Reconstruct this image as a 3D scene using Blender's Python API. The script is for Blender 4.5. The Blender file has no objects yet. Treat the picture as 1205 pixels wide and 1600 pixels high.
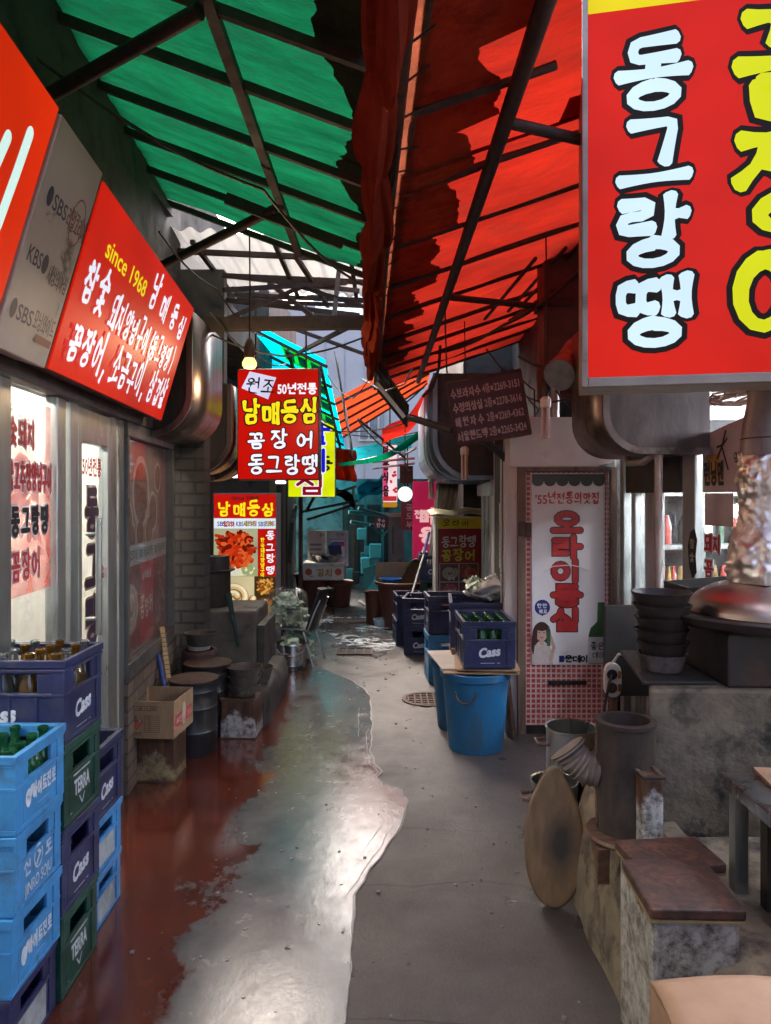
import bpy, math, random
from mathutils import Matrix, Vector, noise as mnoise
R = math.radians
random.seed(7)
scene = bpy.context.scene
C = scene.collection

# ------------------------------------------------------------------ camera
cam_data = bpy.data.cameras.new('camera')
cam = bpy.data.objects.new('camera', cam_data); C.objects.link(cam)
cam.location = (0, 0, 1.6); cam.rotation_euler = (R(90), 0, 0)
cam_data.sensor_fit = 'AUTO'; cam_data.sensor_width = 36
cam_data.lens = 36*1150/1600
cam_data.shift_y = -25/1600
cam_data.clip_end = 500; cam_data.clip_start = 0.05
scene.camera = cam

# ------------------------------------------------------------------ sky, sun, exposure
EXPO = 3.05
W = bpy.data.worlds.new('World'); scene.world = W; W.use_nodes = True
wn = W.node_tree.nodes; wl = W.node_tree.links
bg = wn['Background']; sky = wn.new('ShaderNodeTexSky'); sky.sky_type = 'NISHITA'
sky.sun_disc = False; sky.sun_elevation = R(50); sky.sun_rotation = R(-20)
sky.air_density = .7; sky.dust_density = 8.0; sky.ozone_density = .4
wl.new(sky.outputs[0], bg.inputs[0]); bg.inputs[1].default_value = 0.15
sun_data = bpy.data.lights.new('sun', 'SUN'); sun_data.energy = .5; sun_data.angle = R(45); sun_data.color = (1, .96, .9)
sun = bpy.data.objects.new('sun', sun_data); C.objects.link(sun)
sun.rotation_euler = (R(-40), 0, R(20))
vs = scene.view_settings
vs.view_transform = 'Standard'; vs.look = 'None'; vs.exposure = EXPO; vs.gamma = 1
scene.render.film_transparent = False
scene.cycles.use_denoising = True
scene.cycles.max_bounces = 7; scene.cycles.diffuse_bounces = 4; scene.cycles.glossy_bounces = 3
scene.cycles.transparent_max_bounces = 12; scene.cycles.transmission_bounces = 5
scene.cycles.sample_clamp_indirect = 6
scene.cycles.caustics_reflective = False; scene.cycles.caustics_refractive = False

F = 1150.0
def P(px, py, y):
    """the point a given distance down the alley that the photograph shows at (px, py)"""
    return Vector(((px-602.5)/F*y, y, 1.6-(py-775)/F*y))
def G(px, py):
    y = 1.6*F/(py-775)
    return ((px-602.5)/F*y, y)

# ------------------------------------------------------------------ materials
def hexc(h):
    h = h.lstrip('#'); o = []
    for i in (0, 2, 4):
        c = int(h[i:i+2], 16)/255
        o.append(c/12.92 if c <= .04045 else ((c+.055)/1.055)**2.4)
    return tuple(o)
def rgba(c):
    if isinstance(c, str): c = hexc(c)
    return (c[0], c[1], c[2], 1)
MATS = {}
def new_mat(name):
    m = bpy.data.materials.new(name); m.use_nodes = True
    return m, m.node_tree.nodes, m.node_tree.links
def coords(n, l, stretch=(1, 1, 1), obj=False):
    mp = n.new('ShaderNodeMapping'); mp.inputs['Scale'].default_value = stretch
    if obj:
        t = n.new('ShaderNodeTexCoord'); l.new(t.outputs['Object'], mp.inputs[0])
    else:
        g = n.new('ShaderNodeNewGeometry'); l.new(g.outputs['Position'], mp.inputs[0])
    return mp.outputs[0]
def ntex(n, l, co, scale, detail=6, rough=.6, dist=0):
    t = n.new('ShaderNodeTexNoise'); l.new(co, t.inputs['Vector'])
    t.inputs['Scale'].default_value = scale; t.inputs['Detail'].default_value = detail
    t.inputs['Roughness'].default_value = rough; t.inputs['Distortion'].default_value = dist
    return t.outputs[0]
def ramp(n, l, fac, lo, hi, a=0., b=1.):
    t = n.new('ShaderNodeMapRange'); l.new(fac, t.inputs[0])
    t.inputs[1].default_value = lo; t.inputs[2].default_value = hi
    t.inputs[3].default_value = a; t.inputs[4].default_value = b
    return t.outputs[0]
def mixc(n, l, fac, a, b):
    t = n.new('ShaderNodeMix'); t.data_type = 'RGBA'
    if isinstance(fac, (int, float)): t.inputs[0].default_value = fac
    else: l.new(fac, t.inputs[0])
    for s, v in ((6, a), (7, b)):
        if isinstance(v, (tuple, list, str)): t.inputs[s].default_value = rgba(v)
        else: l.new(v, t.inputs[s])
    return t.outputs[2]
def bumpn(n, l, h, strength, dist=.01):
    t = n.new('ShaderNodeBump'); l.new(h, t.inputs['Height'])
    t.inputs['Strength'].default_value = strength; t.inputs['Distance'].default_value = dist
    return t.outputs[0]
def mat(name, c1, c2=None, rough=.6, metal=0, scale=9, bump=.25, stretch=(1, 1, 1), dirt=None, dirt_lo=.52, dirt_hi=.68,
        dscale=4, spec=.5, coat=0, rvar=.15, obj=False):
    """weathered surface: two tones of noise, blotches of dirt, uneven gloss and fine relief"""
    if name in MATS: return MATS[name]
    m, n, l = new_mat(name); b = n['Principled BSDF']
    co = coords(n, l, stretch, obj)
    c1 = rgba(c1)[:3]
    c2 = rgba(c2)[:3] if c2 else tuple(x*.6 for x in c1)
    f = ramp(n, l, ntex(n, l, co, scale), .35, .68)
    col = mixc(n, l, f, c1, c2)
    d = ntex(n, l, co, dscale, 9, .68, .3)
    if dirt is not None:
        col = mixc(n, l, ramp(n, l, d, dirt_lo, dirt_hi), col, dirt)
    l.new(col, b.inputs['Base Color'])
    l.new(ramp(n, l, d, .3, .7, max(.03, rough-rvar), min(1, rough+rvar)), b.inputs['Roughness'])
    b.inputs['Metallic'].default_value = metal
    b.inputs['Specular IOR Level'].default_value = spec
    b.inputs['Coat Weight'].default_value = coat
    if bump: l.new(bumpn(n, l, ntex(n, l, co, scale*4, 5), bump, .006), b.inputs['Normal'])
    MATS[name] = m; return m
def lit(name, c, lum=1., rough=.45, var=.14, spec=.1):
    """the printed face of a sign lit from within, or anything else that gives off light"""
    if name in MATS: return MATS[name]
    m, n, l = new_mat(name); b = n['Principled BSDF']; c = rgba(c)
    b.inputs['Base Color'].default_value = (c[0]*.12, c[1]*.12, c[2]*.12, 1)
    b.inputs['Roughness'].default_value = rough; b.inputs['Specular IOR Level'].default_value = spec
    b.inputs['Emission Color'].default_value = c
    f = ramp(n, l, ntex(n, l, coords(n, l), 2.2, 2), .35, .65, lum*(1-var)/2**EXPO, lum*(1+var)/2**EXPO)
    l.new(f, b.inputs['Emission Strength'])
    MATS[name] = m; return m
def printed(name, c, c2=None, rough=.35, scale=30):
    return mat(name, c, c2 or tuple(x*.85 for x in rgba(c)[:3]), rough, scale=scale, bump=0, rvar=.08)
def tarp(name, c1, c2, trans=.7, scale=3, stretch=(1, 1, 1), dirt=(.02, .02, .015), lo=.5, hi=.8):
    if name in MATS: return MATS[name]
    m, n, l = new_mat(name); n.remove(n['Principled BSDF'])
    co = coords(n, l, stretch)
    col = mixc(n, l, ramp(n, l, ntex(n, l, co, scale, 8, .65), .3, .7), c1, c2)
    col = mixc(n, l, ramp(n, l, ntex(n, l, co, scale*1.7, 10, .72, .6), lo, hi), col, dirt)
    d = n.new('ShaderNodeBsdfDiffuse'); t = n.new('ShaderNodeBsdfTranslucent'); mx = n.new('ShaderNodeMixShader')
    bm = bumpn(n, l, ntex(n, l, co, scale*5, 6), .5, .02)
    for s in (d, t):
        l.new(col, s.inputs[0]); l.new(bm, s.inputs['Normal'])
    mx.inputs[0].default_value = trans
    l.new(d.outputs[0], mx.inputs[1]); l.new(t.outputs[0], mx.inputs[2])
    l.new(mx.outputs[0], n['Material Output'].inputs[0])
    MATS[name] = m; return m
def glass(name, tint=(.9, .95, .95), gloss=.1, rough=.02, dirt=.1):
    if name in MATS: return MATS[name]
    m, n, l = new_mat(name); n.remove(n['Principled BSDF'])
    co = coords(n, l)
    tr = n.new('ShaderNodeBsdfTransparent'); tr.inputs[0].default_value = rgba(tint)
    gl = n.new('ShaderNodeBsdfGlossy'); gl.inputs['Roughness'].default_value = rough
    lw = n.new('ShaderNodeLayerWeight'); lw.inputs[0].default_value = .5
    pw = n.new('ShaderNodeMath'); pw.operation = 'POWER'; pw.inputs[1].default_value = 5; l.new(lw.outputs['Facing'], pw.inputs[0])
    ad = n.new('ShaderNodeMath'); ad.operation = 'MULTIPLY_ADD'; ad.inputs[1].default_value = .6; ad.inputs[2].default_value = gloss; l.new(pw.outputs[0], ad.inputs[0])
    ad.use_clamp = True
    a = n.new('ShaderNodeMixShader'); l.new(ad.outputs[0], a.inputs[0]); l.new(tr.outputs[0], a.inputs[1]); l.new(gl.outputs[0], a.inputs[2])
    df = n.new('ShaderNodeBsdfDiffuse'); df.inputs[0].default_value = (.5, .5, .48, 1)
    b = n.new('ShaderNodeMixShader'); l.new(ramp(n, l, ntex(n, l, co, 5, 8, .7), .4, .75, dirt*.2, dirt*1.6), b.inputs[0])
    l.new(a.outputs[0], b.inputs[1]); l.new(df.outputs[0], b.inputs[2])
    l.new(b.outputs[0], n['Material Output'].inputs[0])
    MATS[name] = m; return m
def film_mat(name, c, alpha):
    """thin printed film that lets the room behind show through"""
    m, n, l = new_mat(name); n.remove(n['Principled BSDF'])
    tr = n.new('ShaderNodeBsdfTransparent'); d = n.new('ShaderNodeBsdfDiffuse'); t = n.new('ShaderNodeBsdfTranslucent')
    d.inputs[0].default_value = rgba(c); t.inputs[0].default_value = rgba(c)
    a = n.new('ShaderNodeMixShader'); a.inputs[0].default_value = .5; l.new(d.outputs[0], a.inputs[1]); l.new(t.outputs[0], a.inputs[2])
    b = n.new('ShaderNodeMixShader'); l.new(ramp(n, l, ntex(n, l, coords(n, l), 5, 6), .35, .65, alpha*.7, min(1, alpha*1.25)), b.inputs[0]); l.new(tr.outputs[0], b.inputs[1]); l.new(a.outputs[0], b.inputs[2])
    l.new(b.outputs[0], n['Material Output'].inputs[0]); return m
def pattern(name, kind, c1, c2, cm, sx, sz, mortar=.05, rough=.5, offset=.5, bump=.5, rot=None):
    """bricks or mosaic tiles laid on the object's own x-z plane"""
    if name in MATS: return MATS[name]
    m, n, l = new_mat(name); b = n['Principled BSDF']
    t = n.new('ShaderNodeTexCoord'); sep = n.new('ShaderNodeSeparateXYZ'); l.new(t.outputs['Object'], sep.inputs[0])
    s = n.new('ShaderNodeMath'); s.operation = 'ADD'; l.new(sep.outputs[0], s.inputs[0]); l.new(sep.outputs[1], s.inputs[1])
    cb = n.new('ShaderNodeCombineXYZ'); l.new(s.outputs[0], cb.inputs[0]); l.new(sep.outputs[2], cb.inputs[1])
    br = n.new('ShaderNodeTexBrick'); l.new(cb.outputs[0], br.inputs[0])
    br.inputs['Color1'].default_value = rgba(c1); br.inputs['Color2'].default_value = rgba(c2); br.inputs['Mortar'].default_value = rgba(cm)
    br.inputs['Scale'].default_value = 1; br.inputs['Brick Width'].default_value = sx; br.inputs['Row Height'].default_value = sz
    br.inputs['Mortar Size'].default_value = mortar*sz; br.inputs['Mortar Smooth'].default_value = .2; br.inputs['Bias'].default_value = 0
    br.offset = offset
    nz = ntex(n, l, coords(n, l), 6, 8, .7)
    col = mixc(n, l, ramp(n, l, nz, .5, .75, 0, .7), br.outputs[0], tuple(x*.35 for x in rgba(c1)[:3]))
    l.new(col, b.inputs['Base Color'])
    b.inputs['Roughness'].default_value = rough
    iv = n.new('ShaderNodeMath'); iv.operation = 'SUBTRACT'; iv.inputs[0].default_value = 1; l.new(br.outputs[1], iv.inputs[1])
    ad = n.new('ShaderNodeMath'); ad.operation = 'MULTIPLY_ADD'; ad.inputs[1].default_value = .35; l.new(nz, ad.inputs[0]); l.new(iv.outputs[0], ad.inputs[2])
    l.new(bumpn(n, l, ad.outputs[0], bump, .006), b.inputs['Normal'])
    MATS[name] = m; return m

# ------------------------------------------------------------------ objects, parts, labels
def tag(o, label=None, cat=None, group=None, kind=None):
    if label: o['label'] = label
    if cat: o['category'] = cat
    if group: o['group'] = group
    if kind: o['kind'] = kind
    return o
def thing(name, label, cat, loc=(0, 0, 0), rz=0, group=None, rx=0, ry=0, s=1):
    o = bpy.data.objects.new(name, None); C.objects.link(o)
    o.location = loc; o.rotation_euler = (rx, ry, rz); o.scale = (s, s, s); o.empty_display_size = .1
    return tag(o, label, cat, group, 'thing')
def world_of(o):
    m = Matrix.LocRotScale(o.location, o.rotation_euler, o.scale)
    return world_of(o.parent) @ m if o.parent else m
def copy_tree(o, parent=None):
    c = o.copy(); C.objects.link(c)
    if parent: c.parent = parent
    for ch in list(o.children): copy_tree(ch, c)
    return c
class MB:
    """collects shapes; obj() links them as one mesh object"""
    def __init__(s): s.v = []; s.f = []; s.marks = []
    def add(s, vs, fs):
        o = len(s.v); s.marks.append((o, len(s.f))); s.v += [tuple(v) for v in vs]; s.f += [tuple(i+o for i in f) for f in fs]; return s
    def box(s, x0, x1, y0, y1, z0, z1, M=None):
        vs = [(x, y, z) for z in (z0, z1) for y in (y0, y1) for x in (x0, x1)]
        if M is not None: vs = [M @ Vector(v) for v in vs]
        return s.add(vs, [(0, 2, 3, 1), (4, 5, 7, 6), (0, 1, 5, 4), (2, 6, 7, 3), (0, 4, 6, 2), (1, 3, 7, 5)])
    def bar(s, a, b, w, h=None):
        """square bar between two points"""
        a, b = Vector(a), Vector(b); d = (b-a); L = d.length; q = d.to_track_quat('Y', 'Z').to_matrix().to_4x4(); h = h or w
        return s.box(-w/2, w/2, 0, L, -h/2, h/2, Matrix.Translation(a) @ q)
    def tube(s, pts, r, n=10, cap=True):
        pts = [Vector(p) for p in pts]; N = len(pts); rr = r if isinstance(r, (list, tuple)) else [r]*N
        vs = []; up = None
        for i, p in enumerate(pts):
            t = (pts[min(i+1, N-1)]-pts[max(i-1, 0)]).normalized()
            if up is None: up = Vector((0, 0, 1)) if abs(t.z) < .9 else Vector((1, 0, 0))
            x = t.cross(up).normalized(); up = x.cross(t).normalized()
            for k in range(n):
                a = 2*math.pi*k/n; vs.append(p+(x*math.cos(a)+up*math.sin(a))*rr[i])
        fs = [(i*n+k, i*n+(k+1) % n, (i+1)*n+(k+1) % n, (i+1)*n+k) for i in range(N-1) for k in range(n)]
        if cap: fs += [tuple(range(n))[::-1], tuple(range((N-1)*n, N*n))]
        return s.add(vs, fs)
    def lathe(s, prof, n=28, c=(0, 0, 0), sx=1, sy=1, M=None):
        vs = []
        for r, z in prof:
            for k in range(n):
                a = 2*math.pi*k/n; v = Vector((c[0]+r*sx*math.cos(a), c[1]+r*sy*math.sin(a), c[2]+z))
                vs.append(M @ v if M is not None else v)
        m = len(prof)
        fs = [(i*n+k, i*n+(k+1) % n, (i+1)*n+(k+1) % n, (i+1)*n+k) for i in range(m-1) for k in range(n)]
        if prof[0][0] > 1e-6: fs.append(tuple(range(n))[::-1])
        if prof[-1][0] > 1e-6: fs.append(tuple(range((m-1)*n, m*n)))
        return s.add(vs, fs)
    def prism(s, poly, a0, a1, axis='y', M=None):
        """polygon pushed along an axis: poly lies in xz for 'y', in yz for 'x', in xy for 'z'"""
        mk = {'y': lambda p, a: (p[0], a, p[1]), 'x': lambda p, a: (a, p[0], p[1]), 'z': lambda p, a: (p[0], p[1], a)}[axis]
        n = len(poly); vs = [mk(p, a0) for p in poly]+[mk(p, a1) for p in poly]
        if M is not None: vs = [M @ Vector(v) for v in vs]
        return s.add(vs, [tuple(range(n)), tuple(range(n, 2*n))[::-1]]+[(i, n+i, n+(i+1) % n, (i+1) % n) for i in range(n)])
    def grid(s, fn, nu, nv):
        vs = [fn(i/nu, j/nv) for j in range(nv+1) for i in range(nu+1)]; w = nu+1
        return s.add(vs, [(j*w+i, j*w+i+1, (j+1)*w+i+1, (j+1)*w+i) for j in range(nv) for i in range(nu)])
    def each(s, name, m, parent=None, **kw):
        """one object for every shape collected"""
        mk = s.marks+[(len(s.v), len(s.f))]; out = []
        for (v0, f0), (v1, f1) in zip(mk, mk[1:]):
            q = MB(); q.v = s.v[v0:v1]; q.f = [tuple(i-v0 for i in f) for f in s.f[f0:f1]]; out.append(q.obj(name, m, parent, **kw))
        return out
    def obj(s, name, m, parent=None, smooth=False, bevel=0, world=False, label=None, cat=None, group=None, kind=None, solid=0, seg=2):
        vs = s.v; o = bpy.data.objects.new(name, bpy.data.meshes.new(name))
        if parent is not None:
            o.parent = parent
            if world:
                inv = world_of(parent).inverted(); vs = [inv @ Vector(v) for v in vs]
        else:
            xs, ys, zs = zip(*vs); c = Vector(((min(xs)+max(xs))/2, (min(ys)+max(ys))/2, min(zs)))
            o.location = c; vs = [Vector(v)-c for v in vs]
        me = o.data; me.from_pydata([tuple(v) for v in vs], [], s.f)
        me.update()
        import bmesh
        bm = bmesh.new(); bm.from_mesh(me); bmesh.ops.recalc_face_normals(bm, faces=bm.faces); bm.to_mesh(me); bm.free()
        me.materials.append(m)
        if smooth:
            me.polygons.foreach_set('use_smooth', [True]*len(me.polygons)); me.set_sharp_from_angle(angle=R(38))
        if solid:
            md = o.modifiers.new('thickness', 'SOLIDIFY'); md.thickness = solid
        if bevel:
            md = o.modifiers.new('bevel', 'BEVEL'); md.width = bevel; md.segments = seg; md.limit_method = 'ANGLE'; md.angle_limit = R(40)
            md.harden_normals = False
        C.objects.link(o)
        return tag(o, label, cat, group, kind)

# ------------------------------------------------------------------ lettering
JL = {'ㄱ': [[(.08, .85), (.85, .85), (.7, .08)]], 'ㄴ': [[(.15, .92), (.15, .2), (.92, .2)]],
 'ㄷ': [[(.88, .85), (.15, .85), (.15, .15), (.92, .15)]], 'ㄹ': [[(.12, .9), (.85, .9), (.85, .53), (.15, .53), (.15, .12), (.92, .12)]],
 'ㅁ': [[(.15, .88), (.85, .88), (.85, .12), (.15, .12), (.15, .92)]], 'ㅂ': [[(.15, .95), (.15, .1), (.85, .1), (.85, .95)], [(.15, .52), (.85, .52)]],
 'ㅅ': [[(.52, .95), (.45, .55), (.05, .08)], [(.5, .58), (.95, .08)]], 'ㅇ': [[(.5+.42*math.sin(a*math.pi/7), .5+.42*math.cos(a*math.pi/7)) for a in range(15)]],
 'ㅈ': [[(.08, .88), (.92, .88)], [(.55, .86), (.45, .5), (.05, .08)], [(.5, .5), (.95, .08)]],
 'ㅊ': [[(.35, 1.0), (.65, 1.0)], [(.08, .74), (.92, .74)], [(.55, .74), (.45, .42), (.05, .05)], [(.5, .42), (.95, .05)]],
 'ㅋ': [[(.08, .88), (.85, .88), (.72, .08)], [(.1, .5), (.78, .5)]], 'ㅌ': [[(.88, .9), (.15, .9), (.15, .1), (.92, .1)], [(.15, .5), (.85, .5)]],
 'ㅍ': [[(.08, .9), (.92, .9)], [(.3, .9), (.3, .12)], [(.7, .9), (.7, .12)], [(.05, .1), (.95, .1)]],
 'ㅎ': [[(.35, 1.0), (.65, 1.0)], [(.08, .76), (.92, .76)], [(.5+.3*math.sin(a*math.pi/6), .32+.28*math.cos(a*math.pi/6)) for a in range(13)]]}
for d, s0 in zip('ㄲㄸㅃㅆㅉ', 'ㄱㄷㅂㅅㅈ'):
    JL[d] = [[(x*.5, y) for x, y in p] for p in JL[s0]]+[[(.5+x*.5, y) for x, y in p] for p in JL[s0]]
JV = {'ㅣ': [[(.5, 1), (.5, 0)]], 'ㅏ': [[(.35, 1), (.35, 0)], [(.35, .52), (.95, .52)]], 'ㅑ': [[(.35, 1), (.35, 0)], [(.35, .65), (.95, .65)], [(.35, .38), (.95, .38)]],
 'ㅓ': [[(.75, 1), (.75, 0)], [(.05, .55), (.75, .55)]], 'ㅕ': [[(.75, 1), (.75, 0)], [(.05, .68), (.75, .68)], [(.05, .4), (.75, .4)]],
 'ㅐ': [[(.22, .95), (.22, .05)], [(.85, 1), (.85, 0)], [(.22, .5), (.85, .5)]], 'ㅔ': [[(.45, .95), (.45, .05)], [(.92, 1), (.92, 0)], [(0, .5), (.45, .5)]]}
JH = {'ㅡ': [[(.02, .45), (.98, .45)]], 'ㅗ': [[(.5, .95), (.5, .32)], [(.02, .3), (.98, .3)]], 'ㅛ': [[(.33, .95), (.33, .32)], [(.67, .95), (.67, .32)], [(.02, .3), (.98, .3)]],
 'ㅜ': [[(.02, .72), (.98, .72)], [(.5, .72), (.5, .05)]], 'ㅠ': [[(.02, .72), (.98, .72)], [(.33, .72), (.33, .05)], [(.67, .72), (.67, .05)]]}
LEADS = 'ㄱㄲㄴㄷㄸㄹㅁㅂㅃㅅㅆㅇㅈㅉㅊㅋㅌㅍㅎ'
VOWELS = 'ㅏㅐㅑㅒㅓㅔㅕㅖㅗㅘㅙㅚㅛㅜㅝㅞㅟㅠㅡㅢㅣ'
TAILS = ['']+list('ㄱㄲㄳㄴㄵㄶㄷㄹㄺㄻㄼㄽㄾㄿㅀㅁㅂㅄㅅㅆㅇㅈㅊㅋㅌㅍㅎ')
MIXED = {'ㅘ': 'ㅗㅏ', 'ㅙ': 'ㅗㅐ', 'ㅚ': 'ㅗㅣ', 'ㅝ': 'ㅜㅓ', 'ㅞ': 'ㅜㅔ', 'ㅟ': 'ㅜㅣ', 'ㅢ': 'ㅡㅣ'}
def syllable(ch):
    """pen strokes of one syllable in a unit box"""
    k = ord(ch)-0xAC00
    if k < 0 or k > 11171:
        return {',': [[(.3, .15), (.2, -.1)]], '(': [[(.6, 1), (.35, .5), (.6, 0)]], ')': [[(.4, 1), (.65, .5), (.4, 0)]], "'": [[(.6, 1), (.45, .8)]]}.get(ch, [])
    L, V, T = LEADS[k//588], VOWELS[k % 588//28], TAILS[k % 28]
    out = []
    def put(st, x0, y0, x1, y1):
        for p in st: out.append([(x0+x*(x1-x0), y0+y*(y1-y0)) for x, y in p])
    b = .44 if T else 0.
    if V in MIXED:
        h, v = MIXED[V]
        put(JL[L], .05, b+(1-b)*.42, .58, .98); put(JH[h], 0, b, .64, b+(1-b)*.42); put(JV[v], .66, b-.04 if T else 0, 1, 1)
    elif V in JV:
        put(JL[L], .0, b+.03 if T else .1, .56, .97 if T else .9); put(JV[V], .6, b-.02 if T else 0, 1, 1)
    elif V in JH:
        put(JL[L], .1, b+(1-b)*(.28 if V == 'ㅡ' else .4), .9, 1); put(JH[V], 0, b-.02, 1, b+(1-b)*(.36 if V == 'ㅡ' else .45))
    if T: put(JL[T], .14, 0, .88, .36)
    return out
def resample(p, step):
    o = [Vector(p[0])]
    for a, b in zip(p, p[1:]):
        a, b = Vector(a), Vector(b); n = max(1, int((b-a).length/step))
        o += [a.lerp(b, (i+1)/n) for i in range(n)]
    return o
class Ink:
    """flat shapes on a sheet: (across, up, height off the sheet)"""
    def __init__(s): s.m = MB(); s.h = 0.
    def poly(s, pts, h=None):
        s.h += 2e-5; s.m.add([(x, z, s.h) for x, z in pts], [tuple(range(len(pts)))]); return s
    def rect(s, x0, x1, z0, z1): return s.poly([(x0, z0), (x1, z0), (x1, z1), (x0, z1)])
    def disc(s, x, z, rx, rz=None, n=24, rot=0):
        rz = rz or rx; c, sn = math.cos(rot), math.sin(rot)
        return s.poly([(x+rx*math.cos(a)*c-rz*math.sin(a)*sn, z+rx*math.cos(a)*sn+rz*math.sin(a)*c) for a in [2*math.pi*k/n for k in range(n)]])
    def stroke(s, pts, w, taper=0., cap=True, flare=0.):
        pts = [Vector((p[0], p[1])) for p in pts]; n = len(pts)
        if n < 2: return s
        s.h += 2e-5; L, Rr = [], []
        for i, p in enumerate(pts):
            a = (p-pts[i-1]).normalized() if i else None; b = (pts[i+1]-p).normalized() if i < n-1 else None
            if (pts[0]-pts[-1]).length < 1e-5:
                a = a or (pts[-1]-pts[-2]).normalized(); b = b or (pts[1]-pts[0]).normalized()
            a = a or b; b = b or a
            t = (a+b); t = t.normalized() if t.length > 1e-4 else a
            nn = Vector((-t.y, t.x)); k = 1/max(.62, nn.dot(Vector((-a.y, a.x))))
            q = i/(n-1); k *= 1+flare*(abs(2*q-1)**1.6-.45)
            ww = w*.5*k*(1-taper*(q if q > .3 else .3-q)*1.1) if taper else w*.5*k
            L.append(p+nn*ww); Rr.append(p-nn*ww)
        vs = [(v.x, v.y, s.h) for v in L]+[(v.x, v.y, s.h) for v in Rr]
        s.m.add(vs, [(i, i+1, n+i+1, n+i) for i in range(n-1)])
        if cap and (pts[0]-pts[-1]).length > 1e-5:
            for p, q in ((pts[0], L[0]), (pts[-1], L[-1])):
                if flare:
                    e = (q-p); t = Vector((e.y, -e.x))*(.5 if p is pts[-1] else -.5); s.poly([tuple(p+e), tuple(p+e*.7+t*.9), tuple(p+e*.1+t*1.2), tuple(p-e*.6+t*.7), tuple(p-e)])
                else: s.disc(p.x, p.y, (q-p).length, n=12)
        return s
    def hangul(s, text, x, z, w, h, pen, adv=None, down=0, brush=0., slant=0., taper=.35, seed=1, rot=0, flare=0.):
        """text in brush or block strokes; (x, z) is the left bottom of the first syllable"""
        rnd = random.Random(seed); adv = adv if adv is not None else w*1.12; i = 0
        cr, sr = math.cos(rot), math.sin(rot)
        for ch in text:
            if ch == ' ': i += .45; continue
            jx, jz = (rnd.uniform(-1, 1)*brush*.5 for _ in range(2)); js = 1+rnd.uniform(-1, 1)*brush
            ox, oz = (x+i*adv, z) if not down else (x, z-i*down)
            for p in syllable(ch):
                sm = resample(p, .1) if brush or flare else [Vector(q) for q in p]
                if brush and len(sm) > 2:
                    sm = [sm[0]]+[sm[k]*.5+(sm[k-1]+sm[k+1])*.25 for k in range(1, len(sm)-1)]+[sm[-1]]
                bx, bz = rnd.uniform(-1, 1)*brush*.3, rnd.uniform(-1, 1)*brush*.3
                q = []
                for k, v in enumerate(sm):
                    t = k/(len(sm)-1); u = v.x+bx*(t-.5)+jx*.3; vv = (v.y+bz*(t-.5))*js+jz*.3+(u-.5)*brush*.35
                    a, b2 = (u+slant*vv)*w, vv*h
                    q.append((ox+a*cr-b2*sr, oz+a*sr+b2*cr))
                s.stroke(q, pen*(1+rnd.uniform(-1, 1)*brush*.5), (taper if not flare else 0) if brush else 0, flare=flare)
            i += 1 if ch not in ",()'" else .55
        return s
    def type(s, text, x, z, h, bold=0., width=None, center=False, sx=1., rot=0, slant=0.):
        """text set in the built-in face; h is the cap height; width squeezes or stretches the line"""
        c = bpy.data.curves.new('type', 'FONT'); c.body = text; c.size = 1; c.offset = bold; c.resolution_u = 3
        o = bpy.data.objects.new('type', c); me = o.to_mesh()
        vs = [v.co.copy() for v in me.vertices]; fs = [tuple(p.vertices) for p in me.polygons]
        o.to_mesh_clear(); bpy.data.objects.remove(o); bpy.data.curves.remove(c)
        if not vs: return s
        x0 = min(v.x for v in vs); x1 = max(v.x for v in vs); k = h/.73
        kx = width/(x1-x0) if width else k*sx
        s.h += 4e-5; off = -(x1-x0)*kx/2 if center else 0; cr, sr = math.cos(rot), math.sin(rot); out = []
        for v in vs:
            a = (v.x-x0)*kx+off+slant*v.y*k; b = v.y*k
            out.append((x+a*cr-b*sr, z+a*sr+b*cr, s.h))
        s.m.add(out, fs); return s
    def obj(s, name, m, parent, face='-Y', off=0., world=False, label=None, M=None):
        fm = {'-Y': lambda a, b, h: (a, -off-h, b), '+X': lambda a, b, h: (off+h, a, b), '-X': lambda a, b, h: (-off-h, -a, b),
              '+Y': lambda a, b, h: (-a, off+h, b), '+Z': lambda a, b, h: (a, b, off+h)}[face]
        q = MB(); q.v = [fm(*v) for v in s.m.v]; q.f = s.m.f
        if M is not None: q.v = [tuple(M @ Vector(v)) for v in q.v]
        o = bpy.data.objects.new(name, bpy.data.meshes.new(name)); o.parent = parent
        o.data.from_pydata(q.v, [], q.f); o.data.update(); o.data.materials.append(m); C.objects.link(o)
        return tag(o, label)

# ------------------------------------------------------------------ shared materials
m_black = mat('black_iron', (.018, .016, .015), (.03, .022, .018), .55, scale=14, dirt=(.06, .035, .02), dirt_lo=.58)
m_rust = mat('rusty_steel', (.05, .028, .02), (.11, .055, .032), .75, scale=16, dirt=(.02, .012, .01))
m_frame = mat('awning_steel', (.028, .02, .017), (.055, .032, .024), .65, scale=20)
m_steel = mat('stainless', (.55, .55, .53), (.4, .4, .39), .3, 1, scale=5, stretch=(1, 1, .2), bump=.04, dirt=(.25, .2, .16), dirt_lo=.6)
m_alu = mat('aluminium_frame', (.5, .51, .48), (.36, .37, .35), .38, .9, scale=12, stretch=(1, 1, .25), bump=.06, dirt=(.16, .14, .11), dirt_lo=.56, dirt_hi=.7)
m_conc = mat('old_concrete', (.22, .165, .11), (.12, .09, .06), .85, scale=12, bump=.7, dirt=(.03, .025, .02), dirt_lo=.5, dirt_hi=.66, dscale=7)
m_conc_dark = mat('sooty_concrete', (.07, .06, .05), (.04, .035, .03), .8, scale=10, bump=.6, dirt=(.012, .011, .01))
m_wall_dark = mat('dark_wall', (.05, .043, .037), (.03, .027, .024), .85, scale=3, bump=.3, dirt=(.014, .012, .01))
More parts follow.
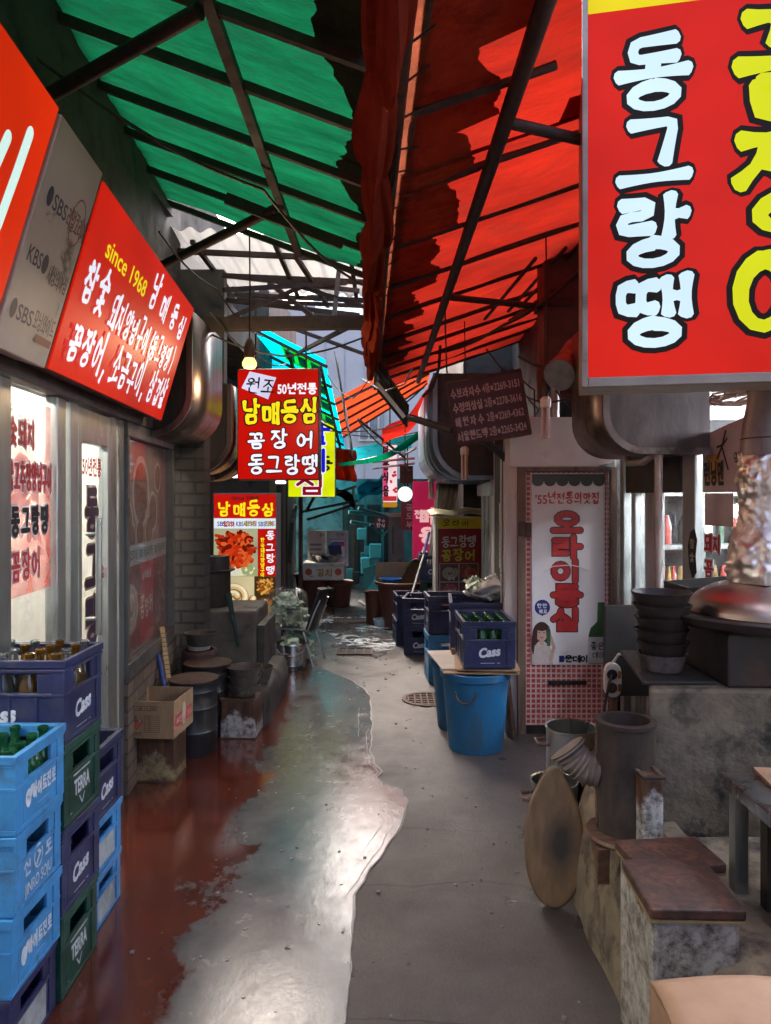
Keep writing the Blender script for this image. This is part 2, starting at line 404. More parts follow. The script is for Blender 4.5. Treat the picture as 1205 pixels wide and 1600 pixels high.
m_card = mat('cardboard', (.34, .21, .115), (.28, .165, .085), .8, scale=25, bump=.1, stretch=(1, 1, .3), dirt=(.16, .09, .045), dirt_lo=.62, dirt_hi=.8)
m_card_pale = mat('pale_cardboard', (.3, .17, .1), (.25, .135, .075), .8, scale=14, bump=.12, dirt=(.3, .18, .11), dirt_lo=.6)
m_wood = mat('greasy_wood', (.13, .06, .03), (.055, .024, .014), .5, scale=9, stretch=(1, 6, 6), bump=.4, dirt=(.015, .01, .008))
m_white_metal = mat('white_painted_metal', (.56, .52, .48), (.46, .42, .38), .5, scale=4, bump=.1, dirt=(.2, .12, .08), dirt_lo=.6, dirt_hi=.78)
m_dark = mat('dark_interior', (.015, .014, .013), (.025, .022, .02), .8)
m_ink = printed('black_print', (.012, .012, .014)); m_ink_white = printed('white_print', (.8, .8, .78)); m_ink_red = printed('red_print', (.55, .03, .03))
m_plastic_white = mat('white_plastic', (.7, .66, .6), (.6, .55, .48), .45, bump=.05, dirt=(.35, .27, .2), dirt_lo=.62)
m_cable = mat('cable_rubber', (.02, .02, .02), (.03, .028, .026), .55, bump=0)

# ================================================================== THE SETTING
def ground_material():
    m, n, l = new_mat('alley_concrete'); b = n['Principled BSDF']; co = coords(n, l)
    f = ramp(n, l, ntex(n, l, co, 1.6, 10, .7), .3, .7)
    col = mixc(n, l, f, (.08, .066, .062), (.045, .037, .035))
    col = mixc(n, l, ramp(n, l, ntex(n, l, co, .9, 6, .6, 1.), .52, .68, 0, .6), col, (.032, .027, .026))
    col = mixc(n, l, ramp(n, l, ntex(n, l, co, 14, 8, .75), .5, .72, 0, .55), col, (.05, .042, .04))
    vo = n.new('ShaderNodeTexVoronoi'); vo.feature = 'DISTANCE_TO_EDGE'; vo.inputs['Scale'].default_value = .55
    dn = n.new('ShaderNodeTexNoise'); dn.inputs['Scale'].default_value = 2.5; dn.inputs['Detail'].default_value = 6; l.new(co, dn.inputs['Vector'])
    va = n.new('ShaderNodeVectorMath'); va.operation = 'MULTIPLY_ADD'; va.inputs[1].default_value = (.5, .5, .5); l.new(dn.outputs['Color'], va.inputs[0]); l.new(co, va.inputs[2])
    l.new(va.outputs[0], vo.inputs['Vector'])
    crack = ramp(n, l, vo.outputs['Distance'], 0, .006, 1, 0)
    col = mixc(n, l, crack, col, (.02, .017, .016))
    jt = n.new('ShaderNodeTexBrick'); l.new(va.outputs[0], jt.inputs[0]); jt.inputs['Scale'].default_value = 1; jt.inputs['Brick Width'].default_value = 3.4; jt.inputs['Row Height'].default_value = 1.25; jt.inputs['Mortar Size'].default_value = .006
    dn.inputs['Scale'].default_value = 1.2
    col = mixc(n, l, jt.outputs[1], col, (.022, .018, .017))
    l.new(ramp(n, l, ntex(n, l, co, 2.2, 8, .65), .35, .7, .24, .66), b.inputs['Roughness'])
    col2 = mixc(n, l, ramp(n, l, ntex(n, l, co, 70, 6, .8), .56, .72, 0, .5), col, (.125, .108, .1)); l.new(col2, b.inputs['Base Color'])
    l.new(bumpn(n, l, ntex(n, l, co, 60, 9, .8), .6, .006), b.inputs['Normal'])
    return m
def wet_material():
    m, n, l = new_mat('wet_painted_concrete'); b = n['Principled BSDF']; co = coords(n, l)
    g = n.new('ShaderNodeSeparateXYZ'); l.new(co, g.inputs[0])
    big = ntex(n, l, co, 2.2, 10, .68); fine = ntex(n, l, coords(n, l, (1, .6, 1)), 9, 12, .8)
    s = n.new('ShaderNodeMath'); s.operation = 'MULTIPLY_ADD'; l.new(big, s.inputs[0]); s.inputs[1].default_value = .9; l.new(g.outputs[0], s.inputs[2])
    s2 = n.new('ShaderNodeMath'); s2.operation = 'MULTIPLY_ADD'; l.new(fine, s2.inputs[0]); s2.inputs[1].default_value = .55; l.new(s.outputs[0], s2.inputs[2])
    paint = ramp(n, l, s2.outputs[0], -.02, .05, 1, 0)          # the oxide-red paint ends in a worn, ragged edge
    grey = mixc(n, l, ramp(n, l, ntex(n, l, co, 5, 9, .7), .35, .68), (.11, .107, .104), (.06, .057, .056))
    red = mixc(n, l, ramp(n, l, ntex(n, l, co, 3, 9, .7), .35, .7), (.12, .026, .015), (.055, .014, .009))
    l.new(mixc(n, l, paint, grey, red), b.inputs['Base Color'])
    wet = ramp(n, l, ntex(n, l, co, 7, 9, .72), .36, .66, .12, .3)
    pr = ramp(n, l, ntex(n, l, co, 2.6, 8, .7), .4, .68, .05, .2)
    mx = n.new('ShaderNodeMix'); l.new(paint, mx.inputs[0]); l.new(wet, mx.inputs[2]); l.new(pr, mx.inputs[3]); l.new(mx.outputs[0], b.inputs['Roughness'])
    b.inputs['Specular IOR Level'].default_value = .42; b.inputs['Coat Roughness'].default_value = .1
    wx = n.new('ShaderNodeMix'); l.new(paint, wx.inputs[0]); l.new(ramp(n, l, ntex(n, l, coords(n, l, (1, .45, 1)), 24, 10, .8), .4, .62, .06, .44), wx.inputs[2]); wx.inputs[3].default_value = .75; l.new(wx.outputs[0], b.inputs['Coat Weight'])
    cs = coords(n, l, (1, .5, 1)); h1 = ntex(n, l, cs, 26, 9, .74)
    bs = n.new('ShaderNodeMix'); l.new(paint, bs.inputs[0]); bs.inputs[2].default_value = .11; bs.inputs[3].default_value = .04
    bp = n.new('ShaderNodeBump'); bp.inputs['Distance'].default_value = .01; l.new(h1, bp.inputs['Height']); l.new(bs.outputs[0], bp.inputs['Strength'])
    l.new(bp.outputs[0], b.inputs['Normal']); l.new(bp.outputs[0], b.inputs['Coat Normal'])
    return m
m_wet = wet_material()
MB().add([(-60, -60, 0), (60, -60, 0), (60, 60, 0), (-60, 60, 0)], [(0, 1, 2, 3)]).obj('ground', ground_material(), kind='structure')
edge_px = [(520, 1800), (540, 1600), (548, 1500), (556, 1400), (575, 1368), (605, 1325), (628, 1285), (637, 1252), (628, 1236), (602, 1228), (589, 1216), (597, 1208),
           (585, 1195), (580, 1178), (581, 1130), (578, 1087), (570, 1078), (545, 1062), (520, 1052), (500, 1044), (470, 1049), (432, 1042)]
edge = [Vector(G(*p)) for p in edge_px]
fine_edge = []
for a, b in zip(edge, edge[1:]):
    k = max(2, int((b-a).length/.05))
    for i in range(k):
        p = a.lerp(b, i/k); d = mnoise.noise(Vector((p.x*9, p.y*9, 0)))*.012; fine_edge.append((p.x+d, p.y+d*.4))
pm = MB(); pm.prism(fine_edge+[(-2.6, 6.9), (-2.6, -3), (-.12, -3)], .0005, .0045, 'z')
pm.obj('pavement', m_wet, kind='structure')
lip = Ink()
for off, w, keep in ((0, .012, .9), (-.03, .004, .35), (-.09, .003, .25)):
    pts = [(x+off+mnoise.noise(Vector((x*7, y*7, off*90)))*.014, y) for x, y in fine_edge]
    n0 = 0
    while n0 < len(pts)*.8:
        k = random.randint(4, 16); lip.stroke(pts[n0:n0+k], w*random.uniform(.5, 1.3), .4) if random.random() < keep and n0+k < len(pts) else None; n0 += k-1
e = lip.obj('pavement_edge', mat('smeared_cement', (.24, .225, .22), (.15, .14, .135), .4, scale=20, bump=.3), None, '+Z', .006)
tag(e, kind='structure')
# water with suds thrown out by the drains
def suds_material():
    m, n, l = new_mat('soapy_water'); b = n['Principled BSDF']; co = coords(n, l, (1, 1.5, 1))
    r1 = n.new('ShaderNodeMath'); r1.operation = 'SUBTRACT'; l.new(ntex(n, l, co, 3.2, 9, .6, 1.2), r1.inputs[0]); r1.inputs[1].default_value = .5
    r2 = n.new('ShaderNodeMath'); r2.operation = 'ABSOLUTE'; l.new(r1.outputs[0], r2.inputs[0])
    a = n.new('ShaderNodeMath'); a.operation = 'MULTIPLY'; l.new(ramp(n, l, r2.outputs[0], .012, .05, 1, 0), a.inputs[0]); l.new(ramp(n, l, ntex(n, l, co, 1.3, 6, .6), .42, .56), a.inputs[1])
    l.new(mixc(n, l, a.outputs[0], (.1, .095, .095), (.75, .78, .8)), b.inputs['Base Color'])
    l.new(ramp(n, l, a.outputs[0], 0, 1, .1, .5), b.inputs['Roughness'])
    l.new(bumpn(n, l, ntex(n, l, co, 12, 6), .2, .01), b.inputs['Normal'])
    return m
pud = [G(500, 965), G(560, 961), G(612, 968), G(640, 990), G(618, 1012), G(585, 1030), G(545, 1020), G(515, 1000), G(498, 980)]
pp = []
for i, a in enumerate(pud):
    b = pud[(i+1) % len(pud)]
    for k in range(8):
        t = k/8; x, y = a[0]+(b[0]-a[0])*t, a[1]+(b[1]-a[1])*t; d = mnoise.noise(Vector((x*4, y*4, 3)))*.14; pp.append((x+d, y+d))
MB().prism(pp, .0005, .004, 'z').obj('puddle', suds_material(), kind='structure')

# ---------------------------------------------------------------- drains
def grate(name, label, cx, cy, w, d, n):
    g = thing(name, label, 'drain cover', (cx, cy, .006))
    f = MB(); f.box(-w/2, w/2, -d/2, -d/2+.02, 0, .012); f.box(-w/2, w/2, d/2-.02, d/2, 0, .012)
    f.box(-w/2, -w/2+.02, -d/2+.02, d/2-.02, 0, .012); f.box(w/2-.02, w/2, -d/2+.02, d/2-.02, 0, .012)
    f.obj('frame', m_rust, g)
    b = MB()
    for i in range(1, n): x = -w/2+w*i/n; b.box(x-.008, x+.008, -d/2+.02, d/2-.02, 0, .01)
    b.obj('bars', m_rust, g); MB().box(-w/2+.02, w/2-.02, -d/2+.02, d/2-.02, -.002, .001).obj('pit', m_dark, g)
x, y = G(555, 1019); grate('drain_grate', 'square steel drain grate nearest the silver bucket, edged by soapy water', x, y, .36, .32, 4)
x, y = G(548, 971); grate('drain_grate', 'slotted drain grate with many thin bars farther down the alley', x, y, .44, .3, 12)
x, y = G(668, 1093)
g = thing('manhole_cover', 'round iron manhole cover beside the blue bins', 'manhole', (x, y, .001))
MB().lathe([(.2, 0), (.2, .008), (.17, .008), (.17, .003), (0, .003)]).obj('ring', m_rust, g)
b = MB()
for i in range(-3, 4):
    q = .05*i; h = math.sqrt(max(.0, .165**2-q*q)); b.box(q-.006, q+.006, -h, h, .004, .009); b.box(-h, h, q-.006, q+.006, .0045, .0095)
b.obj('bars', m_rust, g)

# ================================================================== LEFT: restaurant with the long sign
def XL(y): return -1.102-.0813*y
ANG_L = math.atan2(1, -.0813)
shop = thing('restaurant', 'restaurant with aluminium glass front under the long red sign on the left', 'restaurant', (XL(0), 0, 0), ANG_L)
S = 1/.9967
m_cream = mat('cream_plaster', (.7, .69, .64), (.62, .6, .55), .7, scale=2, bump=.05)
w = MB(); w.box(-4, 5.2, 1.7, 1.8, 0, 2.55); w.box(-4, -3.9, .1, 1.7, 0, 2.55); w.box(5.2, 5.3, .1, 1.8, 0, 2.55); w.each('inner_wall', m_cream, shop)
MB().box(-3.9, 5.2, 0.06, 1.7, 2.5, 2.55).obj('ceiling', m_cream, shop)
MB().box(-3.9, 5.2, 1.66, 1.699, 0.01, .82).obj('wall_panelling', mat('wood_panelling', (.3, .18, .09), (.2, .11, .055), .5, stretch=(4, 4, .5)), shop)
MB().box(-4, 5.3, -.06, 1.8, 2.56, 3.65).obj('upper_wall', m_wall_dark, shop)
fr = MB()
for s0, s1 in ((2.42, 2.52), (2.95, 3.05), (3.10, 3.2), (3.69, 3.79), (3.83, 3.93), (5.14, 5.2), (.9, 1.), (-.9, -.8), (-2.6, -2.5)):
    fr.box(s0, s1, -.03, .02, 0, 2.0)
fr.each('post', m_alu, shop, bevel=.006)
MB().box(-3.9, 5.2, -.058, .05, 2.0, 2.1).obj('header', mat('brown_header', (.09, .06, .05), (.05, .035, .03), .5), shop, bevel=.004)
MB().box(-3.9, 5.2, -.05, .05, 2.44, 2.56).obj('fascia', m_wall_dark, shop)
fr = MB()
for s0 in (-2.55, -.85, .95, 2.45, 3.02, 3.74, 4.6): fr.box(s0, s0+.04, -.04, .04, 2.1, 2.44)
fr.each('transom_bar', m_alu, shop)
MB().box(-3.9, 5.2, -.004, .004, 2.101, 2.439).obj('transom_glass', mat('dusty_pane', (.3, .3, .28), (.2, .19, .17), .3, bump=.05), shop)
m_glass = glass('shop_glass', (.93, .96, .96), .05)
for s0, s1 in ((1.0, 2.42), (2.52, 2.95), (-.8, .9), (-2.5, -.9)):
    MB().box(s0, s1, -.004, .004, .02, 1.999).obj('glass_pane', m_glass, shop)
# decals on the big pane
m_meat = film_mat('meat_print', (.75, .42, .38), .7)
ink = Ink()
ink.rect(2.53, 2.94, 1.24, 1.95); ink.obj('window_print', film_mat('decal_red', (.6, .06, .05), .5), shop, off=.006)
ink = Ink(); rnd = random.Random(3)
for k in range(16):
    x, z = rnd.uniform(2.6, 2.88), rnd.uniform(1.33, 1.72)
    ink.stroke([(x-.06, z), (x-.02, z+.02), (x+.03, z+.012), (x+.06, z-.02)], rnd.uniform(.03, .06), .4)
ink.obj('meat_picture', m_meat, shop, off=.008)
for col, pen in ((m_ink_white, .026), (m_ink_red, .014)):
    ink = Ink(); ink.hangul('불고추장양념구이', 2.535, 1.62, .042, .1, pen, adv=.051); ink.hangul('꼼장어', 2.56, 1.3, .07, .1, pen, adv=.09)
    ink.hangul('숯돼지', 2.54, 1.78, .06, .09, pen, adv=.08)
    ink.obj('lettering', col, shop, off=.0095 if pen > .02 else .0115)
for col, pen in ((m_ink_white, .03), (m_ink, .018)):
    ink = Ink(); ink.hangul('동그랑땡', 2.56, 1.46, .068, .1, pen, adv=.09); ink.obj('lettering', col, shop, off=.0095 if pen > .02 else .0115)
# door
door = MB(); door.box(3.2, 3.25, -.03, .02, .03, 1.99); door.box(3.64, 3.69, -.03, .02, .03, 1.99); door.box(3.25, 3.64, -.028, .018, 1.84, 1.99); door.box(3.25, 3.64, -.028, .018, .03, .16)
dr = door.obj('door', m_alu, shop, bevel=.004)
MB().box(3.25, 3.64, -.006, .002, .16, 1.84).obj('pane', m_glass, dr)
hd = MB(); hd.tube([(3.3, -.085, .98), (3.3, -.085, 1.5)], .014); hd.tube([(3.3, -.03, 1.05), (3.3, -.085, 1.05)], .009); hd.tube([(3.3, -.03, 1.43), (3.3, -.085, 1.43)], .009)
hd.obj('handle', m_steel, dr, smooth=True)
for col, pen in ((printed('beige_print', (.5, .38, .26)), .062), (printed('plum_print', (.035, .012, .04)), .04)):
    ink = Ink(); ink.hangul('동그랑땡', 3.37, 1.42, .17, .21, pen, down=.255); ink.obj('lettering', col, dr, off=.0075 if pen > .05 else .0095)
ink = Ink(); ink.type('50년전통', 3.32, 1.7, .07, .03, width=.28); ink.hangul('정', 3.6, 1.2, .05, .06, .01, down=.1); ink.obj('lettering', m_ink_red, dr, off=.008)
ink = Ink(); ink.disc(3.44, 1.6, .05); ink.obj('lettering', m_ink_white, dr, off=.0075)
# picture window with brick below
MB().box(3.93, 5.2, -.05, .1, 0, .62).obj('brick_wall', pattern('brown_brick', 'b', (.16, .11, .075), (.115, .083, .06), (.06, .048, .04), .2, .075, .1, .85), shop)
wf = MB(); wf.box(3.93, 5.14, -.055, .03, .62, .7); wf.box(3.93, 5.14, -.05, .03, 1.92, 1.999); wf.box(3.93, 3.97, -.05, .03, .7, 1.92); wf.box(5.1, 5.14, -.05, .03, .7, 1.92)
win = wf.obj('window', mat('grey_window_frame', (.13, .12, .11), (.09, .083, .078), .45, .3), shop, bevel=.005)
MB().box(3.97, 5.1, -.016, -.01, .7, 1.92).obj('pane', glass('window_glass', (.95, .95, .95), .02, .03, .08), win)
MB().box(3.97, 5.1, .004, .01, .7, 1.92).obj('poster', printed('poster_maroon', (.3, .075, .065), (.22, .05, .045)), win)
ink = Ink(); ink.rect(4.0, 4.9, 1.32, 1.9); ink.obj('poster_picture', mat('table_print', (.4, .23, .17), (.24, .12, .1), .4, bump=0), win, off=-.0035)
bowls = [(4.42, 1.62, .2), (4.12, 1.45, .12), (4.2, 1.35, .1), (4.72, 1.5, .12), (4.62, 1.38, .1), (4.85, 1.72, .09), (4.08, 1.8, .09), (4.4, 1.37, .1)]
ink = Ink(); [ink.disc(x, z, r, r*1.1) for x, z, r in bowls]; ink.obj('poster_picture', printed('bowl_rim_print', (.6, .5, .45)), win, off=-.003)
ink = Ink(); [ink.disc(x, z, r*.82, r*.9) for x, z, r in bowls]; ink.obj('poster_picture', mat('stew_print', (.35, .12, .06), (.12, .05, .035), .4, scale=20, bump=0), win, off=-.0022)
ink = Ink(); ink.rect(3.97, 5.1, 1.2, 1.32); ink.obj('poster_band', printed('band_grey', (.5, .48, .46)), win, off=-.0015)
ink = Ink(); ink.type('SBS 리얼코리아   KBS 세상의아침   SBS 모닝와이드', 4.0, 1.235, .05, .02, width=1.08); ink.obj('lettering', m_ink, win, off=-.001)
ink = Ink(); ink.rect(4.38, 4.72, .71, 1.2); ink.obj('poster_band', printed('poster_red', (.5, .04, .04)), win, off=-.0015)
ink = Ink(); ink.hangul('꼼장어', 4.4, .86, .09, .13, .014, adv=.105, brush=.15); ink.type('남매등심', 4.44, 1.1, .04, .02, width=.22); ink.obj('lettering', m_ink_white, win, off=-.001)
def food_ribbons(parent, x0, x1, z0, z1, mats, n, size, off, seed=1, face='-Y', circ=False, w=None):
    """a printed food picture: overlapping curved slices"""
    rnd = random.Random(seed); cx, cz = (x0+x1)/2, (z0+z1)/2
    for j, m in enumerate(mats):
        ink = Ink(); ink.h = j*1e-5
        for k in range(n):
            for _ in range(20):
                x, z = rnd.uniform(x0+size*.5, x1-size*.5), rnd.uniform(z0+size*.45, z1-size*.45)
                if not circ or ((x-cx)/(x1-x0)*2)**2+((z-cz)/(z1-z0)*2)**2 < .8: break
            a = rnd.uniform(0, 6.28); L = size*rnd.uniform(.5, 1); cv = rnd.uniform(-1, 1)
            pts = [(x+math.cos(a+cv*t)*L*t*.5, z+math.sin(a+cv*t)*L*t*.42) for t in (-1, -.6, -.2, .2, .6, 1)]
            ink.stroke(pts, (w or size*.22)*rnd.uniform(.7, 1.3), .3)
            ink.h += 1.2e-4/len(mats)
        ink.obj('food_picture', m, parent, face, off)
def coil(parent, cx, cz, r, wd, mats, off, turns=2.3, sq=.8):
    for j, (m, k) in enumerate(zip(mats, (1, .72, .3))):
        ink = Ink(); pts = []
        for i in range(60):
            t = i/59; a = t*turns*6.283+.6; q = r*(.22+.78*t); pts.append((cx+q*math.cos(a)+(j*.06*wd), cz+q*sq*math.sin(a)+(j*.1*wd)))
        ink.stroke(pts, wd*k, 0); ink.obj('food_picture', m, parent, '-Y', off+j*.0004)
m_eel = [printed('eel_edge', (.3, .17, .12)), printed('eel_flesh', (.52, .38, .3)), printed('eel_light', (.62, .5, .42))]
coil(win, 4.17, .94, .17, .07, m_eel, -.0013)
food_ribbons(win, 4.74, 5.09, .72, 1.18, [printed('dull_food_a', (.3, .13, .09)), printed('dull_food_b', (.4, .25, .2)), printed('dull_food_c', (.2, .07, .05))], 14, .16, -.0013, 4)
# a bench inside and the notices on the inner wall
MB().box(2.3, 3.6, .5, .95, .5, .76).obj('counter', mat('green_black_counter', (.02, .03, .025), (.014, .02, .018), .4), shop, bevel=.02)
ink = Ink(); ink.rect(3.2, 3.75, .95, 1.25); ink.rect(3.8, 4.1, .95, 1.3); ink.obj('notice', m_ink_white, shop, off=-1.65)
ink = Ink()
for k in range(3): ink.rect(3.26, 3.68, 1.0+k*.1, 1.005+k*.1); ink.rect(3.26+k*.2, 3.265+k*.2, 1.0, 1.2)
ink.rect(3.86, 4.04, 1.0, 1.08); ink.rect(3.86, 4.04, 1.15, 1.23); ink.obj('notice', m_ink, shop, off=-1.648)
l1 = MB(); l1.box(.6, 1.8, .8, .9, 2.45, 2.498); l1.box(2.9, 3.7, .8, .9, 2.45, 2.498); l1.box(4.2, 5.0, .8, .9, 2.45, 2.498); l1.each('ceiling_light', lit('tube_white', '#fffaf0', 150, var=.02), shop)  # the last of the three is added to brighten the end wall
# pillar beside the window
MB().box(-1.62, -1.31, 5.32, 5.5, 0, 2.4).obj('brick_pillar', pattern('dark_brick', 'b', (.05, .042, .035), (.036, .03, .026), (.02, .017, .015), .21, .085, .12, .8),
    label='dark brick pillar at the far end of the left glass front', cat='pillar')

# ---------------------------------------------------------------- the leaning signs over the glass front
lean = R(16)
def leaning(name, label, cat, s0, s1, h=.68, thick=.1):
    """a board whose top leans out over the alley; local x runs down the alley, z up the board"""
    y = s0
    t = thing(name, label, cat, (-.95-.0813*y, y, 2.03), ANG_L, rx=0)
    t.rotation_mode = 'XYZ'
    M = Matrix.Rotation(ANG_L, 4, 'Z') @ Matrix.Rotation(lean, 4, 'X')
    t.rotation_euler = M.to_euler(); L = s1-s0
    return t, L, h, thick
t, L, H, TH = leaning('sign_board', 'long red backlit sign with yellow since 1968 and white brush menu lettering', 'sign', 2.5, 4.24)
m_lred = lit('sign_red', '#d81c06', .78)
MB().box(0, L, .004, TH, 0, H).obj('case', m_rust, t, bevel=.004)
MB().box(.006, L-.006, -.004, .0035, .006, H-.006).obj('face', m_lred, t)
m_lwhite = lit('letter_white', '#eef2ff', .95, var=.05); m_lyellow = lit('letter_yellow', '#f2e21c', .95, var=.05)
ink = Ink(); ink.type('since 1968', .2, H*.7, .075, .012, width=.58); ink.obj('lettering', m_lyellow, t, off=.005)
for col, pen, off in ((m_lwhite, .021, .0064),):
    ink = Ink()
    ink.hangul('남매등심', .86, H*.68, .12, .15, pen, adv=.215, brush=.22, seed=5, slant=.1, flare=.5)
    ink.hangul('참숯', .08, H*.4, .105, .15, pen, adv=.15, brush=.22, seed=6, slant=.1, flare=.5)
    ink.hangul('돼지양념구이(동그랑땡)', .42, H*.38, .08, .14, pen*.78, adv=.104, brush=.2, seed=7, slant=.1, flare=.5)
    ink.hangul('꼼장어, 소금구이, 삼겹살', .1, H*.09, .105, .15, pen, adv=.128, brush=.22, seed=8, slant=.1, flare=.5)
    ink.obj('lettering', col, t, off=off)
t, L, H, TH = leaning('grey_sign', 'grey-beige panel with television programme names between two red signs', 'sign', 2.09, 2.475, .69)
MB().box(0, L, -.006, TH, 0, H).obj('board', mat('beige_panel', (.5, .39, .31), (.42, .32, .25), .45, scale=3, bump=.05, dirt=(.15, .1, .07), dirt_lo=.62), t, bevel=.004)
ink = Ink(); ink.type('SBS', .1, .45, .05, .012, width=.11, rot=0); ink.type('KBS', .04, .27, .05, .012, width=.1); ink.type('SBS', .08, .1, .05, .012, width=.11)
ink.disc(.07, .475, .02, .03); ink.disc(.165, .295, .022, .03); ink.disc(.05, .125, .02, .03); ink.obj('lettering', printed('navy_print', (.02, .02, .045)), t, off=.0065)
ink = Ink(); ink.hangul('모닝와이드', .2, .1, .03, .06, .006, adv=.034); ink.hangul('세상의아침', .2, .25, .03, .06, .006, adv=.033); ink.obj('lettering', printed('taupe_print', (.1, .075, .065)), t, off=.0065)
ink = Ink(); ink.hangul('리얼코리아', .22, .44, .03, .07, .007, adv=.033)
ink.stroke([(.3+.055*math.cos(a*.33), .48+.075*math.sin(a*.33)) for a in range(20)], .006); ink.rect(.24, .37, .065, .09); ink.obj('lettering', printed('brown_print', (.2, .045, .03)), t, off=.0065)
t, L, H, TH = leaning('sign_board', 'red backlit sign cut off by the picture edge with one pale letter stroke', 'sign', .7, 2.075, .7)
MB().box(0, L, .004, TH, 0, H).obj('case', m_rust, t, bevel=.004); MB().box(.006, L-.006, -.004, .0035, .006, H-.006).obj('face', lit('sign_orange_red', '#e02c06', .8), t)
m_mint = lit('letter_mint', '#d8f6ee', .95, var=.04)
ink = Ink(); ink.stroke([(1.2, .16), (1.235, .3), (1.25, .45), (1.258, .56)], .042, 0); ink.stroke([(1.12, .3), (1.16, .5)], .04)
ink.hangul('동그랑', .1, .12, .28, .42, .06, adv=.33); ink.obj('lettering', m_mint, t, off=.005)

# ---------------------------------------------------------------- exhaust hoods
def hood(name, label, x_out, x_in, y0, y1, z0, z1, r, shell_m, end_m, rims=()):
    """steel hood along a wall, its lower outer edge rounded"""
    sg = 1 if x_out > x_in else -1
    t = thing(name, label, 'exhaust hood', ((x_out+x_in)/2, (y0+y1)/2, z0)); cy = (y0+y1)/2; cx = (x_out+x_in)/2
    def prof(q):
        o = [(x_in, z0+q), (x_out-sg*r, z0+q)]
        for k in range(1, 9):
            a = math.pi/2*k/8; o.append((x_out-sg*r+sg*(r-q)*math.sin(a), z0+r-(r-q)*math.cos(a)))
        o += [(x_out-sg*q, z1)]; return o
    m = MB(); po, pi = prof(0), prof(.012); n = len(po)
    vs = [(p[0]-cx, y-cy, p[1]-z0) for y in (y0, y1) for p in po]
    m.add(vs, [(i, i+1, n+i+1, n+i) for i in range(n-1)]); m.obj('shell', shell_m, t, smooth=True, solid=.008)
    e = MB(); e.prism([(p[0]-cx, p[1]-z0) for p in prof(.012)]+[(x_in-cx, z1-z0)], y0-cy+.02, y0-cy+.035); e.prism([(p[0]-cx, p[1]-z0) for p in prof(.012)]+[(x_in-cx, z1-z0)], y1-cy-.035, y1-cy-.02)
    e.each('end_panel', end_m, t)
    for ry in (y0,)+tuple(rims):
        q = MB(); a, b = prof(-.006), prof(.03)
        vs = [(p[0]-cx, y-cy, p[1]-z0) for y in (ry-.012, ry+.012) for s in (a, b) for p in s]
        fs = []
        for i in range(n-1):
            fs += [(i, i+1, n+i+1, n+i), (2*n+i, 3*n+i, 3*n+i+1, 2*n+i+1), (i, 2*n+i, 2*n+i+1, i+1), (n+i, n+i+1, 3*n+i+1, 3*n+i)]
        q.add(vs, fs); q.obj('rim', shell_m, t)
    return t
m_hood = mat('brushed_hood', (.23, .18, .16), (.12, .09, .08), .36, 1, scale=16, stretch=(1, 1, .06), bump=.12, dirt=(.1, .07, .055), dirt_lo=.56)
m_brown_end = mat('brown_soot', (.055, .035, .028), (.03, .02, .017), .7, scale=6, stretch=(2, 1, .4), bump=.2)
hood('exhaust_hood', 'brushed steel hood just past the end of the long red sign', -1.165, -1.7, 4.42, 5.25, 1.96, 2.72, .26, m_hood, m_brown_end)
hood('exhaust_hood', 'middle curved steel hood half hidden by the hanging red sign', -1.24, -1.9, 5.9, 6.35, 1.78, 2.5, .3, m_hood, m_brown_end)
hood('exhaust_hood', 'farthest small curved hood beside the lit fluorescent tube', -1.3, -2.0, 6.75, 7.15, 1.74, 2.5, .34, m_hood, m_brown_end)
m_blue_hood = mat('galvanised_hood', (.25, .31, .39), (.15, .2, .27), .38, .85, scale=5, stretch=(1, 1, .3), bump=.06, dirt=(.05, .05, .05), dirt_lo=.58, dirt_hi=.66)
hood('exhaust_hood', 'big blue-grey galvanised hood on the right beyond the dark phone number board', .4, 1.1, 6.1, 9.0, 1.74, 2.62, .32, m_blue_hood, mat('hood_end', (.06, .065, .07), (.04, .044, .05), .5, .4), (6.75, 7.5))
hood('exhaust_hood', 'dull steel hood with rounded corner below the big red sign', 1.17, 1.75, 3.95, 4.62, 1.83, 2.6, .22, mat('sooty_hood', (.2, .155, .14), (.12, .09, .08), .4, .8, scale=6, bump=.1, dirt=(.03, .022, .02)), mat('hood_end_warm', (.085, .06, .055), (.045, .033, .03), .45, .5, stretch=(1, 1, .3), dirt=(.03, .022, .018)))

# ================================================================== ROOFS OVER THE ALLEY
def sheet(corners, nu=24, nv=24, sag=.03, wob=.02, seed=0):
    a, b, c, d = [Vector(v) for v in corners]
    def fn(u, v):
        p = a.lerp(b, u).lerp(d.lerp(c, u), v)
        p.z += -sag*abs(math.sin(v*math.pi*7))*math.sin(u*math.pi)+wob*mnoise.noise(Vector((p.x*2.3+seed, p.y*2.3, seed)))
        return p
    return MB().grid(fn, nu, nv)
m_green = tarp('green_tarp', (.003, .085, .033), (.002, .036, .015), .45, 2.6, (1, 2.5, 1), (.006, .03, .018), .48, .85)
m_red = tarp('red_tarp', (.17, .008, .004), (.095, .005, .003), .5, 2.4, (.7, 1.6, 1), (.07, .008, .005), .46, .8)
def gz(x): return 3.03-.37*x
aw = thing('awning', 'green tarpaulin roof on a rusty steel frame over the left half of the alley', 'awning', (-.7, 3, 3))
def zg(x, y): return gz(x)+.01-.03*abs(math.sin(math.pi*(y-1.5)/.465))*math.sin(math.pi*min(1, max(0, (x+1.5)/1.55)))+.03*mnoise.noise(Vector((x*2.3, y*2.3, 0)))+.012*mnoise.noise(Vector((x*2.5, y*13, 4)))
MB().grid(lambda u, v: (-1.5+(1.52-.026*(3.85*v))*u, 1.0+3.85*v, zg(-1.5+(1.52-.026*(3.85*v))*u, 1.0+3.85*v)), 40, 120).obj('tarp', m_green, aw, world=True, smooth=True)
pts = []
m = MB()
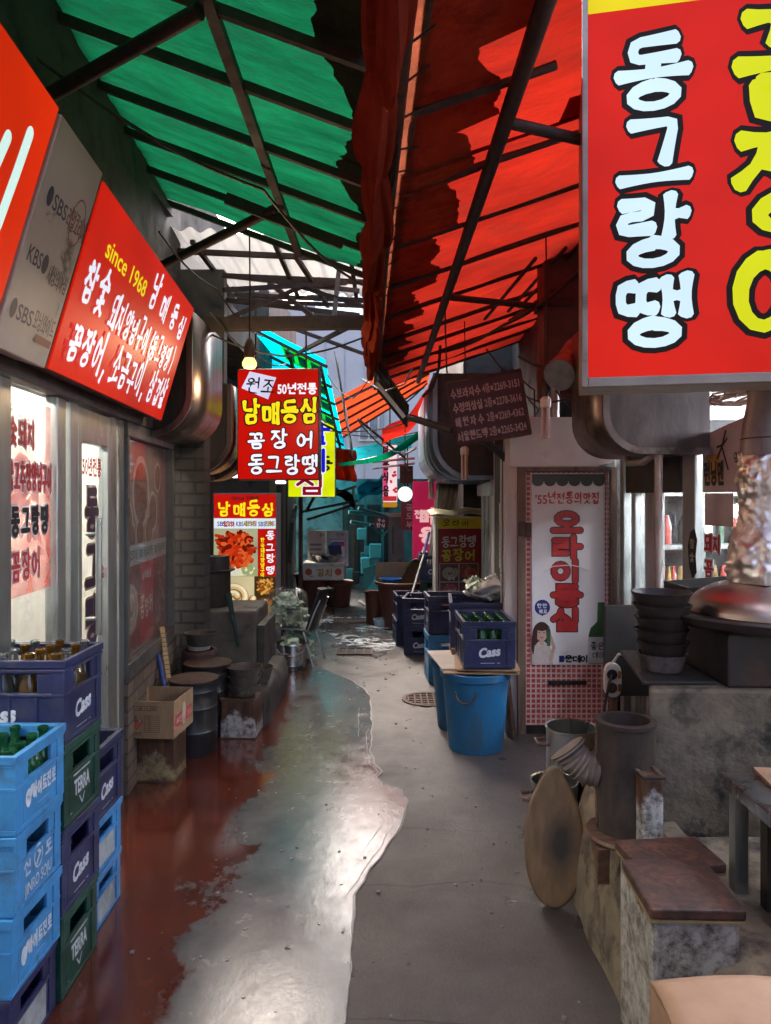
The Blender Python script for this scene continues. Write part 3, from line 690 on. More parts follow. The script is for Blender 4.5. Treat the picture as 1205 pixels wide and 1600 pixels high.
def cover(u, v):
    y = 1.0+v*3.8; x0 = -.17+.12*mnoise.noise(Vector((0, y*1.9, 5)))+.025*mnoise.noise(Vector((0, y*17, 5))); x = x0+(-.005-.02*y-x0)*u
    return (x, y, zg(x, y)-.007)
m.grid(cover, 6, 160).obj('tarp_patch', tarp('dark_canvas', (.05, .045, .035), (.03, .028, .022), .2), aw, world=True, smooth=True)
for y in (1.02, 1.5, 1.95, 2.42, 2.87, 3.37, 3.82, 4.3, 4.83):
    MB().bar((-1.5, y, gz(-1.5)-.035), (.0-.02*y, y, gz(-.02*y)-.035), .028, .036).obj('rafter', m_frame, aw, world=True)
MB().bar((-.57, 1.0, 3.19), (-.57, 4.85, 3.19), .04).obj('purlin', m_frame, aw, world=True)
MB().bar((-1.42, 1.0, 3.46), (-1.42, 4.85, 3.46), .045).obj('purlin', m_frame, aw, world=True)
MB().tube([(.0, 1.0, 2.98), (-.1, 4.9, 3.0)], .022).obj('purlin', m_frame, aw, world=True, smooth=True)
for a, b in (((-.6, 2.37, 3.16), (-1.33, 2.78, 3.08)), ((-.6, 4.0, 3.16), (-1.3, 4.3, 2.95)), ((-.6, 1.1, 3.16), (-1.33, 1.5, 3.08))):
    MB().tube([a, b], .027).obj('brace', m_frame, aw, world=True, smooth=True)
MB().bar((-.86, 3.95, 3.2), (-.24, 4.15, 3.02), .02, .06).obj('brace', m_frame, aw, world=True)
MB().bar((-1.25, 4.9, 2.74), (-.1, 5.05, 2.79), .075, .085).obj('beam', m_frame, aw, world=True)
for k in range(11):
    a, b = [((-1.2, 5.3, 2.85), (-.5, 5.6, 3.25)), ((-.45, 5.2, 2.82), (-.9, 5.7, 3.25)), ((-1.3, 5.6, 3.1), (-.2, 5.7, 3.0)), ((-.35, 5.0, 2.8), (-.35, 5.5, 3.28)), ((-1.0, 6.8, 3.2), (-.2, 7.0, 2.95)), ((-.2, 5.1, 2.8), (-.8, 6.9, 2.95)), ((-1.1, 5.0, 3.0), (-.3, 5.6, 3.22)), ((-.75, 5.5, 3.2), (-.15, 5.05, 2.9)), ((-1.2, 5.4, 3.22), (-.2, 5.6, 3.16)), ((-.6, 4.9, 3.2), (-.5, 6.4, 3.25)), ((-1.25, 6.2, 3.25), (-.2, 6.2, 3.2))][k]
    MB().bar(a, b, .03).obj('truss_bar', m_frame, aw, world=True)
# red awning
def rz_(x): return 2.9+.34*(x-.08)
ar = thing('awning', 'red tarpaulin roof on round poles over the right half of the alley', 'awning', (.7, 3, 2.9))
def zr(x, y): return rz_(x)+.03-.03*abs(math.sin(math.pi*(y-.65)/.68))+.03*mnoise.noise(Vector((x*2.3+3, y*2.3, 3)))+.012*mnoise.noise(Vector((x*3, y*14, 8)))
def red_sheet(x0, x1, ya, yb, nu, nv):
    def fn(u, v):
        y = ya+(yb-ya)*v; xe = x1(y) if callable(x1) else x1
        x = x0+(xe-x0)*u-.0283*v*(yb-ya)*(1-u)
        return (x, y, zr(x, y))
    return MB().grid(fn, nu, nv)
red_sheet(.13, lambda y: max(.56, .267*y), 1.0, 2.99, 12, 60).obj('tarp', m_red, ar, world=True, smooth=True)
red_sheet(.7, .85, 2.8, 2.97, 6, 4).obj('tarp', m_red, ar, world=True, smooth=True)
red_sheet(.06, 2.0, 2.952, 8.6, 36, 50).obj('tarp', m_red, ar, world=True, smooth=True)
m = MB()
def cover2(u, v):
    y = 1.0+v*6.2; xl = .12-.0283*y; k = (y*1.5+.35*math.sin(y*2.1)) % 1
    x1 = xl+.3-.025*y+.17*k**.8+.07*mnoise.noise(Vector((1, y*5, 2)))+.02*mnoise.noise(Vector((1, y*21, 2))); x = xl+(x1-xl)*u
    return (x, y, zr(x, y)-.008)
m.grid(cover2, 8, 240).obj('tarp_patch', tarp('brown_canvas', (.26, .07, .035), (.15, .04, .022), .3), ar, world=True)
for y in (1.05, 1.85, 2.51, 3.14, 3.81, 4.53, 5.25, 6.1, 6.75, 7.4, 8.0, 8.55):
    x0 = .165-.0283*y; xe = 1.95 if y > 2.95 else .58; MB().tube([(x0, y, rz_(x0)), (xe, y, rz_(xe))], .018, 8).obj('rafter', m_frame, ar, world=True, smooth=True)
MB().tube([(.08, 1, 2.86), (.055, 1.93, 2.87), (-.01, 4, 2.87), (-.06, 6.3, 2.85), (-.12, 8.6, 2.86)], .026, 12).obj('pole', m_rust, ar, world=True, smooth=True)
MB().tube([(.13, 1, 2.93), (.12, 1.9, 2.93), (.05, 4, 2.93), (.0, 6.3, 2.9)], .012, 8).obj('pole', m_rust, ar, world=True, smooth=True)
MB().tube([(.45, 1.0, 2.97), (.44, 2.4, 2.965), (.38, 8.6, 2.94)], .03, 12).obj('pole', m_frame, ar, world=True, smooth=True)
for a, b in (((.45, 2.7, 2.97), (1.1, 3.0, 2.98)), ((.43, 5.0, 2.95), (1.25, 5.3, 2.95))):
    MB().tube([a, b], .022, 10).obj('brace', m_frame, ar, world=True, smooth=True)
for x in (1.0, 1.2, 1.3): MB().tube([(x, 4.9, rz_(x)-.03), (x-.15, 6.3, rz_(x)-.1)], .013, 8).obj('brace', m_frame, ar, world=True, smooth=True)
MB().tube([(1.0, 5.9, 3.0), (1.45, 4.1, 3.1)], .02, 8).obj('brace', m_frame, ar, world=True, smooth=True)
lace = MB(); rnd = random.Random(4)
for k in range(24):
    y = 1.5+k*.2; x = .1-.0283*y; lace.tube([(x, y, 2.87), (x+.1, y+rnd.uniform(-.08, .08), 2.91)], .004, 5)
lace.each('lacing', m_cable, ar, world=True)
# the gathered edge of the red awning hangs in folds below the pole
m = MB()
def gather(u, v):
    y = 1.35+v*4.95; a = u*6.283; tie = abs(math.sin(v*math.pi*8)); rr = (.035+.05*tie**.6)*(1+.22*math.sin(a*4+v*9)+.1*math.sin(a*9+v*21))
    xc = .04-.027*y+.015*math.sin(v*23); zc = 2.76-.035*tie
    return (xc+rr*.62*math.cos(a), y, zc+rr*1.9*math.sin(a))
m.grid(gather, 60, 220).obj('gathered_edge', tarp('red_brown_cloth', (.4, .07, .035), (.24, .035, .02), .45, 4, lo=.6, hi=.85), ar, world=True, smooth=True)
# pale sheet roof, cyan awning
t = thing('sheet_roof', 'pale corrugated sheet roof beyond the green tarpaulin', 'roof', (-.9, 6.2, 3.4))
m = MB(); m.grid(lambda u, v: (-1.75+u*1.6, 4.95+v*1.4, 3.42-.1*u+.018*math.sin(u*75)), 120, 6)
m.obj('sheet', tarp('frosted_sheet', (.6, .6, .58), (.42, .42, .4), .22, 1.5, (1, .4, 1), (.15, .13, .1), .6, .85), t, world=True, smooth=True)
for y in (5.2, 5.75, 6.3): MB().bar((-1.7, y, 3.34), (-.15, y, 3.27), .035).obj('batten', m_frame, t, world=True)
for x in (-1.3, -.75, -.25): MB().bar((x, 4.95, 3.31), (x, 6.35, 3.31), .03).obj('batten', m_frame, t, world=True)
t = thing('sheet_roof', 'narrow bluish translucent sheet added above the hanging red sign to soften sky glare', 'roof', (-.3, 7.5, 3.6))  # added sheet that tones down the sky mirrored in the wet floor
m = MB(); m.grid(lambda u, v: (-.75+u*.82, 6.45+v*2.2, 3.62-.06*u+.014*math.sin(u*46)), 70, 6)
m.obj('sheet', tarp('bluish_sheet', (.42, .52, .6), (.3, .39, .46), .4, 1.5, (1, .4, 1), (.1, .1, .1), .55, .85), t, world=True, smooth=True)
for y in (6.6, 7.3, 8.0, 8.6): MB().bar((-.78, y, 3.58), (.08, y, 3.53), .03).obj('batten', m_frame, t, world=True)
t = thing('awning', 'cyan tarpaulin awning with yellow and blue lettering behind the hanging red sign', 'awning', (-1.2, 9, 3))
sheet([(-2.1, 7.55, 3.75), (-.62, 7.55, 3.0), (-.6, 11.2, 2.3), (-2.1, 11.2, 3.0)], 20, 24, .03, .02, 9).obj('tarp', tarp('cyan_tarp', (.0, .5, .64), (.0, .36, .5), .7, 2, lo=.65, hi=.9), t, world=True, smooth=True)
for k in range(7):
    y = 7.6+k*.6; MB().bar((-2.05, y, 3.66-.2*k*.6), (-.6, y, 2.93-.2*k*.6), .03).obj('rafter', m_frame, t, world=True)
for x, z in ((-1.5, 3.38), (-1.0, 3.12), (-.66, 2.95)): MB().bar((x, 7.5, z-.04), (x, 11.2, z-.74), .03).obj('purlin', m_frame, t, world=True)
Mx = Matrix.Translation((-1.0, 7.7, 3.17)) @ Matrix.Rotation(R(26.5), 4, 'Y')
m_bn_y = tarp('banner_yellow', (.75, .72, .05), (.6, .55, .03), .8); m_bn_b = tarp('banner_blue', (.03, .12, .6), (.02, .08, .45), .8)
vsl = 3.17-2.2
for col, ins in ((m_bn_y, 0),):
    for k in range(4):
        y0 = 7.7+k*.62; f = lambda x, y: (x, y, 3.0-(x+.62)*.507-.1918*(y-7.55)-.035)
        MB().add([f(-1.1, y0), f(-.66, y0), f(-.66, y0+.42), f(-1.1, y0+.42)], [(0, 1, 2, 3)]).obj('banner_print', m_bn_y, t, world=True)
        b = MB()
        for j in range(3):
            xx = -1.07+j*.14; g2 = lambda x, y: (x, y, 3.0-(x+.62)*.507-.1918*(y-7.55)-.039)
            b.add([g2(xx, y0+.04), g2(xx+.1, y0+.06), g2(xx+.08, y0+.36), g2(xx-.01, y0+.33)], [(0, 1, 2, 3)])
        b.obj('banner_print', m_bn_b, t, world=True)
m = MB(); m.grid(lambda u, v: (-.52+.07*u+.015*math.sin(v*14), 7.5+3.4*v, 3.08-.62*v-.42*u+.02*math.sin(v*23)), 4, 20)
m.obj('metal_sheet', mat('grey_sheet', (.3, .31, .3), (.2, .2, .19), .5, .3, dirt=(.06, .045, .04)), smooth=True, solid=.006, label='bent grey metal flashing hanging at the edge of the cyan awning', cat='sheet metal')
# farther red and orange tarps and green strip
t = thing('awning', 'orange-red tarpaulin awning far down the alley above the pale building', 'awning', (.0, 12, 3))
sheet([(-.85, 10.6, 2.95), (.7, 10.6, 3.7), (.8, 14, 3.7), (-.85, 14, 2.7)], 16, 12, .05, .03, 5).obj('tarp', tarp('orange_tarp', (.4, .045, .012), (.28, .028, .008), .45), t, world=True, smooth=True)
for k in range(5): MB().bar((-.85, 10.65+k*.75, 2.87-.055*k), (.72, 10.65+k*.75, 3.62), .035).obj('rafter', m_frame, t, world=True)
t = thing('awning', 'crumpled red tarpaulin scrap with green edge beside the blue-grey hood', 'awning', (.3, 9.5, 2.5))
m = MB(); m.grid(lambda u, v: (-.05+u*.62, 9.4+v*.9, 2.25+.5*u*u+.03*math.sin(u*8)+.04*math.sin(v*6+u*3)+.3*v), 24, 10)
m.obj('tarp', tarp('scarlet_tarp', (.5, .02, .01), (.35, .012, .007), .5), t, world=True, smooth=True)
m = MB(); m.grid(lambda u, v: (-.6+u*1.2, 9.35+v*.05, 2.02+.55*u*u+.012*math.sin(u*9)-.035*v*(1+2.5*u)), 30, 4)
m.obj('edging', tarp('green_strip', (.0, .16, .075), (.0, .1, .05), .5), t, world=True, smooth=True)
m = MB(); m.grid(lambda u, v: (P(512, 700, 10.6).x+u*.4+.02*math.sin(v*9), 10.6+.06*math.sin(u*14), P(0, 698, 10.6).z-.46*v-.05*u), 20, 10)
m.obj('hanging_cloth', tarp('orange_cloth', (.8, .1, .02), (.55, .06, .015), .5), smooth=True, solid=.004, label='orange-red cloth hanging under the eaves right of the yellow sign', cat='cloth')

# ================================================================== HANGING AND STANDING SIGNS
# big red sign at upper right
th = R(12); o = Vector((.725, 2.72, 2.0))
t = thing('lightbox_sign', 'huge red lightbox sign with white outlined letters at upper right, nearest the camera', 'sign', o, -th)
BW, BH = .95, 1.9
m_bred = lit('big_sign_red', '#e0200a', .8, .3, .1)
c = MB(); c.box(0, BW, .012, .22, 0, BH); c.obj('case', mat('cream_case', (.4, .32, .25), (.33, .25, .19), .5, scale=3, bump=.08, dirt=(.14, .08, .05), dirt_lo=.6), t, bevel=.004)
f = MB(); f.box(0, .022, -.012, .011, 0, BH); f.box(.022, BW, -.012, .011, 0, .035); f.each('trim', mat('dull_trim', (.3, .24, .2), (.2, .155, .125), .45, .5, scale=6, stretch=(.3, 1, 1), dirt=(.09, .06, .045), dirt_lo=.56), t, bevel=.003)
MB().box(.022, BW, -.002, .0105, .035, 1.375).obj('face', m_bred, t)
MB().box(.022, BW, -.002, .0105, 1.376, BH).obj('yellow_band', lit('band_yellow', '#f0d80e', .9), t)
blk = lit('sign_black', '#241a17', .6)
for col, pen, off in ((blk, .082, .0025), (lit('big_letter_white', '#d4eefa', .98, var=.06), .043, .0048)):
    ink = Ink(); ink.hangul('동그랑땡', .125, 1.0, .25, .25, pen, down=.285, brush=.1, seed=12, flare=.42 if pen < .06 else .2); ink.obj('lettering', col, t, off=off)
for col, pen, off in ((blk, .1, .0025), (lit('big_letter_yellow', '#dbe012', .95, var=.06), .058, .0048)):
    ink = Ink(); ink.hangul('꼼장어', .53, .93, .34, .36, pen, down=.4, brush=.12, seed=14, flare=.5 if pen < .08 else .25); ink.obj('lettering', col, t, off=off)
ink = Ink(); ink.hangul('원조', .2, 1.42, .3, .35, .05, adv=.36); ink.obj('lettering', blk, t, off=.0025)

# hanging red sign with the bulb
y = 6.0; a, b = P(370, 750, y), P(499, 576, y)
w_, h_ = b.x-a.x, b.z-a.z
t = thing('lightbox_sign', 'hanging red lightbox sign with yellow and white lettering under the bare bulb', 'sign', ((a.x+b.x)/2, y, a.z), R(-3))
MB().box(-w_/2, w_/2, .004, .14, 0, h_).obj('case', mat('black_case', (.03, .025, .025), (.05, .035, .03), .45), t, bevel=.004)
MB().box(-w_/2+.008, w_/2-.008, -.003, .0035, .008, h_-.008).obj('face', lit('hang_red', '#cf1208', .78, .3), t)
def u(px): return (px-434.5)/F*y
def v(py): return (750-py)/F*y
wh = lit('hang_white', '#f6f4ff', 1.0, var=.03); ye = lit('hang_yellow', '#fbe51a', 1.0, var=.03)
ink = Ink(); ink.poly([(u(377), v(606)), (u(390), v(580)), (u(432), v(590)), (u(419), v(624))]); ink.obj('diamond', lit('hang_lilac', '#d8d6f2', .95), t, off=.0045)
ink = Ink(); ink.hangul('원조', u(384), v(614), .105, .12, .016, adv=.125, brush=.15, rot=-.13); ink.obj('lettering', blk, t, off=.006)
ink = Ink(); ink.type('50', u(434), v(615), .075, .03, width=.075); ink.hangul('년전통', u(450), v(616), .07, .085, .014, adv=.083); ink.obj('lettering', wh, t, off=.006)
for col, pen, off in ((blk, .05, .0045), (ye, .028, .006)):
    ink = Ink(); ink.hangul('남매등심', u(380), v(662), .135, .19, pen, adv=.158, brush=.14, seed=21, flare=.45); ink.obj('lettering', col, t, off=off)
for col, pen, off in ((blk, .045, .0045), (wh, .025, .006)):
    ink = Ink(); ink.hangul('꼼', u(388), v(701), .13, .14, pen, brush=.1, seed=22); ink.hangul('장', u(424), v(701), .13, .14, pen, brush=.1, seed=23); ink.hangul('어', u(464), v(701), .13, .14, pen, brush=.1, seed=24)
    ink.hangul('동그랑땡', u(389), v(741), .12, .15, pen, adv=.147, brush=.1, seed=25); ink.obj('lettering', col, t, off=off)
hk = MB(); hk.tube([(-.2, .07, h_), (-.2, .07, 3.2-a.z)], .008, 6); hk.tube([(.22, .07, h_), (.22, .07, 3.2-a.z)], .008, 6); hk.each('hanger', m_rust, t)
lp = MB(); lp.box(-.03, .05, .03, .1, -.03, -.004); lp.obj('underlight', lit('underlight_white', '#ffffff', 2.5), t, bevel=.01)

# bare bulb
p = P(390, 568, 4.6)
t = thing('pendant_bulb', 'lit bare bulb in a brown socket hanging before the red sign', 'lamp', p)
MB().lathe([(.0, -.03), (.032, -.03), (.044, -.015), (.045, .005), (.03, .035)], 20).obj('bulb', lit('bulb_warm', '#ffd080', 2.2, var=.02), t, smooth=True)
MB().lathe([(.03, .03), (.036, .05), (.033, .1), (.026, .13), (.014, .155), (0, .16)], 16).obj('socket', mat('socket_brown', (.2, .1, .06), None, .5), t, smooth=True)
MB().tube([(0, 0, .155), (.003, 0, .5), (0, 0, 3.25-p.z)], .005, 6).obj('cord', mat('cord_brown', (.1, .06, .045), None, .6, bump=0), t)
ld = bpy.data.lights.new('bulb_light', 'POINT'); ld.energy = 2; ld.color = (1, .72, .42); ld.shadow_soft_size = .05
lo = bpy.data.objects.new('bulb_light', ld); C.objects.link(lo); lo.parent = t; lo.location = (0, 0, -.09)

# yellow sign behind
y = 10.0; a, b = P(450, 777, y), P(524, 630, y); w_, h_ = b.x-a.x, b.z-a.z
t = thing('lightbox_sign', 'yellow lightbox sign with blue and crimson letters behind the hanging red sign', 'sign', ((a.x+b.x)/2, y, a.z))
MB().box(-w_/2, w_/2, .004, .16, 0, h_).obj('case', m_steel, t, bevel=.005)
MB().box(-w_/2+.008, w_/2-.008, -.003, .0035, .008, h_-.27).obj('face', lit('sign_yellow', '#e4f00a', .92, .3), t)
MB().box(-w_/2+.008, w_/2-.008, -.003, .0035, h_-.266, h_-.008).obj('red_band', lit('sign_maroon', '#a00c1c', .8), t)
crim = lit('crimson_letter', '#9c0a20', .8); blue = lit('blue_letter', '#1420d8', .8)
for col, pen in ((wh, .075), (crim, .045)):
    ink = Ink(); ink.hangul('심', -.2, .04, .4, .26, pen); ink.obj('lettering', col, t, off=.0045 if pen > .05 else .006)
for col, pen in ((wh, .08), (blue, .05)):
    ink = Ink(); ink.hangul('갈비', -.16, .72, .4, .28, pen, down=.36); ink.obj('lettering', col, t, off=.0045 if pen > .06 else .006)
ink = Ink(); ink.hangul('등', .03, .36, .25, .2, .03); ink.obj('lettering', mat('umber', (.1, .03, .02), None, bump=0), t, off=.0045)
ink = Ink(); ink.hangul('숯불', -.22, h_-.23, .23, .18, .03, adv=.27); ink.obj('lettering', wh, t, off=.0045)
MB().tube([(0, .08, h_), (0, .08, h_+.6)], .012, 6).obj('hanger', m_rust, t)

# standing lightbox with food pictures
y = 7.9; a, b = P(332, 1000, y), P(433, 770, y); w_, h_ = b.x-a.x, b.z
t = thing('lightbox_sign', 'standing lightbox menu sign with spicy meat and coiled eel pictures', 'sign', ((a.x+b.x)/2, y, 0), R(-4))
MB().box(-w_/2, w_/2, .004, .22, .02, h_).obj('case', mat('lilac_grey_case', (.36, .34, .38), (.28, .26, .29), .5, bump=.05, dirt=(.1, .08, .08), dirt_lo=.6), t, bevel=.006)
def u(px): return (px-382.5)/F*y
def v(py): return a.z+(1000-py)/F*y
def face(x0, x1, y0, y1, m, off=0., name='face'): MB().box(u(x0), u(x1), -.003-off, .0035, v(y1), v(y0)).obj(name, m, t)
face(333.5, 431.5, 772, 809.5, lit('menu_red', '#c8140c', .8)); face(333.5, 431.5, 810, 826, lit('menu_pale', '#e6eef6', .85))
face(333.5, 403, 826.5, 900, lit('menu_photo', '#b8b890', .75)); face(403.5, 431.5, 826.5, 900, lit('menu_red', '#c8140c', .8))
face(333.5, 397.5, 900.5, 966, lit('menu_photo_pale', '#d8c89a', .8)); face(398, 431.5, 900.5, 966, lit('menu_photo_dark', '#4a3418', .7))
face(333.5, 431.5, 966.5, 983, lit('menu_red', '#c8140c', .8)); face(333.5, 431.5, 983.5, 1000, printed('menu_navy', (.02, .025, .06)))
ink = Ink(); ink.type('since 1968', u(362), v(781), .045, .02, width=.29); ink.obj('lettering', m_ink, t, off=.0045)
ink = Ink(); ink.hangul('남매등심', u(341), v(806), .125, .155, .024, adv=.16, brush=.14, seed=31, flare=.45); ink.obj('lettering', ye, t, off=.0045)
ink = Ink(); ink.type('SBS', u(339), v(822), .05, .02, width=.09); ink.type('KBS', u(369), v(822), .05, .02, width=.08); ink.type('SBS', u(404), v(822), .05, .02, width=.08); ink.obj('lettering', lit('menu_blue', '#2a4a9a', .7), t, off=.0045)
ink = Ink(); ink.hangul('리얼코리아', u(347), v(823), .03, .06, .008, adv=.026); ink.obj('lettering', lit('menu_rose', '#b03048', .7), t, off=.0045)
ink = Ink(); ink.hangul('세상의아침', u(381), v(822), .03, .055, .008, adv=.028); ink.hangul('모닝와이드', u(415), v(822), .02, .055, .007, adv=.022); ink.obj('lettering', lit('menu_ochre', '#9a7a2a', .7), t, off=.0045)
spicy = [lit('spicy_dark', '#7a1408', .7), lit('spicy_red', '#c8300e', .75), lit('spicy_orange', '#e8642a', .8), lit('spicy_bright', '#d83c14', .8)]
ink = Ink(); ink.disc(u(368), v(890), .22, .07); ink.obj('food_picture', lit('menu_plate', '#e8e4c8', .85), t, off=.0042)
ink = Ink(); rnd = random.Random(2)
for k in range(12): ink.disc(u(rnd.uniform(380, 400)), v(rnd.uniform(880, 897)), .03, .02, rot=rnd.random()*3)
ink.obj('food_picture', lit('menu_leaf', '#a8b070', .75), t, off=.0043)
food_ribbons(t, u(334), u(401), v(893), v(826), spicy, 42, .19, .0044, 5, circ=True, w=.045)
coil(t, u(365), v(935), .21, .085, [lit('eel_shadow', '#a06a38', .7), lit('eel_cream', '#dcc08c', .82), lit('eel_pale', '#f2e2bc', .9)], .0042, 1.9, .85)
food_ribbons(t, u(398), u(431), v(931), v(901), [lit('fry_a', '#b06a20', .75), lit('fry_b', '#e0a850', .8), lit('fry_c', '#8a4a14', .7)], 14, .11, .0042, 6)
ink = Ink(); ink.disc(u(415), v(949), .11, .105); ink.obj('food_picture', lit('bowl_grey', '#6a5a48', .7), t, off=.004)
food_ribbons(t, u(400), u(430), v(965), v(934), [lit('soup_red', '#d05a20', .75), lit('soup_pale', '#e4d49a', .8), lit('soup_green', '#8a9a58', .7)], 12, .09, .0044, 7, circ=True)
ink = Ink(); ink.hangul('동그랑땡', u(417), v(843), .085, .085, .016, down=.123, brush=.12, seed=33); ink.obj('lettering', wh, t, off=.0045)
ink = Ink(); ink.hangul('한국', u(408), v(847), .04, .045, .008, down=.062); ink.hangul('돼지양념구이', u(408), v(863), .04, .045, .008, down=.052); ink.obj('lettering', ye, t, off=.0045)
ink = Ink(); ink.hangul('꼼장어', u(378), v(980), .1, .09, .014, adv=.17, brush=.1); ink.obj('lettering', wh, t, off=.0045)
ink = Ink(); ink.type('두산', u(409), v(994), .04, .02, width=.08); ink.obj('lettering', m_ink_white, t, off=.0045)
MB().box(-w_/2-.02, w_/2+.02, -.03, .26, 0, .02).obj('base', m_black, t)

# ================================================================== CRATES AND BOTTLES
CM = {'blue': mat('light_blue_plastic', (.05, .25, .52), (.035, .18, .4), .45, scale=7, bump=.1, dirt=(.05, .11, .17), dirt_lo=.5, dirt_hi=.72, dscale=9),
      'navy': mat('navy_plastic', (.02, .024, .085), (.012, .015, .05), .45, scale=7, bump=.1, dirt=(.055, .055, .07), dirt_lo=.52, dirt_hi=.74, dscale=9),
      'green': mat('dark_green_plastic', (.006, .055, .035), (.004, .032, .022), .45, scale=7, bump=.1, dirt=(.035, .05, .042), dirt_lo=.52, dirt_hi=.74, dscale=9)}
m_print = mat('worn_white_print', (.62, .63, .66), (.45, .46, .5), .5, scale=40, bump=0, dirt=(.2, .22, .3), dirt_lo=.6, dirt_hi=.7, dscale=30)
m_patch = mat('scuffed_label', (.42, .43, .42), (.2, .22, .22), .45, scale=14, bump=.3)
def crate_proto(kind, logo, L=.43, Wd=.288, H=.27, thing_name='bottle_crate'):
    m = CM[kind]; t = thing(thing_name, 'x', 'crate'); e = .012
    b = MB(); b.box(-L/2+e, L/2-e, -Wd/2+e, Wd/2-e, 0, .012)
    zl, zh = H*.62, H*.84
    for sg in (-1, 1):
        y0, y1 = sorted((sg*(Wd/2), sg*(Wd/2-e)))
        b.box(-L/2, L/2, y0, y1, 0, zl); b.box(-L/2, L/2, y0, y1, zh, H)
        for x0, x1 in ((-L/2, -L*.3), (-.015, .015), (L*.3, L/2)) if L > .4 else ((-L/2, -L*.28), (L*.28, L/2)): b.box(x0, x1, y0, y1, zl, zh)
        x0, x1 = sorted((sg*(L/2), sg*(L/2-e))); ya = Wd/2-e
        b.box(x0, x1, -ya, ya, 0, zl); b.box(x0, x1, -ya, ya, zh, H)
        b.box(x0, x1, -ya, -Wd*.24, zl, zh); b.box(x0, x1, Wd*.24, ya, zl, zh)
    b.obj('body', m, t, bevel=.003)
    r = MB()
    for z0, z1, p in ((H-.022, H+.002, .009), (H*.86, H*.9, .006), (zl-.012, zl-.002, .005), (.006, .02, .004)):
        r.box(-L/2-p, L/2+p, -Wd/2-p, -Wd/2, z0, z1); r.box(-L/2-p, L/2+p, Wd/2, Wd/2+p, z0, z1)
        r.box(-L/2-p, -L/2, -Wd/2, Wd/2, z0, z1); r.box(L/2, L/2+p, -Wd/2, Wd/2, z0, z1)
    for sx in (-1, 1):
        for sy in (-1, 1):
            cx, cy = sx*(L/2-.018), sy*(Wd/2-.018)
            r.box(cx-.0215, cx+.0215, cy-.0215, cy+.0215, .02, H-.022)
    for sy in (-1, 1):
        for x in ((-.3, -.1, .1, .3) if L > .4 else ()): y0, y1 = sorted((sy*Wd/2, sy*(Wd/2+.004))); r.box(L*x-.004, L*x+.004, y0, y1, .021, zl-.013)
    for sx in (-1, 1):
        for y in (-.36, .36): x0, x1 = sorted((sx*L/2, sx*(L/2+.004))); r.box(x0, x1, Wd*y-.004, Wd*y+.004, .021, zl-.013)
    r.obj('ribs', m, t, bevel=.003)
    d = MB()
    for k in range(1, 5): x = -L/2+L*k/5; d.box(x-.003, x+.003, -Wd/2+e, Wd/2-e, .012, H*.5)
    for k in range(1, 4): y = -Wd/2+Wd*k/4; d.box(-L/2+e, L/2-e, y-.003, y+.003, .0125, H*.495)
    d.obj('dividers', m, t)
    for face, d0, wd in (('+X', L/2, Wd), ('-X', L/2, Wd), ('-Y', Wd/2, L)):
        ink = Ink(); s = H/.27; mm = m_print
        if logo == 'cass':
            ink.type('Cass', -.062*s, H*.24, .052*s, .045, width=.125*s, rot=.12, slant=.2); ink.rect(-.05*s, .03*s, H*.12, H*.13); ink.rect(.045*s, .06*s, H*.12, H*.13)
        elif logo == 'terra':
            ink.type('TERRA', -.062*s, H*.3, .05*s, .035, width=.125*s); ink.stroke([(-.066*s, H*.55), (.066*s, H*.55)], .005); ink.stroke([(-.02*s, H*.24), (0, H*.14), (.02*s, H*.24)], .005); ink.rect(-.1*s, -.08*s, H*.12, H*.13)
        elif logo == 'hite':
            ink.disc(-.07, H*.36, .016, .026); ink.disc(-.055, H*.42, .01, .02, rot=-.4); ink.hangul('하이트진로', -.045, H*.3, .024, .044, .007, adv=.029); ink.rect(-.02, .05, H*.2, H*.206)
        elif logo == 'jinro':
            ink.hangul('진', -.085, H*.36, .04, .055, .008); ink.hangul('로', .048, H*.36, .04, .055, .008)
            ink.stroke([(.025*math.cos(k*.3), H*.48+.032*math.sin(k*.3)) for k in range(22)], .006); ink.stroke([(-.01, H*.4), (.012, H*.5), (-.004, H*.56)], .01)
            ink.type('JINRO SOJU', -.085, H*.12, .034, .02, width=.17)
        elif logo == 'patch':
            ink.rect(-wd*.3, wd*.3, H*.08, H*.58); mm = m_patch
        ink.obj('lettering', mm, t, face, d0+.0008)
    return t
HB, HS = .27, .222
protos = {('navy', 'cass'): crate_proto('navy', 'cass'), ('green', 'terra'): crate_proto('green', 'terra'),
          ('blue', 'hite'): crate_proto('blue', 'hite', H=HS), ('blue', 'jinro'): crate_proto('blue', 'jinro', H=HS), ('blue', 'patch'): crate_proto('blue', 'patch', H=.2),
          ('navy', 'plain'): crate_proto('navy', 'patch', H=HS)}
used = set()
def crate(kind, logo, x, y, z, rz, label, group, s=1, rx=0):
    p = protos[(kind, logo)]
    o = p if (kind, logo) not in used else copy_tree(p)
    used.add((kind, logo)); o.location = (x, y, z); o.rotation_euler = (rx, 0, rz); o.scale = (s, s, s)
    return tag(o, label, 'crate', group)
gA = 'drinks crates stacked by the left glass front'
xA = -1.02-.215
crate('navy', 'plain', xA-.012, 2.15, 0, R(.6), 'navy crate at the bottom of the nearest left stack, under three light blue crates', gA)
crate('blue', 'hite', xA, 2.15, HS, R(-.6), 'light blue crate just above the navy bottom crate of the nearest stack', gA)
crate('blue', 'jinro', xA+.004, 2.15, HS*2, R(.8), 'light blue crate with round emblem print, second from top of nearest stack', gA)
crate('blue', 'hite', xA+.01, 2.155, HS*3, R(-.5), 'light blue crate full of green bottles on top of the nearest left stack', gA)
crate('green', 'terra', xA-.005, 2.46, 0, R(.5), 'dark green crate with torn shiny print at the floor of the middle left stack', gA)
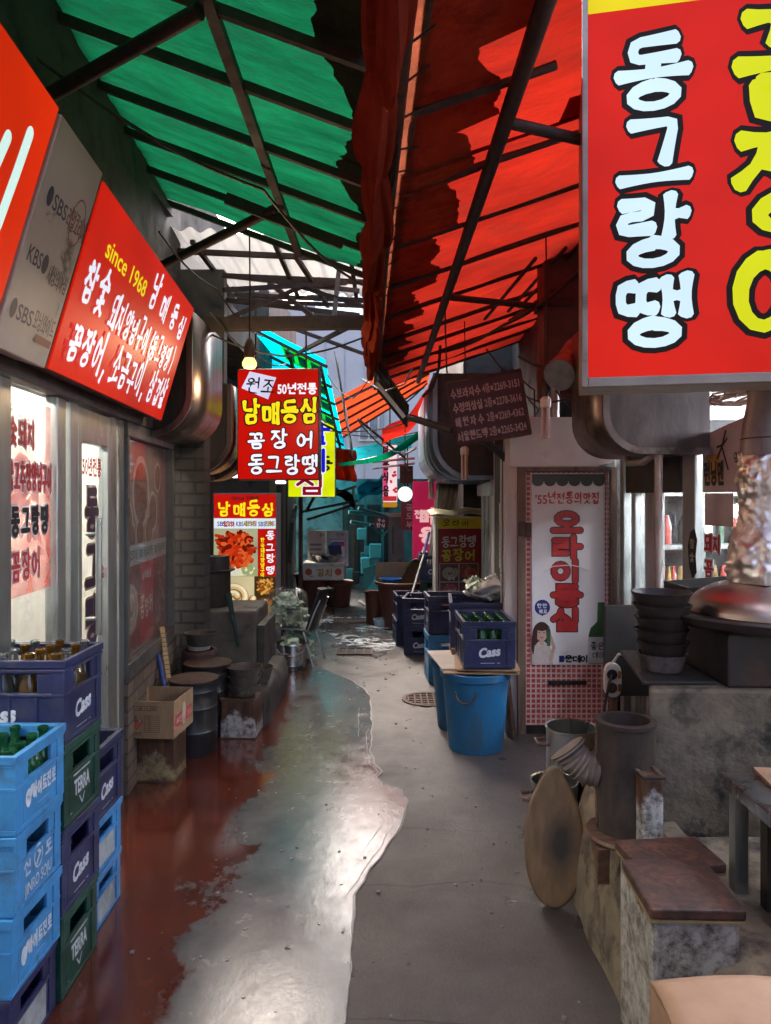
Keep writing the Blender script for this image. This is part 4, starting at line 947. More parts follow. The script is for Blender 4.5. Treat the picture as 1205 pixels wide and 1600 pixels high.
crate('navy', 'cass', xA+.002, 2.46, HB, R(-.7), 'navy crate between two dark green crates in the middle left stack', gA)
crate('green', 'terra', xA+.004, 2.462, HB*2, R(.4), 'dark green crate directly under the navy crate of clear and brown bottles', gA)
crate('navy', 'cass', xA+.008, 2.465, HB*3, R(-.6), 'navy crate of clear and brown empty bottles topping the middle left stack', gA)
xC = -1.06-.215
crate('blue', 'patch', xC, 2.79, 0, R(1), 'lowest light blue crate with scuffed panel, by the wet red floor', gA)
crate('blue', 'patch', xC, 2.79, .2, R(-.5), 'light blue crate with scuffed panel directly under an empty navy crate', gA)
crate('navy', 'cass', xC+.004, 2.79, .4, R(.5), 'navy crate with a white paper inside, topping the rear left stack', gA)
MB().box(-1.3, -1.24, 2.72, 2.78, .43, .62).obj('paper_bundle', m_ink_white, label='white ribbed paper tucked in the rear navy crate', cat='paper')
def glass_bottle(name, col, alpha):
    if name in MATS: return MATS[name]
    m, n, l = new_mat(name); b = n['Principled BSDF']; b.inputs['Base Color'].default_value = rgba(col); b.inputs['Roughness'].default_value = .06
    b.inputs['Transmission Weight'].default_value = alpha; b.inputs['IOR'].default_value = 1.3; b.inputs['Coat Weight'].default_value = .6
    MATS[name] = m; return m
bm_g, bm_b, bm_c = glass_bottle('green_glass', (.03, .22, .07), .75), glass_bottle('brown_glass', (.5, .24, .04), .9), glass_bottle('clear_glass', (.85, .88, .86), .95)
bp = {}
def bottle(m, key, x, y, z, h, label, group, s=1.):
    if key in bp: o = copy_tree(bp[key])
    else:
        o = thing('bottle', 'x', 'bottle')
        MB().lathe([(0, .002), (.031, 0), (.033, .006), (.033, .15), (.028, .18), (.014, .215), (.0125, .25), (.0115, .262)], 16).obj('body', m, o, smooth=True)
        MB().lathe([(.0125, .25), (.016, .252), (.016, .266), (.0135, .268), (.0105, .268), (.0105, .25)], 16).obj('lip', m, o, smooth=True); bp[key] = o
    o.location = (x, y, z); o.scale = (s, s, h/.27*s); return tag(o, label, 'bottle', group)
rnd = random.Random(8)
for i in range(5):
    for j in range(4):
        x = xA+.01-.43/2+.43*(i+.5)/5; y = 2.155-.144+.288*(j+.5)/4
        bottle(bm_g, 'g', x, y, HS*3+.014, .215, 'green bottle standing in the top light blue crate at far left', 'green bottles in the light blue crate')
        k = rnd.choice('cccb'); y += .31
        bottle(bm_c if k == 'c' else bm_b, k, x, y, HB*3+.014, .275, ('clear' if k == 'c' else 'brown')+' empty bottle standing in the top navy crate at left', ('clear' if k == 'c' else 'brown')+' bottles in the top navy crate')
# right-hand crates
gR = 'navy drinks crates on the right side of the alley'
crate('navy', 'cass', .635, 4.76, .535, R(90+1), 'navy crate of green bottles standing on cardboard over the front blue bin', gR, 1.08)
for i in range(5):
    for j in range(4):
        bottle(bm_g, 'g', .635-.15+.3*(j+.5)/4, 4.76-.22+.44*(i+.5)/5, .55, .27, 'green bottle in the navy crate on the blue bins', 'green bottles in the crate on the bins', 1.02)
crate('navy', 'cass', .64, 5.3, .54, R(90-4), 'navy crate half hidden behind the bottle crate on the bins', gR, 1.2)
crate('navy', 'cass', .62, 6.45, .42, R(3), 'empty navy crate on a light blue one before the red standing sign', gR, 1.2)
crate('blue', 'hite', .62, 6.45, 0, R(3), 'light blue crate under the empty navy crate behind the blue bins', gR, 1.2).scale.z = 1.85
crate('navy', 'cass', .37, 7.62, 0, R(90-8), 'navy crate on the floor below the tilted one, right of the wet suds', gR, 1.05)
crate('navy', 'cass', .36, 7.62, .285, R(90-9), 'navy crate tilted on top of a pair in mid alley', gR, 1.05)
crate('navy', 'cass', .24, 8.1, 0, R(90+5), 'small-looking navy crate on the floor left of the tilted pair, nearest the brown tub', gR, .98)
crate('navy', 'cass', .25, 8.1, .266, R(90+5), 'navy crate on the narrow left stack in mid alley', gR, .98)
crate('green', 'terra', .57, 8.95, 0, R(90), 'dark green crate on the floor right of the big brown tub', gR).scale = (1.1, 1.1, 1.4)
crate('green', 'terra', .57, 8.95, .38, R(90), 'dark green crate under a navy one beside the brown tub', gR).scale = (1.1, 1.1, .8)
crate('navy', 'cass', .57, 8.95, .6, R(90), 'navy crate atop dark green crates beside the big brown tub', gR, 1.1)

# ================================================================== LEFT FLOOR CLUTTER
m_tin = mat('oily_tin', (.12, .06, .035), (.05, .028, .018), .5, .3, scale=8, bump=.3, dirt=(.28, .2, .12), dirt_lo=.53, dirt_hi=.6, dscale=9)
def tin_white(name, wh_c, cz, cw):
    """tin can whose burnt paint leaves a pale blister on each face"""
    m, n, l = new_mat(name); b = n['Principled BSDF']; t = n.new('ShaderNodeTexCoord'); s = n.new('ShaderNodeSeparateXYZ'); l.new(t.outputs['Object'], s.inputs[0])
    co = coords(n, l)
    x = n.new('ShaderNodeMath'); x.operation = 'ABSOLUTE'; l.new(s.outputs[0], x.inputs[0])
    nz = ntex(n, l, co, 13, 8, .7); f = n.new('ShaderNodeMath'); f.operation = 'MULTIPLY_ADD'; f.inputs[1].default_value = .9; l.new(x.outputs[0], f.inputs[0])
    q = n.new('ShaderNodeMath'); q.operation = 'MULTIPLY_ADD'; q.inputs[1].default_value = .3; l.new(nz, q.inputs[0]); l.new(s.outputs[2], q.inputs[2]); l.new(q.outputs[0], f.inputs[2])
    k = ramp(n, l, f.outputs[0], cz, cz+.035, 1, 0)
    base = mixc(n, l, ramp(n, l, ntex(n, l, coords(n, l, (6, 6, .8)), 5, 8, .7), .35, .65), (.13, .055, .025), (.035, .016, .01))
    pale = mixc(n, l, ramp(n, l, ntex(n, l, co, 22, 8, .75), .42, .62), wh_c, (.09, .075, .06))
    l.new(mixc(n, l, k, base, pale), b.inputs['Base Color']); b.inputs['Roughness'].default_value = .55; b.inputs['Metallic'].default_value = .15
    l.new(bumpn(n, l, ntex(n, l, co, 25, 8, .7), .6, .008), b.inputs['Normal']); return m
m_tinw = tin_white('burnt_white_tin', (.55, .5, .46), .33, .1); m_tiny = tin_white('burnt_yellow_tin', (.36, .25, .12), .3, .1)
def oil_can(name, label, x, y, z, w, d, h, m, rz=0, extra=None):
    t = thing(name, label, 'oil can', (x, y, z), rz)
    MB().box(-w/2, w/2, -d/2, d/2, .006, h-.006).obj('body', m, t, bevel=.012)
    r = MB()
    for z0 in (0, h-.012):
        r.box(-w/2-.003, w/2+.003, -d/2-.003, -d/2+.012, z0, z0+.012); r.box(-w/2-.003, w/2+.003, d/2-.012, d/2+.003, z0, z0+.012)
        r.box(-w/2-.003, -w/2+.012, -d/2+.012, d/2-.012, z0, z0+.012); r.box(w/2-.012, w/2+.003, -d/2+.012, d/2-.012, z0, z0+.012)
    r.obj('seam', m_rust, t, bevel=.003); return t
oil_can('oil_can', 'rusty square oil can under the open cardboard box', -1.29, 4.22, 0, .235, .235, .265, m_tiny)
oil_can('oil_can', 'square oil can with a white burnt patch, holding stove rings, beside the black drums', -.965, 4.95, 0, .235, .235, .265, m_tinw, R(-3))
t = thing('cardboard_box', 'open cardboard box with flame hazard diamond on an oil can', 'box', (-1.283, 4.2, .267), R(-4))
c = MB(); bw, bd, bh = .27, .32, .205
c.box(-bw/2, bw/2, -bd/2, -bd/2+.006, 0, bh); c.box(-bw/2, bw/2, bd/2-.006, bd/2, 0, bh); c.box(-bw/2, -bw/2+.006, -bd/2+.006, bd/2-.006, 0, bh); c.box(bw/2-.006, bw/2, -bd/2+.006, bd/2-.006, 0, bh)
c.box(-bw/2+.006, bw/2-.006, -bd/2+.006, bd/2-.006, 0, .006); c.obj('carton', m_card, t, bevel=.0015)
ink = Ink(); ink.poly([(-.11, .09), (-.075, .132), (-.04, .09), (-.075, .048)]); ink.obj('hazard_sign', m_ink, t, off=bd/2+.0006)
ink = Ink(); ink.poly([(-.106, .09), (-.075, .128), (-.044, .09)]); ink.obj('hazard_sign', printed('card_tone', (.42, .27, .15)), t, off=bd/2+.001)
ink = Ink(); ink.poly([(-.106, .089), (-.044, .089), (-.075, .052)]); ink.obj('hazard_sign', printed('hazard_red', (.6, .09, .05)), t, off=bd/2+.001)
ink = Ink(); ink.stroke([(-.085, .1), (-.078, .118), (-.07, .105), (-.066, .098), (-.078, .094), (-.085, .1)], .006)
ink.stroke([(-.1, .155), (.04, .155)], .002); ink.stroke([(-.1, .178), (.04, .178)], .002)
for k in range(5): ink.stroke([(-.1+.035*k, .155), (-.1+.035*k, .178)], .002)
for tx, k in zip(('L', 'M', 'S', '33'), range(4)): ink.type(tx, -.09+.035*k, .16, .012, .02)
for k in range(9): ink.stroke([(-.03, .035+.0115*k), (.055, .035+.0115*k)], .0016)
ink.stroke([(-.03, .035), (-.03, .127)], .0016); ink.stroke([(0, .035), (0, .127)], .0016); ink.stroke([(.055, .035), (.055, .127)], .0016)
for k in range(3): ink.stroke([(-.115, .02+.007*k), (-.045, .02+.007*k)], .0025)
ink.obj('lettering', m_ink, t, off=bd/2+.0015)
ink = Ink(); ink.rect(-.14, .13, .05, .12); ink.obj('red_band', printed('card_red', (.5, .05, .06)), t, '+X', bw/2+.0006)
ink = Ink(); ink.disc(0, .1, .03, .065); ink.hangul('부탄', -.12, .065, .04, .04, .006, adv=.045); ink.hangul('가스', .05, .065, .035, .04, .006, adv=.04); ink.obj('lettering', printed('card_cream', (.62, .48, .34)), t, '+X', bw/2+.001)
def drum(label, x, y, r, h):
    t = thing('metal_drum', label, 'drum', (x, y, 0))
    MB().lathe([(0, .01), (r*.95, .01), (r*.96, 0), (r, .015), (r, h*.3), (r*1.03, h*.32), (r, h*.34), (r, h*.62), (r*1.03, h*.64), (r, h*.66), (r, h*.84), (r*1.03, h*.86), (r, h*.88), (r, h-.01), (r*1.05, h), (r*.98, h+.004), (r*.95, h-.02), (r*.93, .05), (0, .045)], 36).obj('shell', mat('black_drum', (.014, .014, .016), (.026, .022, .02), .42, scale=6, bump=.12, dirt=(.07, .05, .035), dirt_lo=.6), t, smooth=True)
    MB().lathe([(r*1.05, h-.004), (r*1.06, h+.005), (r*.97, h+.006)], 36).obj('rim', m_rust, t, smooth=True)
    return t
drum('front black steel drum behind the cardboard box', -1.205, 4.62, .145, .455)
t = drum('rear black steel drum with ash-covered lid, between the front drum and the white-patched can', -1.2, 4.97, .15, .475)
MB().lathe([(0, .45), (.13, .445), (.14, .435)], 24).obj('ash_lid', mat('ash', (.1, .09, .08), (.05, .045, .04), .9, scale=30), t, smooth=True)
def ring_stack(name, label, x, y, z, r, n, h, cat, m, group=None):
    t = thing(name, label, cat, (x, y, z))
    prof = [(r*.7, 0)]
    MB().lathe([(r*.72, 0), (r*.78, h*.1), (r*.92, h*.75), (r, h*.95), (r*1.02, h), (r*.97, h), (r*.88, h*.75), (r*.7, h*.15), (0, h*.12)], 28).obj('bowl', m, t, smooth=True)
    return t
m_ringm = mat('ashy_stove', (.11, .085, .065), (.05, .04, .032), .85, scale=14, bump=.6, dirt=(.24, .2, .15), dirt_lo=.58, dirt_hi=.72, dscale=12)
for k, (lab) in enumerate(('lowest ashy brazier bowl on the white-patched oil can', 'middle ashy brazier bowl on the white-patched oil can', 'topmost ashy brazier bowl on the white-patched oil can')):
    ring_stack('brazier_bowl', lab, -.955+.004*k, 4.95, .266+.058*k, .108+.004*k, 1, .075, 'bowl', m_ringm, 'brazier bowls')
ring_stack('brazier_bowl', 'ashy brazier bowl on the rough concrete kerb behind the bowl stack', -.93, 5.35, .262, .115, 1, .1, 'bowl', m_ringm)
t = thing('stove_can', 'round rusty stove can behind the black drums', 'stove', (-1.3, 5.14, 0))
MB().lathe([(0, .005), (.118, 0), (.12, .01), (.12, .5), (.124, .505), (.122, .53), (.1, .53), (.1, .45), (0, .44)], 32).obj('shell', mat('maroon_rust', (.085, .035, .028), (.045, .022, .018), .7, scale=10, bump=.3, dirt=(.17, .1, .07), dirt_lo=.58), t, smooth=True)
MB().lathe([(.075, .532), (.08, .56), (.07, .56)], 20).obj('collar', mat('pale_collar', (.4, .36, .3), None, .7), t, smooth=True)
ring_stack('brazier_bowl', 'ashy brazier bowl on the round rusty stove can', -1.29, 5.14, .56, .112, 1, .09, 'bowl', m_ringm)
# rough kerb and concrete block
t = MB()
def kerb(u, v):
    a = u*math.pi; y = 5.02+v*1.3; k = .18 if v < .06 or v > .94 else 0
    r = 1+.12*mnoise.noise(Vector((math.cos(a)*2, y*3, math.sin(a)*2)))
    e = 1-.35*max(0, abs(v-.5)*2-.8)/.2
    sx = math.copysign(abs(math.cos(a))**.45, math.cos(a)); sz = abs(math.sin(a))**.5
    return (-.965+.155*sx*r*e, y, .262*sz*(1+.03*mnoise.noise(Vector((u*7, y*4, 1))))*e if 0 < u < 1 else -.01)
m = MB(); m.grid(kerb, 28, 36); n = len(m.v); w1 = 29
m.f.append(tuple(range(w1))); m.f.append(tuple(range(n-w1, n))[::-1])
m.obj('concrete_kerb', m_conc_dark, smooth=True, label='rough rounded concrete kerb lump below the stove block on the left', cat='kerb')
t = thing('concrete_block', 'grey concrete stove block on the left with a black pot on top', 'stove block', (-1.3, 5.98, 0))
MB().box(-.32, .3, -.3, .3, 0, .715).obj('block', mat('block_concrete', (.12, .1, .08), (.075, .063, .05), .85, scale=7, bump=.5, dirt=(.03, .026, .022), dirt_lo=.55), t, bevel=.02)
MB().box(.302, .36, -.28, .32, 0, .6).obj('side_slab', m_conc_dark, t, bevel=.01)
t = thing('pot', 'black soot-covered pot with lid on the left concrete block', 'pot', (-1.42, 5.95, .716))
MB().lathe([(0, 0), (.16, 0), (.165, .02), (.165, .27), (.2, .285), (.2, .295), (.15, .295), (.15, .02), (0, .02)], 32).obj('body', m_black, t, smooth=True)
MB().lathe([(.1, .296), (.1, .36), (.095, .4), (0, .4)], 24, (.06, 0, 0)).obj('lid', m_black, t, smooth=True)
MB().tube([(-1.12, 5.62, .45), (-1.18, 5.64, .72), (-1.21, 5.66, .85)], [.012, .018, .026], 8).obj('green_umbrella', mat('green_cloth', (.006, .035, .025), (.004, .02, .015), .7), smooth=True, label='dark green folded umbrella leaning on the concrete block', cat='umbrella')
# measuring stick and blue handle
p0, p1 = P(270, 1110, 4.52), P(253, 980, 4.75)
t = thing('wooden_stick', 'pale wooden measuring stick with dark marks leaning behind the cardboard box', 'stick', p0)
MB().bar(p0, p1, .03, .014).obj('stick', mat('stick_wood', (.4, .26, .11), (.33, .2, .08), .55), t, world=True)
b = MB()
for k in range(14):
    q = p0.lerp(p1, .2+.055*k); q2 = p0.lerp(p1, .207+.055*k); b.bar(q, q2, .031, .0152)
b.obj('marks', m_black, t, world=True)
p2, p3 = P(264, 1110, 4.45), P(247, 1022, 4.6)
t = thing('broom', 'blue-handled broom leaning beside the wooden measuring stick', 'broom', p2)
MB().tube([p2, p3], .014, 10).obj('handle', mat('blue_handle', (.03, .06, .22), None, .4), t, smooth=True, world=True)
MB().box(p2.x-.05, p2.x+.06, p2.y-.02, p2.y+.02, .05, p2.z+.01).obj('bristles', mat('bristle', (.1, .08, .06), None, .9), t, world=True)

# chair, cabbages, bucket
t = thing('chair', 'black chair with curved back and chrome legs holding a bag of cabbage', 'chair', (-.87, 7.1, 0), R(78), s=1)
m_chair = mat('black_seat', (.012, .012, .013), (.02, .02, .02), .4)
MB().grid(lambda u, v: (-.19+u*.38, -.2+v*.36, .325+.02*(2*u-1)**2+.012*math.sin(v*3)), 10, 10).obj('seat', mat('grey_seat', (.25, .25, .25), (.15, .15, .15), .4), t, smooth=True, solid=.014)
MB().grid(lambda u, v: ((u-.5)*(.36-.06*v*v)*1.0, -.19-.025-.12*v+.05*(2*u-1)**2*1.0, .33+.39*v), 12, 12).obj('backrest', m_chair, t, smooth=True, solid=.012)
for sx in (-1, 1):
    MB().tube([(sx*.17, .14, .325), (sx*.185, .2, .0)], .009, 8).obj('leg', m_steel, t, smooth=True); MB().tube([(sx*.17, -.14, .325), (sx*.185, -.24, .0)], .009, 8).obj('leg', m_steel, t, smooth=True)
    MB().tube([(sx*.165, -.17, .32), (sx*.16, -.24, .5), (sx*.13, -.29, .62)], .008, 8).obj('back_support', m_steel, t, smooth=True)
m_cab = mat('cabbage', (.62, .7, .52), (.4, .52, .3), .5, scale=18, bump=.3, dirt=(.62, .66, .5), dirt_lo=.5)
def cabbage_heap(name, label, cx, cy, z, rx, ry, h, n, seed):
    rnd = random.Random(seed); t = thing(name, label, 'vegetables', (cx, cy, z)); m = MB()
    for k in range(n):
        a, q, v = rnd.uniform(0, 6.28), rnd.uniform(0, 1)**.5, rnd.uniform(0, 1); f = math.sqrt(max(.05, 1-(v*.95)**2))
        c = Vector((rx*q*f*math.cos(a), ry*q*f*math.sin(a), .03+h*v)); s = rnd.uniform(.03, .05); ph = rnd.uniform(0, 6)
        rot = Matrix.Rotation(rnd.uniform(0, 6), 3, 'Z') @ Matrix.Rotation(rnd.uniform(-.9, .9), 3, 'X')
        m.grid(lambda u, v2: tuple(c+rot @ Vector(((u-.5)*2*s, (v2-.5)*2*s*.8, s*.5*(1-((u-.5)**2+(v2-.5)**2)*3)+.012*math.sin(u*14+ph)*(abs(v2-.5)*2)))), 6, 5)
    m.obj('leaves', m_cab, t, smooth=True); return t
t = cabbage_heap('cabbage_bag', 'clear plastic bag of pale cabbage sitting on the chair', -.95, 7.12, .345, .165, .155, .27, 260, 3)
film = glass('plastic_film', (.97, .97, .97), .06, .2, .15)
MB().grid(lambda u, v: ((.19+.015*math.sin(u*40)+.012*math.sin(v*19+u*9))*math.sin(min(math.pi, .25+v*2.7))**.55*math.cos(u*6.2832), (.18+.015*math.sin(u*37))*math.sin(min(math.pi, .25+v*2.7))**.55*math.sin(u*6.2832), .0+.36*(1-math.cos(v*math.pi))/2+.01*math.sin(u*25)), 48, 14).obj('plastic_bag', film, t, smooth=True)
cabbage_heap('cabbage_heap', 'loose cabbage leaves heaped under the chair behind the bucket', -.86, 7.2, .01, .2, .14, .24, 80, 4)
t = thing('bucket', 'dented silver metal bucket with bail handle in front of the chair', 'bucket', (-.865, 6.83, 0))
MB().lathe([(0, .004), (.115, 0), (.125, .01), (.127, .04), (.13, .045), (.128, .05), (.142, .225), (.152, .235), (.15, .243), (.138, .235), (.12, .02), (0, .016)], 36).obj('body', m_steel, t, smooth=True)
MB().tube([(.145*math.cos(a), -.05-.11*math.sin(a), .235-.09*math.sin(a)) for a in [math.pi*k/12 for k in range(13)]], .006, 8).obj('handle', m_steel, t, smooth=True)
cabbage_heap('cabbage_heap', 'a few cabbage leaves filling the silver bucket', -.865, 6.83, .1, .09, .09, .13, 25, 5)

# ================================================================== LEFT BEYOND THE RESTAURANT
t = thing('building', 'dark left-hand building with posts and an open kitchen behind the standing menu sign', 'building', (-2.4, 8, 0))
b = MB(); b.box(-3.4, -3.2, 5.55, 8.6, 0, 3.2); b.obj('back_wall', m_wall_dark, t, world=True)
MB().box(-3.4, -1.36, 8.6, 11.2, 0, 4.2).obj('wall', mat('stained_plaster', (.13, .1, .08), (.08, .062, .05), .8, scale=3, bump=.4, stretch=(1, 1, .4), dirt=(.03, .024, .02)), t, world=True)
MB().box(-3.4, -1.8, 5.5, 8.6, 3.2, 4.6).obj('upper_wall', m_wall_dark, t, world=True)
for k, (px, yy, w) in enumerate(((437, 8.45, .06), (442, 8.7, .05), (446, 9.0, .05), (470, 10.5, .05))):
    x = P(px, 800, yy).x; MB().box(x-w/2, x+w/2, yy-.05, yy+.05, 0, 2.3-.02*k).obj('post', mat('brown_post', (.16, .11, .08), (.09, .062, .045), .7, stretch=(2, 2, .3)) if k % 2 else m_wall_dark, t, world=True)
MB().tube([P(478, 800, 10.6), P(492, 775, 10.6), P(500, 745, 10.7), P(520, 705, 10.9)], .022, 8).obj('pipe', m_rust, t, world=True, smooth=True)
MB().box(-1.8, -1.21, 5.52, 5.62, 2.45, 3.3).obj('duct', mat('duct_grey', (.1, .1, .09), (.07, .066, .06), .6, .2), t, world=True)
MB().tube([P(452, 880, 9), P(456, 820, 9.1), P(462, 790, 10.4)], .03, 8).obj('pipe', m_wall_dark, t, world=True, smooth=True)
MB().box(-3.1, -1.9, 7.9, 8.0, 1.9, 1.93).obj('shelf', m_alu, t, world=True)
rnd = random.Random(6); q = MB()
for k in range(9): x = -3+k*.13; q.lathe([(.0, 0), (.05, 0), (.055, .1+.05*rnd.random()), (0, .12)], 12, (x, 7.95, 1.93))
q.each('kitchenware', m_steel, t, world=True, smooth=True)
a = P(355, 741, 7.4)
t = thing('fluorescent_lamp', 'lit white fluorescent lamp in the kitchen behind the red hanging sign', 'lamp', a)
MB().box(-.14, .14, -.03, .03, 0, .03).obj('housing', m_plastic_white, t); MB().tube([(-.13, 0, -.02), (.13, 0, -.02)], .016, 10).obj('tube', lit('cold_tube', '#eaf6ff', 6, var=.02), t, smooth=True)
MB().tube([(0, 0, .03), (0, 0, .75)], .006, 6).obj('hanger', m_cable, t)
MB().box(-1.72, -1.28, 5.75, 8.3, 2.9, 3.2).obj('beam', m_wall_dark, label='dark boxed beam over the left kitchen opening', cat='beam')

# stall with basin and boxes at the bend
y = 10.6
t = thing('notice_board', 'white printed boards propped on boxes behind the steel basin', 'poster', P(513, 882, y+.25))
o0 = t.location
MB().box(-.3, -.03, 0, .012, 0, .5).obj('board', m_plastic_white, t); MB().box(-.02, .3, -.03, -.018, -.02, .5).obj('board', mat('pale_blue_board', (.62, .62, .64), (.55, .55, .58), .5, bump=0), t)
ink = Ink(); ink.type('민속', .12, .42, .05, .02, width=.12); ink.type('불로', -.12, .42, .04, .02, width=.08)
for k in range(3): ink.rect(-.27, -.1, .14+.07*k, .17+.07*k)
ink.obj('lettering', printed('faded_grey', (.25, .25, .27)), t, off=.031)
ink = Ink(); ink.rect(.02, .26, .1, .38); ink.obj('print', printed('board_blue', (.25, .4, .6)), t, off=.0315)
ink = Ink(); ink.rect(.035, .245, .115, .365); ink.obj('print', m_ink_white, t, off=.032)
ink = Ink(); ink.disc(.12, .29, .09, .05); ink.obj('print', printed('cloud_blue', (.08, .22, .55)), t, off=.0325)
ink = Ink(); ink.rect(.18, .24, .27, .34); ink.obj('print', printed('tick_red', (.6, .05, .05)), t, off=.033)
t = thing('foam_box', 'white foam box printed with fruit pictures under the steel basin', 'box', (P(508, 0, y).x, y+.05, P(0, 905, y).z))
MB().box(-.3, .28, -.2, .2, 0, .2).obj('box', m_plastic_white, t, bevel=.012); MB().box(-.31, .29, -.21, .21, .203, .25).obj('lid', m_plastic_white, t, bevel=.012)
ink = Ink(); ink.hangul('김치', -.1, .06, .1, .1, .02, adv=.12); ink.obj('print', printed('orange_print', (.55, .22, .05)), t, off=.2012)
ink = Ink(); ink.disc(-.22, .12, .05); ink.disc(.2, .12, .05); ink.obj('print', printed('fruit_red', (.55, .1, .05)), t, off=.2012)
t = thing('basin', 'wide steel basin on the white foam box', 'basin', (P(512, 0, y).x, y+.02, P(0, 905, y).z+.252))
MB().lathe([(0, .004), (.14, 0), (.19, .09), (.21, .095), (.21, .105), (.18, .1), (.13, .012), (0, .012)], 32).obj('body', m_steel, t, smooth=True)
MB().grid(lambda u, v: (.02+.18*u-.02*v, .05+.06*u, .1+.13*v), 10, 8).obj('net', mat('navy_net', (.03, .05, .14), None, .6), t, solid=.004)
def tub(name, label, x, y, r, h, taper=.8, s=None):
    t = thing(name, label, 'tub', (x, y, 0))
    MB().lathe([(0, .006), (r*taper, 0), (r, h-.04), (r*1.1, h-.035), (r*1.12, h-.005), (r*1.08, h), (r*.96, h-.01), (r*taper*.95, .02), (0, .016)], 40).obj('body', mat('brown_plastic', (.14, .045, .028), (.1, .032, .02), .5, scale=4, bump=.05, dirt=(.05, .025, .02), dirt_lo=.6), t, smooth=True); return t
tub('tub', 'brown plastic tub under the white foam box at the bend', P(490, 0, 10.7).x, 10.75, .27, .47)
tub('tub', 'smaller brown plastic tub just right of the foam boxes', P(530, 0, 10.7).x, 10.7, .19, .37)
MB().box(P(530, 0, 10.7).x-.07, P(530, 0, 10.7).x+.07, 10.62, 10.74, .372, .5).obj('carton', m_card, label='small cardboard carton on the smaller brown tub', cat='box')
t = thing('stool', 'black round stool in front of the brown tub', 'stool', (P(508, 0, 9.9).x, 9.9, 0))
MB().lathe([(0, .32), (.11, .32), (.115, .34), (.11, .36), (0, .362)], 24).obj('seat', m_black, t, smooth=True)
for k in range(3):
    a = k*2.1+.4; MB().tube([(.07*math.cos(a), .07*math.sin(a), .32), (.13*math.cos(a), .13*math.sin(a), 0)], .01, 6).obj('leg', m_black, t)

# ================================================================== FAR END
t = thing('building', 'pale blue-grey building with a window seen at the end of the alley', 'building', (-.5, 17, 0))
MB().box(-3.5, 4, 17, 19, 0, 6).obj('wall', mat('pale_siding', (.4, .405, .41), (.33, .335, .34), .6, scale=1, bump=.05), t, world=True)
q = MB()
for k in range(9): q.box(-3.2+k*.45, -3.185+k*.45, 16.985, 17.0, 2.0, 5.2)
q.obj('seam', mat('seam_grey', (.3, .33, .38), None, .6), t, world=True)
a, c = P(563, 686, 16.97), P(590, 648, 16.97)
wf = MB(); wf.box(a.x-.05, c.x+.05, 16.94, 16.98, a.z-.05, c.z+.05); wo = wf.obj('window', m_alu, t, world=True)
w2 = MB(); w2.box(a.x, (a.x+c.x)/2-.02, 16.925, 16.939, a.z, c.z); w2.box((a.x+c.x)/2+.02, c.x, 16.925, 16.939, a.z, c.z); w2.obj('pane', mat('blue_pane', (.16, .18, .2), (.1, .12, .13), .15), wo, world=True)
t = thing('building', 'shuttered shop at the teal-lit end of the alley', 'building', (0, 12.8, 0))
m_tealwall = mat('teal_lit_wall', (.1, .26, .28), (.06, .16, .18), .7, scale=4, bump=.2, dirt=(.02, .04, .045))  # the teal light of the far end is put into the wall colour
MB().box(-1.6, 1.4, 12.9, 13.2, 0, 1.9).obj('wall', m_tealwall, t, world=True)
q = MB()
for k in range(9): q.box(-.75+k*.09, -.735+k*.09, 12.86, 12.899, .3, 1.4)
q.obj('shutter', m_dark, t, world=True)
MB().box(-.75, .05, 12.87, 12.898, .2, 1.45).obj('doorway', mat('dark_teal', (.012, .03, .034), (.02, .05, .05), .6), t, world=True)
m_teal = mat('teal_light_tint', (.05, .42, .48), (.04, .32, .38), .5, scale=4, bump=.05, dirt=(.04, .15, .17), dirt_lo=.6)  # teal light put into the base colour of the far-end things
m_teal_d = mat('dim_teal_light_tint', (.03, .2, .22), (.02, .14, .16), .5, scale=6)  # dimmer copy of the same teal light tint
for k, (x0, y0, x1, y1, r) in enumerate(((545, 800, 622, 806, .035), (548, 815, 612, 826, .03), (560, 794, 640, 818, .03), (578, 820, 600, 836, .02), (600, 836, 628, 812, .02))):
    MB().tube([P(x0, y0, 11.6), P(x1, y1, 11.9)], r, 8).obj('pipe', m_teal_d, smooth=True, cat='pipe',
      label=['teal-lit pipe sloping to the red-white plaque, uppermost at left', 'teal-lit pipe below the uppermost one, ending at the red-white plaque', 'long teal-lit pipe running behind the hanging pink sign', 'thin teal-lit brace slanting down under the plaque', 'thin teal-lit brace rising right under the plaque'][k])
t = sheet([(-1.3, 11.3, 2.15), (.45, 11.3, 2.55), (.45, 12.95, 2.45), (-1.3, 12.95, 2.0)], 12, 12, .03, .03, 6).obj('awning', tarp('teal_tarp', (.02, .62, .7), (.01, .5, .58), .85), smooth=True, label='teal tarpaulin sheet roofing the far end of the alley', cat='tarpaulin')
a = P(555, 790, 11.5)
m = MB(); m.grid(lambda u, v: (P(548, 0, 11.2).x+.68*u, 11.2, P(0, 790, 11.2).z+.1+.62*u*(.5+.5*v)+.05*math.sin(u*9)-.2*v*(1-u)), 14, 6)
m.obj('tarp_bundle', tarp('teal_bundle', (.02, .3, .36), (.01, .18, .22), .4), smooth=True, label='drooping teal tarpaulin bundle under the far roof', cat='tarpaulin')
